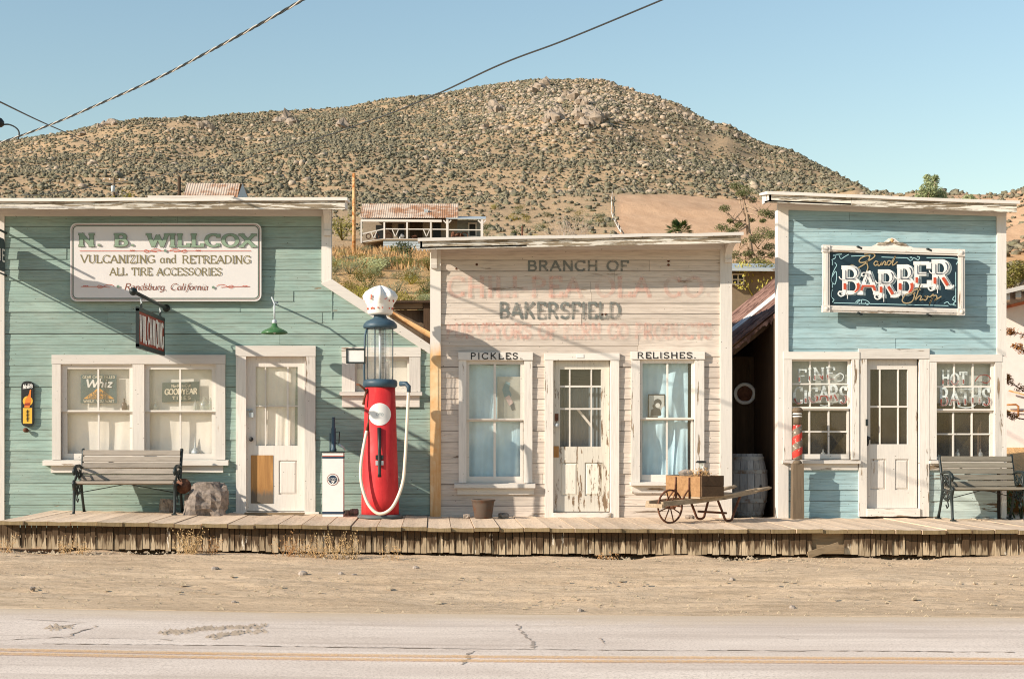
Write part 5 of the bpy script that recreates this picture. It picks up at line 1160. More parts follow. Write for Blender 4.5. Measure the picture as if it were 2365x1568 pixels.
# pipe, spout and small plate on the left
MB().tube([P(856, 757, -.63), P(847, 760, -.68), P(843, 775, -.70), P(841, 850, -.70), P(842, 885, -.70), P(848, 897, -.68)], .013, 8).build('side_pipe', MT['navy'], gp)
MB().tube([P(848, 905, -.75), P(840, 897, -.78), P(831, 889, -.80), P(823, 887, -.80)], [.016, .016, .014, .016], 8).build('spout', MT['rust'], gp)
MB().tube([P(848, 900, -.76), P(842, 918, -.78), P(839, 935, -.78)], [.016, .014, .018], 8).build('drain_cock', MT['rust'], gp)
x0, x1, z0_, z1_ = R(801, 843, 806, 838, -.70)
MB().box(x0, x1, -.712, -.700, z0_, z1_).build('licence_plate', MT['enamel'], gp)
q = MB(); cells(q, x0-.008, x1+.008, z0_-.008, z1_+.008, [(x0+.012, x1-.012, z0_+.012, z1_-.012)], -.722, -.695); q.build('plate_frame', MT['iron'], gp)
# ---- oil dispenser
ox0, ox1 = X(744.5, -.62), X(792.5, -.62); oz = zdeck(ox0); zv2 = lambda v: Z(v, -.62)
od = thing('oil_dispenser', 'white cabinet oil dispenser with hand pump on top beside the red pump', 'oil dispenser', ((ox0+ox1)/2, -.45, oz))
MB().box(ox0, ox1, -.62, -.32, oz, zv2(1045)).build('cabinet', MT['enamel'], od)
for v0, v1, mt in ((1052, 1053.5, 'i_red'), (1054, 1058.5, 'i_navy'), (1181, 1187, 'i_navy')): MB().box(ox0-.002, ox1+.002, -.622, -.318, zv2(v1), zv2(v0)).build('painted_band', MT[mt], od)
MB().box(ox0-.01, ox1+.01, -.63, -.31, zv2(1045), zv2(1042)).build('top_tray', MT['iron'], od)
ocx = X(770, -.5)
MB().lathe([(.04, zv2(1043)), (.04, zv2(1036)), (.03, zv2(1034)), (.032, zv2(990)), (.022, zv2(986)), (.02, zv2(966)), (.024, zv2(963))], (ocx, -.48, 0), 14).build('pump_barrel', MT['navy'], od)
MB().tube([(ocx-.045, -.48, zv2(1042)), (ocx-.045, -.48, zv2(1000))], .008, 6).build('rod', MT['navy'], od)
MB().tube([(ocx, -.48, zv2(997)), (ocx+.08, -.48, zv2(997)), (ocx+.07, -.48, zv2(1025)), (ocx+.02, -.48, zv2(1022))], .008, 6).build('lever', MT['iron'], od)
MB().tube([(ocx+.07, -.48, zv2(1025)), (ocx+.10, -.48, zv2(1030)), (ocx+.13, -.48, zv2(1033)), (ocx+.15, -.48, zv2(1040))], [.01, .016, .012, .01], 6).build('spout', MT['galv'], od)
pp = wallput(-.623); cu, cv = 768.5, 1107
for rr, mt, ly in ((13.6, 'i_brown', 0), (12.2, 'i_white', 2), (10.0, 'i_navy', 4)):
    q = MB(); disc2d(q, (cu, cv), rr, pp, ly, 28); q.build('logo_disc', MT[mt], od)
q = MB(); q.add([pp(*p, 6) for p in ((cu-12, cv-3.5), (cu+12, cv-3.5), (cu+12, cv+2.5), (cu-12, cv+2.5))], [(3,2,1,0)]); q.build('logo_band', MT['i_white'], od)
q = MB(); walltext(q, 'ZEROLENE', cu-11, cu+11, cv-3, cv+2, -.631, thick=.22, thin=.16); letters(q, 'letter', MT['i_navy'], od)
q = MB(); curl(q, [(cu-3, cv+5), (cu+3, cv+3.5), (cu+2, cv+6), (cu-1, cv+9)], 2, pp, 8); q.build('logo_mark', MT['i_white'], od)
# ---- wheelbarrow
AX = Vector((.82, .572, 0)).normalized(); LA = Vector((-AX.y, AX.x, 0)); wx, wy = 2.977, -1.3; WO = Vector((wx, wy, zdeck(wx)))
def wb(s, l, z): return WO+AX*s+LA*l+Vector((0, 0, z))
MT['barrow_shaded'] = wood('shade_toned_planter_wood', S(104, 82, 62), S(66, 50, 38), 'x')  # box's near side: its shade is painted in as a darker wood tone
wbt = thing('wheelbarrow', 'old wooden wheelbarrow with iron wheel and a plank box as planter', 'wheelbarrow', WO)
wh = MB().tube([wb(.205*math.cos(t), 0, .205+.205*math.sin(t)) for t in np.linspace(0, 6.2832, 37)[:-1]], .013, 6, closed=True).build('wheel', MT['rust'], wbt)
for i in range(8):
    t = i*math.pi/4+.3; MB().tube([wb(.03*math.cos(t), 0, .205+.03*math.sin(t)), wb(.2*math.cos(t), 0, .205+.2*math.sin(t))], .008, 6).build('spoke', MT['rust'], wh)
MB().tube([wb(0, -.07, .205), wb(0, .07, .205)], .035, 10).build('hub', MT['rust'], wh); MB().tube([wb(0, -.2, .215), wb(0, .2, .215)], .012, 8).build('axle', MT['rust'], wbt)
for sgn in (-1, 1):
    pts = [(-.26, .13, .245), (.25, .20, .275), (.7, .26, .315), (1.12, .29, .37), (1.22, .295, .385)]
    q = MB()
    for (a, b, c_), (d_, e_, f_) in zip(pts, pts[1:]): q.beam(wb(a, sgn*b, c_), wb(d_, sgn*e_, f_), .05, .06)
    q.build('rail', MT['rail'], wbt)
    MB().tube([wb(1.18, sgn*.293, .382), wb(1.34, sgn*.30, .40), wb(1.46, sgn*.305, .415), wb(1.50, sgn*.305, .42)], [.03, .024, .022, .012], 8).build('handle', MT['rail'], wbt)
    lg = [wb(.58, sgn*.25, .29), wb(.68, sgn*.25, .1), wb(.72, sgn*.25, .03), wb(.78, sgn*.25, .012), wb(.84, sgn*.25, .03), wb(.87, sgn*.25, .1), wb(.98, sgn*.27, .34)]
    MB().tube(cr3(lg, 4), .016, 8).build('leg', MT['rust'], wbt)
    for s_ in (.42,): MB().tube([wb(.215, sgn*.12, .56), wb(.205, sgn*.12, .42), wb(.06, sgn*.13, .27)], .010, 6).build('brace', MT['rust'], wbt); MB().tube([wb(.213, sgn*.12, .57), wb(.213, sgn*.12, .30)], .010, 6).build('strap', MT['rust'], wbt)
MB().tube([wb(.74, -.25, .11), wb(.74, .25, .11)], .014, 8).build('cross_bar', MT['rust'], wbt); MB().beam(wb(-.25, -.15, .22), wb(-.25, .15, .22), .06, .05).build('nose_bar', MT['rail'], wbt)
MB().hexa([wb(.22, -.3, .305), wb(.95, -.3, .345), wb(.95, .3, .345), wb(.22, .3, .305), wb(.22, -.3, .325), wb(.95, -.3, .365), wb(.95, .3, .365), wb(.22, .3, .325)]).build('bed', MT['rail'], wbt)
def plank4(a, b, zlo, zhi, n, mat, nm):
    for i in range(n):
        z0_, z1_ = lerp(zlo, zhi, i/n)+.002, lerp(zlo, zhi, (i+1)/n)-.002; d_ = (b-a).normalized(); nn_ = Vector((-d_.y, d_.x, 0))*.011
        q = MB(); q.hexa([a-nn_+Vector((0, 0, z0_)), b-nn_+Vector((0, 0, z0_)), b+nn_+Vector((0, 0, z0_)), a+nn_+Vector((0, 0, z0_)), a-nn_+Vector((0, 0, z1_)), b-nn_+Vector((0, 0, z1_)), b+nn_+Vector((0, 0, z1_)), a+nn_+Vector((0, 0, z1_))]); q.build(nm, mat, wbt)
plank4(wb(.235, .30, 0), wb(.235, -.30, 0), .325, .585, 1, MT['barrow'], 'box_board'); plank4(wb(.235, -.312, 0), wb(.62, -.312, 0), .33, .59, 2, MT['barrow_shaded'], 'box_board'); plank4(wb(.62, -.30, 0), wb(.62, .30, 0), .34, .59, 2, MT['barrow'], 'box_board'); plank4(wb(.62, .312, 0), wb(.235, .312, 0), .33, .59, 2, MT['barrow'], 'box_board')
MB().hexa([wb(.25, -.29, .33), wb(.61, -.29, .34), wb(.61, .29, .34), wb(.25, .29, .33), wb(.25, -.29, .56), wb(.61, -.29, .565), wb(.61, .29, .565), wb(.25, .29, .56)]).build('soil', plain('planter_soil', S(110, 86, 64), .95), wbt)
single('dry_planter_grass', weed(wb(.45, -.1, .56), .16, 40, 5, .8), dryw, 'dry straw tufts growing in the wheelbarrow box', 'dry grass', None, wb(.45, -.1, .56))
q = MB(); rock(q, wb(.40, .12, .60), .10, 7, .6); single('planter_stone', q, MT['stone'], 'rounded brown stone lying in the wheelbarrow box', 'stone')
sp0 = wb(.42, -.10, .56); sol = thing('garden_light', 'small black stake garden light stuck in the wheelbarrow box', 'garden light', sp0)
MB().tube([sp0, sp0+Vector((.015, 0, .11))], .012, 8).build('stake', MT['rust'], sol); c = sp0+Vector((.017, 0, .11)); MB().lathe([(.014, 0), (.02, .02), (.034, .075), (.034, .08)], c, 14).build('lens', clear, sol); MB().lathe([(.066, .078), (.066, .095), (.05, .105)], c, 6, smooth=False).build('cap', MT['black'], sol)
# ---- barrel, fence and hub cap in the gap
bx_, by_ = X(1724, .45), .45; zb0 = zdeck(bx_)-.01; hb = .86
MT['hoop'] = rusty('dull_hoop_iron', S(112, 116, 118), S(92, 74, 60), .5, 6)
MT['stave'] = wood('blue_grey_staves', S(128, 130, 132), S(92, 94, 98), 'z')
br = thing('barrel', 'grey weathered wooden barrel in the dark gap between the shops', 'barrel', (bx_, by_, zb0))
n = 18
for i in range(n):
    a0_, a1_ = 2*math.pi*i/n+.012, 2*math.pi*(i+1)/n-.012; vs = []
    for t in np.linspace(0, 1, 7):
        rr = .215+.075*math.sin(math.pi*t)
        for a in (a0_, a1_):
            for r_ in (rr, rr-.02): vs.append((bx_+r_*math.cos(a), by_+r_*math.sin(a), zb0+hb*t))
    fs = []
    for j in range(6):
        o = j*4; fs += [(o, o+2, o+6, o+4), (o+1, o+5, o+7, o+3), (o, o+4, o+5, o+1), (o+2, o+3, o+7, o+6)]
    fs += [(0, 1, 3, 2), (24, 26, 27, 25)]; MB().add(vs, fs).build('stave', MT['stave'], br)
for t in (.06, .26, .72, .93):
    rr = .218+.075*math.sin(math.pi*t); MB().lathe([(rr-.004, zb0+hb*t-.025), (rr+.004, zb0+hb*t-.025), (rr+.004, zb0+hb*t+.025), (rr-.004, zb0+hb*t+.025)], (bx_, by_, 0), 28, smooth=False).build('hoop', MT['hoop'], br)
MB().lathe([(.2, zb0+hb-.05), (.2, zb0+hb-.03)], (bx_, by_, 0), 20).build('lid', MT['oldwood_z'], br)
MB().lathe([(.02, 0), (.02, -.01)], (bx_+.14, by_-.255, zb0+.42), 10, 'y').build('bung', MT['black'], br)
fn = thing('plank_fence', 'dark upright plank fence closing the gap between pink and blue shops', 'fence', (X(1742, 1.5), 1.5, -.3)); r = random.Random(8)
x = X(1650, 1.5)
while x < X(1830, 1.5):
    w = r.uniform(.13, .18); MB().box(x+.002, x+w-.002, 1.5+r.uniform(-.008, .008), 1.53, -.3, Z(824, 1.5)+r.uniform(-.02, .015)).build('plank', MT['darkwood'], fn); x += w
hc = P(1720, 909, 1.46); hub = thing('wheel_cover', 'white ring wheel cover with rusty centre hanging on the dark fence', 'wheel cover', hc)
MB().lathe([(.155, 0), (.16, -.012), (.14, -.025), (.115, -.018), (.11, 0)], hc, 28, 'y').build('white_ring', MT['enamel'], hub); MB().lathe([(.112, -.004), (.1, -.02), (.03, -.03), (.0, -.03)], hc, 20, 'y', mod=lambda i, a: 1+.06*math.sin(5*a)).build('rusty_centre', MT['rust'], hub)
# shed with the red corrugated roof, behind
sh = thing('lean_to_shed', 'shed with rusted red corrugated roof slanting down between the shops', 'shed', (X(1742, 3), 3, -.3))
def roofpt(u, v, y): return P(u, v, y)
xa, xb = X(1800, .3), X(1630, .3); za, zb = Z(711, .3), Z(848, .3); sl_ = (za-zb)/(xa-xb)
r = random.Random(2); y0 = .3; i = 0; xa += 1.6; za += 1.6*sl_
while y0 < 5.6:
    w = .62; jag = r.uniform(-.05, .12) if i == 0 else 0
    ov = .02*(i % 2); a = Vector((xb-.1, y0, zb-.1*sl_+ov)); dv = Vector((xa-xb+.12, 0, (xa-xb+.12)*sl_))
    q = MB(); corrugated(q, a, (0, w+.03, 0), dv, 0, .022, .155, (0, 0, 1)); q.build('roof_sheet', MT['corr_red'] if i != 3 else rusty('pale_replacement_sheet', S(214, 206, 198), S(170, 150, 136), .2, 2, .7), sh); y0 += w; i += 1
tp_, bt_ = [], []; rj = random.Random(17)
for k_ in range(25):
    u = 1672+k_*5.2; v = 812-(u-1690)*.83; tp_.append(P(u, v-6, .30)); bt_.append(P(u, v+rj.choice([1, 3, 5, 9, 14, 3, 2]), .27+rj.uniform(-.02, .02)))
MB().add(tp_+bt_, [(i, i+1, 25+i+1, 25+i) for i in range(24)]).build('torn_edge', MT['corr_red'], sh)
MB().beam(P(1688, 812, .5), P(1800, 722, .5), .08, .12).build('rafter', MT['darkwood'], sh); MB().beam(P(1688, 815, 2.5), P(1800, 725, 2.5), .08, .12).build('rafter', MT['darkwood'], sh)
MB().box(X(1600, 5.7), X(1900, 5.7), 5.7, 5.76, -.3, Z(830, 5.7)).build('rear_wall', MT['oldwood_z'], sh)
MB().box(X(1680, 4.6), X(1747, 4.6), 4.6, 4.64, .5, Z(780, 4.6)).build('white_panel', MT['trim_x'], sh)
x = X(1747, 4.5)
while x < X(1800, 4.5): MB().box(x+.003, x+.14, 4.5, 4.53, .4, Z(760, 4.5)).build('wall_plank', MT['barrow'], sh); x += .143
# ---- gutter and boards behind the lean-to
gt = thing('rain_gutter', 'rusted half-round gutter running down the lean-to roof edge', 'gutter', P(990, 800, .3))
ga, gbp = P(880, 706, .4), P(1000, 772, .25); q = MB(); d_ = (gbp-ga); n = 10; vs = []
side = Vector((0, -1, 0)); upv = Vector((0, 0, 1))
for p_ in (ga, gbp):
    for i in range(n+1): a = math.pi*(1+i/n); vs.append(p_+side*(-.075*math.cos(a))+upv*(.075*math.sin(a)))
q.add(vs, [(i, i+1, n+2+i, n+1+i) for i in range(n)], True); q.add([Vector(v)+Vector((0, 0, .006)) for v in vs], [(n+1+i, n+2+i, i+1, i) for i in range(n)], True); q.build('trough', MT['orange_rust'], gt)
MB().tube([gbp, gbp+Vector((.03, -.02, -.06)), P(1001, 800, .12), P(1000, 830, .10)], .04, 8).build('downpipe', MT['orange_rust'], gt)
ts = thing('timber_stack', 'dark timber lean-to wall and beam behind the green lean-to roof', 'shed', (X(950, 3.5), 3.5, -.3))
MB().box(X(900, 3.6), X(1010, 3.6), 3.6, 3.7, -.3, Z(716, 3.6)).build('wall', MT['oldwood_z'], ts); MB().box(X(905, 3.4), X(978, 3.4), 3.4, 3.6, Z(712, 3.4), Z(700, 3.4)).build('beam', MT['oldwood_x'], ts); MB().box(X(890, 3.3), X(1010, 3.3), 3.3, 4.6, Z(699, 3.3), Z(694, 3.3)).build('roof', MT['darkwood'], ts)
MB().box(X(978, 3.4), X(1012, 3.4), 3.38, 3.5, -.3, Z(694, 3.4)).build('post', MT['darkwood'], ts)
# ================================================================ hillside, houses, trees, wires
RU = [-900, -400, 0, 120, 250, 380, 500, 640, 780, 860, 900, 1000, 1100, 1200, 1260, 1300, 1345, 1390, 1420, 1440, 1480, 1520, 1560, 1600, 1650, 1680, 1715, 1750, 1800, 1850, 1890, 1930, 1965, 2010, 2080, 2200, 2320, 2365, 2500, 2800, 3400]
RV = [420, 360, 331, 311, 291, 277, 270, 259, 250, 238, 228, 219, 205, 190, 184, 184, 181, 187, 195, 206, 217, 226, 237, 257, 282, 288, 312, 333, 352, 364, 385, 402, 424, 455, 480, 498, 497, 484, 455, 420, 400]
def pw(xs_, ys_, x): return float(np.interp(x, xs_, ys_))
def ridge(u): return pw(RU, RV, u)
def rdist(u): return pw([-900, 0, 700, 1350, 1700, 2010, 2150, 3400], [480, 480, 500, 520, 470, 400, 300, 260], u)
def bench_v(u): return max(pw([-900, 0, 600, 780, 1000, 1200, 1450, 1650, 1800, 3400], [452, 452, 450, 447, 463, 452, 446, 455, 462, 470], u), ridge(u)+30)
def terr(t, d):
    """height of the hillside at bearing t (x over distance) and distance d from the street"""
    u = CX+F*t; x = t*d; rd = rdist(u); bd = min(260, rd*.6)
    zr = ZC+(HY-ridge(u))*rd/F; zb = ZC+(HY-bench_v(u))*bd/F
    right = sm((x-6.6)/2.2)*sm((u-1900)/300)
    ds = [26, 31, 60, 100, 150, bd-14, bd-3, bd+2, bd+5, bd+26, (bd+rd)/2, rd, rd*1.25, rd*2, rd*3]
    k = 1.0 if bd > 200 else bd/260
    zs = [-.35+.2*right, -.1+1.6*right, 6.0, 12.4, 19.6, zb-2.2, zb-.6, zb-.3, zb+.9, zb+5.5+(zr-zb)*.05, zb+(zr-zb)*.52, zr, zr-12, zr-60, zr-120]
    if bd-14 < 160: ds[3], ds[4] = bd*.45, bd*.7; zs[3] = lerp(6, zb, .4); zs[4] = lerp(6, zb, .68)
    z = float(np.interp(d, ds, zs))
    a = max(0, min(1, (d-30)/60)); b = sm((d-bd)/90)
    z += a*(mnoise.noise((x*.03, d*.03, 1))*.9+mnoise.noise((x*.11, d*.11, 4))*.3+mnoise.noise((x*.4, d*.4, 4))*.10)
    env = b*sm((rd-d)/60+.0)
    z += env*(mnoise.noise((x*.016, d*.011, 7))*6+mnoise.noise((x*.05, d*.03, 9))*2.0)+b*mnoise.noise((x*.12, d*.12, 2))*.8
    # outcrop ribs near the summit
    return z
us = np.linspace(-900, 3400, 520); ds_ = np.concatenate([np.linspace(27, 60, 20), np.linspace(63, 240, 60), np.linspace(242, 290, 34), np.linspace(293, 540, 90), np.linspace(560, 1500, 16)])
tv = []; tcol = []
def bare(u, v): return sm((u-1418)/14)*sm((1830-u)/60)*sm((v-448)/6)
def tone(u, v, d, x):
    g = sm((150-d)/60); pk = bare(u, v)*sm((270-d)/10)
    if u > 2200: pk = max(pk, .8)
    return pk, g
for d in ds_:
    for u in us:
        t = (u-CX)/F; z = terr(t, d); v = HY-(z-ZC)*F/d; tv.append((t*d, d-D0, z)); pk, g = tone(u, v, d, t*d); tcol.append((pk, g, sm((d-258)/2)*sm((266-d)/3)*.7*max(0, .5+.9*mnoise.noise((t*d*.05, 2, 7))), 1))
nu = len(us); tf = [(j*nu+i, j*nu+i+1, (j+1)*nu+i+1, (j+1)*nu+i) for j in range(len(ds_)-1) for i in range(nu-1)]
m = Mat('hillside_soil'); at = m.n('Attribute', attribute_name='ground_kind').outputs['Color']; sepc = m.n('SeparateColor', {0: at})
n1 = m.noise(m.pos(), .06, 6, .6); n2 = m.noise(m.pos(), .9, 5, .7); n3 = m.noise(m.pos(1, .5, .5), 3.5, 4, .7)
c = m.mix(m.ramp(n1, .35, .65), S(170, 143, 112), S(190, 158, 122)); c = m.mix(m.math('MULTIPLY', m.ramp(n2, .45, .7), .6), c, S(136, 120, 96)); c = m.mix(m.math('MULTIPLY', m.ramp(n3, .5, .7), .4), c, S(200, 172, 138)); n5 = m.noise(m.pos(1, 1, 1), 1.7, 3, .8); c = m.mix(m.math('MULTIPLY', m.ramp(n5, .56, .64), .7), c, S(112, 102, 84))
ck = m.mix(m.ramp(m.noise(m.pos(1.6, .22, .22), .35, 6, .7), .35, .65), S(206, 168, 134), S(184, 146, 114)); ck = m.mix(m.math('MULTIPLY', m.ramp(n2, .55, .7), .4), ck, S(150, 122, 96)); c = m.mix(sepc.outputs[0], c, ck)
cg = m.mix(m.ramp(n2, .35, .65), S(206, 164, 112), S(170, 136, 92)); c = m.mix(m.math('MULTIPLY', sepc.outputs[1], .8), c, cg); c = m.mix(m.math('MULTIPLY', sepc.outputs[2], .8), c, S(206, 170, 126))
hillm = m.fin(c, .95, n3, .5, .2, 0, .08)
hill = struct(MB().add(tv, tf, True).build('hillside', hillm)); ca = hill.data.color_attributes.new('ground_kind', 'FLOAT_COLOR', 'POINT'); ca.data.foreach_set('color', np.array(tcol, dtype=np.float32).ravel())
def onhill(u, d):
    t = (u-CX)/F; return Vector((t*d, d-D0, terr(t, d)))
def hill_uv(u, v, lo=60, hi=560):
    """the place on the hillside that the survey sees at u, v"""
    t = (u-CX)/F; prev = None
    for d in np.linspace(lo, hi, 260):
        vv = HY-(terr(t, d)-ZC)*F/d
        if vv <= v: return onhill(u, d)
    return None
# ---- scrub and rubble, far too many to count
def ico():
    p = (1+5**.5)/2; v = [(-1,p,0),(1,p,0),(-1,-p,0),(1,-p,0),(0,-1,p),(0,1,p),(0,-1,-p),(0,1,-p),(p,0,-1),(p,0,1),(-p,0,-1),(-p,0,1)]
    f = [(0,11,5),(0,5,1),(0,1,7),(0,7,10),(0,10,11),(1,5,9),(5,11,4),(11,10,2),(10,7,6),(7,1,8),(3,9,4),(3,4,2),(3,2,6),(3,6,8),(3,8,9),(4,9,5),(2,4,11),(6,2,10),(8,6,7),(9,8,1)]
    v = [Vector(q).normalized() for q in v]; return v, f
def subdiv(v, f):
    v = list(v); c = {}; nf = []
    def mid(a, b):
        k = (min(a, b), max(a, b))
        if k not in c: v.append(((v[a]+v[b])/2).normalized()); c[k] = len(v)-1
        return c[k]
    for a, b, d in f: x, y, z = mid(a, b), mid(b, d), mid(d, a); nf += [(a, x, z), (b, y, x), (d, z, y), (x, y, z)]
    return v, nf
IV0, IF0 = ico(); IV1, IF1 = subdiv(IV0, IF0)
def scatter(name, mat, pts, base_v, base_f, rs, seed, squash, jag, cols=None):
    """pts (n,3), rs radii: one joined mesh"""
    g = np.random.default_rng(seed); bv = np.array([tuple(q) for q in base_v]); bf = np.array(base_f); n = len(pts); k = len(bv)
    pts = np.array(pts); rs = np.array(rs); an = g.uniform(0, 6.28, n); ca_, sa = np.cos(an), np.sin(an)
    sc = 1+g.uniform(-jag, jag, (n, k)); q = bv[None]*sc[:, :, None]; sx = g.uniform(.75, 1.3, n)[:, None]; sz = squash*g.uniform(.75, 1.25, n)[:, None]
    xx_ = q[:, :, 0]*sx; yy_ = q[:, :, 1]; V = np.stack([xx_*ca_[:, None]-yy_*sa[:, None], xx_*sa[:, None]+yy_*ca_[:, None], q[:, :, 2]*sz], -1)*rs[:, None, None]+pts[:, None, :]
    Fc = (bf[None]+(np.arange(n)*k)[:, None, None]).reshape(-1, 3)
    me = bpy.data.meshes.new(name); me.vertices.add(n*k); me.vertices.foreach_set('co', V.reshape(-1).astype(np.float32)); me.loops.add(len(Fc)*3); me.loops.foreach_set('vertex_index', Fc.reshape(-1).astype(np.int32))
    me.polygons.add(len(Fc)); me.polygons.foreach_set('loop_start', np.arange(0, len(Fc)*3, 3, dtype=np.int32)); me.update(calc_edges=True); me.materials.append(mat)
    cl = g.uniform(0, 1, n) if cols is None else np.array(cols); at_ = me.color_attributes.new('tone', 'FLOAT_COLOR', 'POINT'); C = np.repeat(np.stack([cl, g.uniform(0, 1, n), cl*0, cl*0+1], -1), k, 0); at_.data.foreach_set('color', C.astype(np.float32).ravel())
    o = bpy.data.objects.new(name, me); COL.objects.link(o); return stuff(o)
m = Mat('desert_scrub'); at = m.n('Attribute', attribute_name='tone').outputs['Color']; sp_ = m.n('SeparateColor', {0: at}); nz = m.noise(m.pos(), 2.2, 4, .7)
c = m.mix(sp_.outputs[0], S(112, 107, 91), S(152, 142, 119)); c = m.mix(m.math('MULTIPLY', m.ramp(sp_.outputs[1], .75, .95), .7), c, S(112, 110, 86)); c = m.mix(m.math('MULTIPLY', m.ramp(nz, .45, .65), .6), c, S(92, 88, 75)); scrubm = m.fin(c, .95, nz, .8, .3, 0, .05)
m = Mat('granite'); nz = m.noise(m.pos(), .8, 6, .7); at = m.n('Attribute', attribute_name='tone').outputs['Color']; c = m.mix(m.ramp(nz, .3, .7), S(170, 152, 134), S(136, 124, 112)); c = m.mix(m.math('MULTIPLY', m.n('SeparateColor', {0: at}).outputs[0], .45), c, S(206, 184, 156)); granm = m.fin(c, .95, nz, .8, .3, 0, .08)
g = np.random.default_rng(4); pts, rs, pts2, rs2, bpts, brs = [], [], [], [], [], []
tries = 0
while len(pts) < 52000 and tries < 150000:
    tries += 1; u = g.uniform(-250, 2500); d = 165+375*g.random()**.75; t = (u-CX)/F; rd = rdist(u)
    if d > rd+6: continue
    z = terr(t, d); v = HY-(z-ZC)*F/d
    if v > 600 or bare(u, v) > .3 and d < 262 : continue
    if 252 < d < 262+3*mnoise.noise((t*d*.1, 3, 1)) and u < 2000: continue
    dens = .72+.75*mnoise.noise((t*d*.022, d*.016, 11))+.35*mnoise.noise((t*d*.09, d*.07, 3))-.35*sm((u-1500)/150)*sm((380-v)/60)
    if d < 250: dens *= .55
    if u > 2050: dens *= .35
    if g.random() > dens: continue
    pts.append((t*d, d-D0, z+.1)); rs.append(min(1.0, .14+abs(g.normal(0, .17)))*(1.0 if d > 240 else .85))
for i in range(9000):
    u = g.uniform(-250, 2400) if i % 2 else g.normal(1330, 190); d = 250+280*g.random()**.8; t = (u-CX)/F; rd = rdist(u)
    if d > rd+4: continue
    z = terr(t, d); v = HY-(z-ZC)*F/d
    if bare(u, v) > .3 and d < 262: continue
    dens = .25+.55*mnoise.noise((t*d*.025+9, d*.02, 5))+.9*math.exp(-((u-1330)/210)**2-((v-245)/55)**2)
    if g.random() > dens: continue
    pts2.append((t*d, d-D0, z+.1)); rs2.append(.2+abs(g.normal(0, .36)))
pts3, rs3 = [], []
for i in range(5200):
    u = g.uniform(-1400, 3300); d = 48+120*g.random(); t = (u-CX)/F
    if 745 < u < 1030 or (1600 < u < 1830) or u > 2290 and d < 70: continue
    if g.random() > .5+.8*mnoise.noise((t*d*.05, d*.05, 6)): continue
    z = terr(t, d)
    if HY-(z-ZC)*F/d < 452: continue
    pts3.append((t*d, d-D0, z+.05)); rs3.append(.15+abs(g.normal(0, .25)))
scatter('low_scrub', scrubm, pts3, IV1, IF1, rs3, 6, .8, .6)
scatter('scrub', scrubm, pts, IV1, IF1, rs, 1, .8, .65); scatter('rubble', granm, pts2, IV0, IF0, rs2, 2, .75, .35)
# ---- boulders one can pick out
r = random.Random(77); bmesh_ = []
for k in range(6):
    q = MB(); rock(q, (0, 0, 0), 1, 300+k, .9, 10, .7); me = q.build('boulder', granm); bmesh_.append(me.data); bpy.data.objects.remove(me)
def boulder(u, v, s, lb, grp):
    p = hill_uv(u, v)
    if p is None: return
    o = bpy.data.objects.new('boulder', r.choice(bmesh_)); COL.objects.link(o); d = p.y+D0; sc = s/F*d; o.location = p+Vector((0, 0, sc*.35)); o.scale = (sc*r.uniform(.75, 1.2), sc, sc*r.uniform(.75, 1.15)); o.rotation_euler = (r.uniform(-.3, .3), r.uniform(-.3, .3), r.uniform(0, 6)); tag(o, lb, 'boulder', grp)
boulder(789, 296, 17, 'large pale rounded boulder standing alone on the hillside above the gas pump', 'lone boulders on the hill')
for u, v, s in ((645, 285, 13), (662, 280, 15), (672, 290, 14), (680, 286, 10), (655, 275, 9)): boulder(u, v, s, 'pale boulder in the small outcrop high on the hillside above the white sign', 'boulders of the left outcrop')
for u, v, s in ((240, 291, 9), (256, 288, 12), (266, 290, 8), (188, 316, 9), (228, 296, 7)): boulder(u, v, s, 'dark boulder in the cluster along the left ridge line', 'boulders on the left ridge')
for u, v, s in ((465, 300, 11), (476, 294, 9), (485, 303, 10), (460, 292, 7)): boulder(u, v, s, 'boulder in the cluster below the left ridge', 'boulders below the left ridge')
for u, v, s in ((1352, 270, 16), (1362, 282, 20), (1374, 288, 18), (1348, 292, 15), (1385, 284, 14), (1340, 278, 12), (1366, 298, 12), (1395, 276, 12), (1378, 270, 14), (1335, 268, 13)): boulder(u, v, s, 'grey boulder in the big outcrop below the summit', 'boulders of the summit outcrop')
for u, v, s in ((1272, 272, 14), (1284, 278, 16), (1262, 282, 12), (1296, 268, 12), (1140, 250, 13), (1150, 262, 14), (1135, 262, 10), (1160, 256, 9), (1120, 300, 9), (1245, 208, 14), (1260, 200, 12), (1232, 215, 9), (1322, 234, 16), (1338, 240, 14), (1310, 228, 12), (1350, 246, 12)): boulder(u, v, s, 'granite boulder scattered on the upper slope around the summit', 'boulders on the upper slope')
for u, v, s in ((1530, 250, 9), (1600, 280, 9), (1585, 270, 8), (1650, 300, 9), (1700, 322, 8), (1560, 262, 7)): boulder(u, v, s, 'pale boulder on the right shoulder of the hill', 'boulders on the right shoulder')
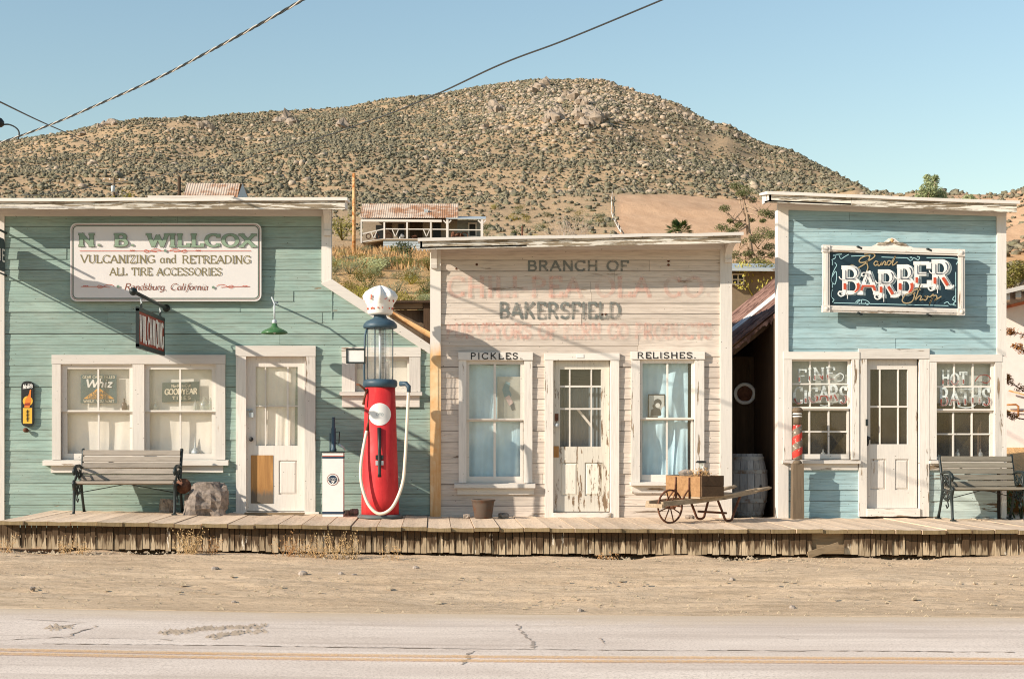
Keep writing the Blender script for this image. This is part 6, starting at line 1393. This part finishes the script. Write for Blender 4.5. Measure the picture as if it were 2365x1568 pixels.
# ---- leaf clumps
def leafmat(name, a, b, k=1.0):
    m = Mat(name); n = m.noise(m.pos(), 6, 4); m.fin(m.mix(m.math('MULTIPLY', m.math('ADD', n, m.rand()), .5), a, b), .8, None, 0, 0, 0, .2)
    tr = m.n('BsdfTranslucent', {'Color': tuple(x*.8 for x in b[:3])+(1,)}); mx = m.n('MixShader', {0: .25, 1: m.b.outputs[0], 2: tr.outputs[0]}); m.nt.links.new(mx.outputs[0], m.out.inputs[0]); return m.m
LM = dict(sage=leafmat('sage_leaves', S(122, 124, 96), S(160, 156, 122)), olive=leafmat('olive_leaves', S(104, 102, 52), S(154, 140, 76)), dark=leafmat('dark_green_leaves', S(62, 76, 44), S(98, 108, 66)), yellow=leafmat('yellow_green_leaves', S(140, 136, 56), S(186, 172, 88)),
          pine=leafmat('pine_needles', S(84, 92, 58), S(130, 130, 84)), palm=leafmat('palm_fronds', S(52, 70, 34), S(92, 108, 54)), straw=leafmat('dry_straw', S(178, 140, 96), S(202, 166, 118)), rusty=leafmat('reddish_leaves', S(150, 96, 52), S(180, 128, 70)), soft=leafmat('soft_green_leaves', S(142, 150, 108), S(188, 194, 146)))
def leaves(mb, c, rx_, ry_, rz_, n, s, rr, shell=.5):
    c = Vector(c)
    for i in range(n):
        d = Vector((rr.gauss(0, 1), rr.gauss(0, 1), rr.gauss(0, 1))).normalized(); k = lerp(rr.random()**.5, 1, shell)*(1+.25*mnoise.noise(d*2.2+c)); p = c+Vector((d.x*rx_*k, d.y*ry_*k, d.z*rz_*k))
        a = Vector((rr.gauss(0, 1), rr.gauss(0, 1), rr.gauss(0, 1))).normalized()*s*rr.uniform(.6, 1.3); b = a.orthogonal().normalized()*s*rr.uniform(.3, .6)
        mb.add([p-a*.5, p+b*.5, p+a*.5, p-b*.5], [(0,1,2,3)])
    return mb
def shrub_parts(seed, n=260, s=.13):
    rr = random.Random(seed); q = MB()
    for k in range(rr.randint(4, 7)): leaves(q, (rr.uniform(-.6, .6), rr.uniform(-.5, .5), rr.uniform(.3, .75)), rr.uniform(.3, .55), rr.uniform(.3, .5), rr.uniform(.25, .45), n//5, s, rr, .35)
    for k in range(7):
        a = rr.uniform(0, 6.28); q.tube([(0, 0, 0), (.3*math.cos(a), .3*math.sin(a), .4), (.5*math.cos(a), .5*math.sin(a), .8)], [.03, .02, .008], 4)
    return q
SH = {}
for nm in ('sage', 'olive', 'dark', 'yellow', 'straw', 'rusty', 'soft'):
    SH[nm] = []
    for k in range(3):
        o = shrub_parts(500+k+7*len(SH), 420 if nm != 'sage' else 360, .11).build('shrub', LM[nm]); SH[nm].append(o.data); bpy.data.objects.remove(o)
def shrub(kind, loc, s, label, cat='shrub', grp=None, sz=.8, name='shrub'):
    o = bpy.data.objects.new(name, r.choice(SH[kind])); COL.objects.link(o); o.location = loc; o.scale = (s*r.uniform(.85, 1.2), s, s*sz*r.uniform(.85, 1.15)); o.rotation_euler.z = r.uniform(0, 6.28); return tag(o, label, cat, grp)
shrub('dark', hill_uv(940, 592)+Vector((0,0,-.2)), 2.1, 'large dark green bush below the porch house', sz=.8); shrub('soft', hill_uv(866, 604), .8, 'small bright green tuft on the dry grass below the porch house')
shrub('olive', hill_uv(790, 560), 2.6, 'big olive bush beside the rusty pole left of the porch house', sz=1.0); shrub('yellow', onhill(272, 128)+Vector((0, 0, 3.0)), 2.1, 'yellow-green bush showing over the left end of the green shop roof', sz=1.2)
shrub('dark', onhill(560, 118)+Vector((0, 0, 3.6)), 1.3, 'green leafy branch over the green shop roof beside the rusted shed roof')
r2 = random.Random(31); cnt = 0
for i in range(420):
    u = r2.uniform(755, 1010); d = r2.uniform(52, 145); t = (u-CX)/F; z = terr(t, d); v = HY-(z-ZC)*F/d
    if not 560 < v < 730: continue
    if v < 615 and r2.random() < .75: continue
    kd = r2.choices(['sage', 'olive', 'dark', 'soft', 'yellow'], [5, 4, 2, 3, 1])[0]
    shrub(kd, (t*d, d-D0, z-.05), r2.uniform(.45, 1.05), {'sage': 'grey sage bush', 'olive': 'olive bush', 'dark': 'dark green bush', 'soft': 'pale green bush', 'yellow': 'yellowish bush'}[kd]+' '+['just over the lean-to roof', 'low on the slope', 'halfway up the slope', 'high below the porch house'][0 if v > 690 else 1 if v > 655 else 2 if v > 615 else 3]+', '+['left', 'middle', 'right'][min(2, max(0, int((u-760)/80)))]+' part, between green and pink shops', 'shrub', kd+' bushes on the slope behind'); cnt += 1
    if cnt > 120: break
for i in range(170):
    u = r2.choice([r2.uniform(1100, 1420), r2.uniform(0, 760), r2.uniform(1690, 1800), r2.uniform(1000, 1900)]); d = r2.uniform(118, 215); t = (u-CX)/F; z = terr(t, d); v = HY-(z-ZC)*F/d
    if bare(u, v) > .2 or v < 455: continue
    kd = r2.choices(['sage', 'olive', 'dark', 'yellow'], [6, 2, 2, 1])[0]; shrub(kd, (t*d, d-D0, z-.05), r2.uniform(.5, 1.3), {'sage': 'grey sage bush', 'olive': 'olive bush', 'dark': 'dark green bush', 'yellow': 'yellowish bush'}[kd]+' on the middle hillside '+('over the green shop' if u < 770 else 'over the pink shop, left half' if u < 1350 else 'over the pink shop, right half' if u < 1690 else 'between pink and blue shops'), 'shrub', kd+' bushes on the middle hillside')
# dry grass below the house
q = MB(); rr = random.Random(6)
for i in range(5200):
    u = rr.uniform(750, 1000); d = rr.uniform(85, 142); t = (u-CX)/F; x = t*d; v = HY-(terr(t, d)-ZC)*F/d
    if rr.random() > .35+.5*mnoise.noise((x*.15, d*.06, 8))+.4*math.exp(-((u-850)/70)**2-((v-580)/18)**2): continue
    p = Vector((x, d-D0, terr(t, d))); h = rr.uniform(.25, .7); a = rr.uniform(0, 6.28); w = .08; b = Vector((math.cos(a)*w, math.sin(a)*w, 0)); q.add([p-b, p+b, p+Vector((rr.uniform(-.25, .25), rr.uniform(-.2, .2), h))], [(0,1,2)])
stuff(q.build('dry_grass', LM['straw']))
# ---- porch house on the slope
hd = 150.0; hy = hd-D0
def HP(u, v, dy=0.0): return P(u, v, hy+dy)
hs = thing('porch_house', 'small house with rusty corrugated roof and white railed porch on the slope', 'house', HP(950, 575))
def slab(par, name, mat, pts, vec): return MB().prism(pts, vec).build(name, mat, par)
q = MB(); a, b = HP(831, 503.6, -1.2), HP(1058.6, 503.6, -1.2); e0, e1 = HP(838, 471, 2.6), HP(1057.6, 471, 2.6)
corrugated(q, a, b-a, (e0-a).lerp(e1-b, .5), 0, .03, .22, (0, 0, 1)); q.build('roof', MT['corr'], hs)
rf = bpy.data.objects['roof'] if False else hs.children[-1]
slab(hs, 'roof_back', MT['corr'], [e0, e1, e1+Vector((0, 3.4, -1.4)), e0+Vector((0, 3.4, -1.4))], (0, 0, -.06))
vp = HP(984, 492, .4); MB().box(vp.x-.2, vp.x+.2, vp.y-.2, vp.y+.2, vp.z-.4, vp.z+.35).build('vent', MT['galv'], rf)
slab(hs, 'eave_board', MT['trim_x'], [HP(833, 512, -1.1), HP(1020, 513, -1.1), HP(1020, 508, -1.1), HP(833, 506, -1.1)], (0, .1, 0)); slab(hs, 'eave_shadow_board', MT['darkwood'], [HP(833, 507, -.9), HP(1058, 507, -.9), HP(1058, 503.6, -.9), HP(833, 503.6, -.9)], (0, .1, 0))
MB().box(HP(838, 0, 1.2).x, HP(1056, 0, 1.2).x, hy+1.2, hy+5, HP(0, 562, 1.2).z, HP(0, 503, 1.2).z).build('wall', plain('tan_house_wall', S(150, 136, 118), .8), hs)
for u0, u1, v0, v1, mt in ((868, 884, 520, 552, 'black'), (888, 905, 516, 553, 'darkwood'), (920, 934, 518, 553, 'black'), (946, 976, 514, 553, 'darkwood'), (1000, 1018, 516, 552, 'black')):
    x0, x1, z0, z1 = X(u0, hy+1.15), X(u1, hy+1.15), Z(v1, hy+1.15), Z(v0, hy+1.15); o = MB().box(x0, x1, hy+1.12, hy+1.2, z0, z1).build('window' if v1 < 553 else 'doorway', MT[mt], hs)
x0, x1, z0, z1 = X(1084, hy+1.15), X(1098, hy+1.15), Z(545, hy+1.15), Z(518, hy+1.15); cells(MB(), x0-.15, x1+.15, z0-.15, z1+.15, [(x0, x1, z0, z1)], hy+1.05, hy+1.2).build('window_frame', MT['trim_x'], hs); MB().box(x0, x1, hy+1.12, hy+1.2, z0, z1).build('window', MT['black'], hs)
MB().box(HP(1056, 0, 1.2).x, HP(1110, 0, 1.2).x, hy+1.2, hy+4.5, HP(0, 562, 1.2).z, HP(0, 508, 1.2).z).build('wing_wall', plain('grey_house_wall', S(140, 142, 138), .8), hs)
slab(hs, 'porch_roof', MT['galv'], [HP(1030, 506, -1.3), HP(1122, 507, -1.3), HP(1122, 503, 3), HP(1030, 503, 3)], (0, 0, .12))
slab(hs, 'porch_floor', MT['oldwood_x'], [HP(833, 560, -1.1), HP(885, 552, -1.4), HP(1115, 552, -1.4), HP(1115, 552, 1.2), HP(833, 560, 1.2)], (0, 0, -.15))
for u, vt, vb in ((834.5, 511, 562), (887.5, 514, 553), (940, 514, 554), (995, 514, 554), (1033, 508, 553), (1113, 508, 552)): MB().beam(HP(u, vb, -1.2), HP(u, vt, -1.2), .16 if u < 1030 else .24, .16, (0, 1, 0)).build('porch_post', MT['trim_z'], hs)
for (u0, v0), (u1, v1) in (((834.5, 541), (887.5, 529)), ((887.5, 529), (940, 529.5)), ((940, 529.5), (1033, 530)), ((1033, 531), (1113, 531.5)), ((834.5, 559), (887.5, 552)), ((887.5, 552), (1033, 553))): MB().beam(HP(u0, v0, -1.2), HP(u1, v1, -1.2), .09, .10).build('porch_rail', MT['trim_x'], hs)
for u, v in ((863, 545), (913, 541), (985, 541)): 
    for s in (-1, 1): MB().beam(HP(u, v+6, -1.2), HP(u+s*7, v-10, -1.2), .08, .08).build('rail_brace', MT['trim_x'], hs)
for u, s in ((1033, 1), (1033, -1), (1113, 1), (1113, -1)): MB().beam(HP(u, 518, -1.2), HP(u+s*9, 509, -1.2), .12, .12).build('post_brace', MT['trim_x'], hs)
x0, x1 = HP(885, 0, -1.3).x, HP(1115, 0, -1.3).x; q = MB(); corrugated(q, (x0, hy-1.3, HP(0, 581, -1.3).z), (0, 0, HP(0, 555, -1.3).z-HP(0, 581, -1.3).z), (x1-x0, 0, 0), 0, .04, .25, (0, -1, 0)); q.build('porch_skirt', plain('bluish_siding', S(170, 178, 182), .7), hs)
for u, rr_, lb in ((851, 5.5, 'left'), (869, 6.5, 'middle'), (897, 7, 'right'), (1072, 9, 'far right')):
    c = HP(u, 546, -.9); sz_ = rr_/F*hd; single('wagon_wheel', MB().tube([(c.x+sz_*math.cos(t), c.y, c.z+sz_*math.sin(t)) for t in np.linspace(0, 6.28, 17)[:-1]], .05, 5, closed=True), MT['rust'], 'old wagon wheel on the house porch, '+lb+' one', 'wheel', 'wheels on the porch')
for u, w_, h_, lb in ((928, 10, 12, 'white bucket on the house porch'), (958, 14, 9, 'dark crate on the house porch'), (1060, 24, 14, 'pile of dark junk on the right end of the house porch'), (1046, 10, 18, 'rusty machine on the right end of the house porch')):
    c = HP(u, 553, -.3); q = MB(); rock(q, c+Vector((0, 0, h_/2/F*hd)), w_/2/F*hd, int(u), h_/w_, 7, .6); single('junk_heap', q, MT['rust'] if 'dark' in lb or 'rusty' in lb else MT['enamel'], lb, 'clutter')
# ---- shed roof and white porch frame over the green roof
sd = 130.0; sy = sd-D0
s2 = thing('hill_shed', 'shed with rust-streaked corrugated gable roof showing over the green shop', 'shed', P(495, 581, sy))
a, b = P(423, 456, sy-1), P(548, 457, sy-1); e = P(432, 423, sy+2); e2 = P(560, 424, sy+2); q = MB(); corrugated(q, a, b-a, (e-a), 0, .03, .22, (0, -.4, 1)); q.build('roof', MT['corr'], s2)
q = MB(); q.add([P(548, 457, sy-1), P(573, 458, sy+3.5), e2, e2], [(0, 1, 2)]); q.build('gable_end', MT['galv'], s2); slab(s2, 'roof_back', MT['corr'], [e, e2, P(573, 452, sy+5), P(430, 452, sy+5)], (0, 0, -.05))
MB().box(P(428, 0, sy).x, P(560, 0, sy).x, sy+.2, sy+4, P(0, 590, sy).z, P(0, 457, sy).z).build('wall', MT['oldwood_z'], s2)
fr = thing('flat_roof_porch', 'long white fascia of a flat porch roof behind the green shop', 'porch', P(440, 581, sy-3)); x0, x1 = P(341, 0, sy-3).x, P(540, 0, sy-3).x
MB().box(x0, x1, sy-3, sy-2.8, P(0, 457, sy-3).z, P(0, 452, sy-3).z).build('fascia', MT['trim_x'], fr); MB().box(x0, x1, sy-2.8, sy, P(0, 452.5, sy-3).z, P(0, 451.5, sy-3).z).build('roof', MT['galv'], fr)
for u in (342, 415, 480, 538): MB().box(P(u, 0, sy-3).x-.1, P(u, 0, sy-3).x+.1, sy-2.95, sy-2.75, P(0, 590, sy-3).z, P(0, 457, sy-3).z).build('post', MT['trim_z'], fr)
def pole(name, u, vt, d, rad, mat, label, vb=None):
    y = d-D0; p = onhill(u, d); top = P(u, vt, y); o = thing(name, label, 'pole', p+Vector((0, 0, -.3))); MB().tube([p+Vector((0, 0, -.3)), top], [rad*1.25, rad], 8).build('shaft', mat, o); return o
pole('utility_pole', 817.5, 401, 125, .13, MT['orange_rust'], 'tall bare rust-brown pole beside the porch house'); pole('stub_post', 414, 409, 128, .14, MT['darkwood'], 'dark wooden post beside the rusted shed roof'); pole('fence_post', 1206, 522, 140, .08, MT['rust'], 'short rusty post on the slope above the pink shop roof'); pole('fence_post', 1302, 538, 140, .06, MT['trim_z'], 'short white post on the slope above the pink shop roof')
up = pole('utility_pole', 263, 411, 165, .14, MT['oldwood_z'], 'distant utility pole with crossarm and transformer over the green shop'); a, b = P(238, 417, 145), P(292, 419, 145)
MB().beam(a, b, .12, .14).build('crossarm', MT['oldwood_x'], up); c = P(261, 437, 144.6); MB().lathe([(.2, -.35), (.22, -.3), (.22, .3), (.2, .35)], c, 12).build('transformer', MT['galv'], up)
for t in (.05, .3, .7, .95): p_ = a.lerp(b, t); MB().tube([p_, p_+Vector((0, 0, .25))], .06, 6).build('insulator', MT['enamel'], up)
# fence line up the slope
fl = thing('pipe_line', 'thin white pipe line with posts climbing the slope beside the bare earth', 'fence', hill_uv(1432, 540))
pts_ = [hill_uv(u, v) for u, v in ((1414, 455), (1412, 468), (1413, 482), (1412, 495), (1416, 508), (1421, 520), (1428, 533), (1434, 545))]; pts_ = [p_ for p_ in pts_ if p_ is not None]
MB().tube([p_+Vector((0, 0, .25)) for p_ in pts_], .05, 5).build('pipe', MT['trim_x'], fl)
for p_ in pts_: MB().tube([p_, p_+Vector((0, 0, .8))], .035, 5).build('post', MT['trim_z'], fl)
# ---- trees
tr = thing('pine_tree', 'sparse pine with bare branches between the pink and blue shops', 'tree', onhill(1737, 46)); py_ = 26.0
def TP(Xc, Yc, dy=0): return P(1632+Xc*.3142, 400.3+Yc*.3142, py_+dy)
trunk = [onhill(1737, 46)+Vector((0, 0, -.2)), TP(332, 740), TP(328, 620), TP(312, 470), TP(303, 370), TP(295, 300), TP(275, 215), TP(262, 170)]
bark = wood('pale_pine_bark', S(186, 160, 134), S(120, 100, 84), 'z')
MB().tube(trunk, [.12, .10, .085, .075, .065, .055, .035, .018], 8).build('trunk', bark, tr)
rr = random.Random(9)
cl = [(215, 95, 36, 3), (290, 130, 48, 5), (250, 150, 30, 5), (130, 260, 34, 3), (110, 400, 36, 4), (185, 425, 34, 2), (240, 385, 30, 3), (425, 290, 34, 4), (475, 305, 38, 4), (330, 345, 20, 4), (420, 440, 58, 2), (475, 455, 40, 2), (360, 480, 44, 2), (300, 500, 34, 2), (460, 540, 38, 1), (365, 655, 46, 1), (425, 670, 44, 1), (250, 660, 44, 1), (208, 600, 40, 1), (235, 710, 50, 1), (480, 600, 30, 1), (340, 200, 22, 5), (170, 350, 18, 3), (415, 350, 20, 4), (300, 590, 30, 1), (400, 590, 28, 1)]
q = MB(); lq = MB()
for (cx_, cy_, rad, ti) in cl:
    dy = rr.uniform(-1.2, 1.2); e = TP(cx_, cy_, dy); s = trunk[min(7, ti+1)].lerp(trunk[min(7, ti+2)] if ti+2 < 8 else trunk[7], rr.random()); mid = s.lerp(e, .5)+Vector((0, 0, -.12+rr.uniform(-.1, .2))); q.tube([s, mid, e], [.028, .018, .008], 5)
    w = rad*.3142/F*46; leaves(lq, e, w*1.45, w*1.3, w*.85, int(90+rad*6.0), .062, rr, .15)
    for k in range(3): e3 = mid.lerp(e, rr.random())+Vector((rr.gauss(0, .25), rr.gauss(0, .25), rr.gauss(.1, .2))); q.tube([mid.lerp(e, .4), e3], [.015, .005], 4)
q.build('limbs', bark, tr); lq.build('crown', LM['pine'], tr)
for k_, (a_, b_, d_) in enumerate(((230, 730, -3), (300, 720, -2.5), (440, 700, -3), (480, 690, -3.5), (200, 690, -3))): shrub('olive', TP(a_, b_, d_)+Vector((0, 0, -.7)), .8, 'olive bush at the foot of the pine, '+['first', 'second', 'third', 'fourth', 'fifth'][k_]+' of five', 'shrub', 'bushes at the foot of the pine', 1.0)
shrub('yellow', TP(365, 815, -4)+Vector((0, 0, -.5)), .85, 'bright yellow-green bush behind the red shed roof', sz=1.1)
hw = thing('small_house', 'small dark house with paned window behind the pine', 'house', P(1720, 690, 22)); MB().box(P(1640, 0, 22).x, P(1840, 0, 22).x, 22, 25, 1, P(0, 624, 22).z).build('wall', plain('dim_house_wall', S(120, 104, 84), .9), hw); MB().prism([P(1630, 625, 21.4), P(1850, 627, 21.4), P(1850, 616, 25), P(1630, 614, 25)], (0, 0, .08)).build('roof', MT['galv'], hw)
x0, x1, z0, z1 = X(1690, 21.95), X(1718, 21.95), Z(658, 21.95), Z(633, 21.95); cells(MB(), x0, x1, z0, z1, [R(1692, 1703, 635, 645, 21.95), R(1705, 1716, 635, 645, 21.95), R(1692, 1703, 647, 656, 21.95), R(1705, 1716, 647, 656, 21.95)], 21.9, 22.0).build('window_frame', MT['trim_x'], hw); MB().box(x0, x1, 21.96, 22, z0, z1).build('window_pane', MT['black'], hw)
# broadleaf tree behind the barber shop
def broadleaf(label, base, clumps, d, mat, n, s, seed, trunkmat=None):
    rr = random.Random(seed); o = thing('leafy_tree', label, 'tree', base); q = MB(); lq = MB(); b = Vector(base)
    for u, v, rad in clumps:
        e = P(u, v, d-D0+rr.uniform(-.8, .8)); q.tube([b, b.lerp(e, .5)+Vector((rr.gauss(0, .2), 0, .3)), e], [.14, .08, .02], 6); w = rad/F*d; leaves(lq, e, w, w, w*.95, int(n*rad), s, rr, .3)
    q.build('trunk', bark, o); lq.build('crown', mat, o); return o
broadleaf('leafy tree whose pale green top rises behind the barber shop cornice', onhill(2150, 40), [(2146, 440, 22), (2152, 420, 17), (2138, 455, 24), (2163, 452, 22), (2150, 470, 26), (2120, 462, 12), (2175, 468, 16), (2140, 410, 7), (2160, 412, 7), (2128, 520, 42), (2172, 525, 42), (2150, 590, 50), (2115, 600, 40), (2190, 605, 40)], 40, LM['soft'], 18, .10, 3)
broadleaf('second leafy tree top just showing right of the first behind the barber shop', onhill(2236, 42), [(2238, 462, 15), (2225, 468, 10), (2250, 468, 10), (2238, 478, 16), (2225, 530, 36), (2255, 535, 36), (2240, 600, 44)], 42, LM['soft'], 16, .10, 4)
broadleaf('dark olive tree on the slope at the right edge', onhill(2345, 60), [(2338, 640, 22), (2352, 620, 20), (2330, 655, 16), (2370, 640, 22), (2325, 615, 8)], 60, LM['olive'], 16, .14, 5)
shrub('dark', onhill(2340, 90), 1.2, 'dark bush high on the slope at the right edge')
# palm
pd_ = 110.0; pb_ = onhill(1567, pd_); pm = thing('fan_palm', 'short fan palm standing on the slope above the pink shop', 'palm', pb_); ctr = P(1567, 536, pd_-D0)
MB().tube([pb_, ctr], [.35, .28], 8).build('trunk', bark, pm); rr = random.Random(2)
for i in range(34):
    a = rr.uniform(0, 6.28); el = rr.uniform(-.35, 1.35); d = Vector((math.cos(a)*math.cos(el), math.sin(a)*math.cos(el), math.sin(el))); L = rr.uniform(.7, 1.05); tip = ctr+d*L*.6
    side = d.cross(Vector((0, 0, 1))).normalized(); up_ = side.cross(d); q = MB(); q.tube([ctr, tip], .02, 4)
    for k in range(-5, 6): an = k*.22; e = tip+(d*math.cos(an)+side*math.sin(an))*.62+Vector((0, 0, -.10-.03*abs(k))); w = side*.05+up_*.015; q.add([tip, tip.lerp(e, .5)+w, e, tip.lerp(e, .5)-w], [(0,1,2,3)])
    q.build('frond', LM['palm'], pm)
# grey leafless shrub
bs_ = thing('bare_shrub', 'grey leafless shrub above the pink shop roof', 'shrub', onhill(1322, 118)); q = MB(); rr = random.Random(14); base = onhill(1322, 118)
for i in range(60):
    e = P(rr.gauss(1322, 26), rr.uniform(488, 548), 98+rr.uniform(-2, 2)); b = base+Vector((rr.gauss(0, .4), rr.gauss(0, .4), 0)); m_ = b.lerp(e, .5)+Vector((rr.gauss(0, .3), 0, .3)); q.tube([b, m_, e], [.035, .02, .006], 4)
    for k in range(3): t_ = m_.lerp(e, rr.random()); q.tube([t_, t_+Vector((rr.gauss(0, .4), rr.gauss(0, .3), rr.uniform(.1, .5)))], [.012, .004], 3)
q.build('twigs', plain('grey_twigs', S(176, 158, 140), .9), bs_)
# ---- white house at the right edge
wy_ = 9.0; wh_ = thing('white_house', 'white stuccoed house with exposed rafter tails at the right edge', 'house', P(2400, 965, wy_))
MB().box(X(2316, wy_), X(2800, wy_), wy_, wy_+6, Z(975, wy_)-.8, Z(672, wy_)).build('wall', plain('white_stucco', S(244, 226, 216), .85, var=.05), wh_)
MB().prism([P(2300, 684, wy_-1.1), P(2810, 560, wy_-1.1), P(2810, 550, wy_-1.1), P(2300, 674, wy_-1.1)], (0, 8, 0)).build('roof', MT['trim_x'], wh_)
MB().prism([P(2310, 716, wy_-.08), P(2800, 600, wy_-.08), P(2800, 593, wy_-.08), P(2310, 709, wy_-.08)], (0, .08, 0)).build('red_band', rusty('terracotta_band', S(206, 120, 86), S(190, 98, 66), .3, 2), wh_)
for i in range(6): u = 2326+i*26; MB().beam(P(u, 690-i*6.2, wy_), P(u, 684-i*6.2, wy_-1.0), .10, .14).build('rafter_tail', MT['trim_x'], wh_)
MB().tube([P(2330, 902, wy_-.1), P(2380, 915, wy_-.1), P(2440, 928, wy_-.1)], .018, 6).build('wall_pipe', MT['orange_rust'], wh_)
MB().tube([P(2318, 935, wy_-.1), P(2346, 934, wy_-.1), P(2352, 938, wy_-.1), P(2352, 962, wy_-.1)], .02, 6).build('standpipe', MT['orange_rust'], wh_); MB().tube([P(2318, 948, wy_-.06), P(2440, 952, wy_-.06)], .012, 6).build('conduit', MT['orange_rust'], wh_)
tw = thing('overhanging_branch', 'reddish leafy branches hanging before the white house', 'branch', P(2420, 960, 6)); q = MB(); lq = MB(); rr = random.Random(3)
for pts in ([(2440, 800), (2380, 778), (2345, 768), (2328, 766)], [(2430, 830), (2370, 815), (2350, 800)], [(2440, 960), (2360, 900), (2328, 880), (2322, 872)], [(2420, 980), (2350, 965), (2322, 955)], [(2440, 760), (2470, 720), (2500, 700)], [(2440, 800), (2410, 740), (2430, 700)], [(2440, 850), (2490, 820), (2530, 810)]):
    pp_ = [P(u, v, 5) for u, v in pts]; q.tube(pp_, [.014, .010, .007, .004][:len(pp_)], 5)
    for a, b in zip(pp_[1:], pp_[2:]+[pp_[-1]]):
        for k in range(5): leaves(lq, a.lerp(b, rr.random()), .10, .10, .07, 22, .05, rr, .2)
q.tube([Vector((X(2440, 5), 5, -.3)), P(2440, 960, 5), P(2440, 800, 5)], [.08, .06, .03], 6)
q.build('twigs', MT['rust'], tw); lq.build('foliage', LM['rusty'], tw)
o = shrub('dark', (X(2352, .6), .45, -.33), .48, 'dark green bush beyond the boardwalk bench at the right edge', sz=2.0)
# ---- overhead wires
cable = plain('black_cable', S(44, 46, 46), .5); alu = plain('grey_aluminium_strand', S(178, 170, 160), .5)
def wire(pts, n=60):
    v = [P(u, vv, d-D0) for u, vv, d in pts]; return cr3(v, max(2, n//len(v)))
path = wire([(1150, -260, 10.5), (930, -132, 12), (760, -34, 13.2), (700, 0, 13.6), (590, 62, 14.4), (480, 121, 15.4), (370, 178, 16.6), (240, 236, 18), (120, 287, 19.4), (0, 330, 21), (-140, 372, 23), (-400, 420, 26)], 300)
tc = thing('service_cable', 'thick twisted service cable slanting across the upper left sky', 'cable', path[-1])
for k in range(3):
    out = []; L = 0
    for i, p_ in enumerate(path):
        if i: L += (path[i]-path[i-1]).length
        a = L*13+k*2.0944; out.append(p_+Vector((0, math.cos(a)*.009, math.sin(a)*.009)))
    MB().tube(out, .0072, 5).build('strand', alu if k == 0 else cable, tc)
_w = wire([(2300, -420, 8.5), (1900, -170, 10), (1600, -30, 12), (1530, 0, 12.8), (1300, 95, 16), (1150, 152, 20), (990, 226, 28), (850, 281, 42), (680, 335, 62), (456, 390, 95), (128, 446, 150), (18, 452, 168)], 132); q = MB().tube(_w, [lerp(.005, .04, (i/130)**1.8) for i in range(200)][:len(_w)], 5); single('overhead_wire', q, cable, 'thin black wire descending from upper centre across the hill', 'wire')
q = MB().tube(wire([(-60, 205, 26), (0, 236, 30), (130, 297, 45), (250, 345, 70), (410, 392, 110)], 60), .018, 5); single('overhead_wire', q, cable, 'thin wire crossing the twisted cable at the far left', 'wire')
ms = thing('service_mast', 'service mast weatherhead with drooping loop at the left edge', 'mast', P(-8, 470, 2)); MB().tube([P(-8, 480, 2), P(-8, 292, 2)], .03, 8).build('mast', MT['galv'], ms)
MB().lathe([(.04, -.05), (.075, -.02), (.075, .03), (.04, .075), (.01, .09)], P(-2, 286, 2), 14).build('weatherhead', MT['black'], ms); MB().tube(cr3([P(4, 289, 2), P(20, 288, 2), P(36, 295, 2), P(44, 306, 2), P(42, 322, 2)], 5), .012, 6).build('drip_loop', cable, ms)
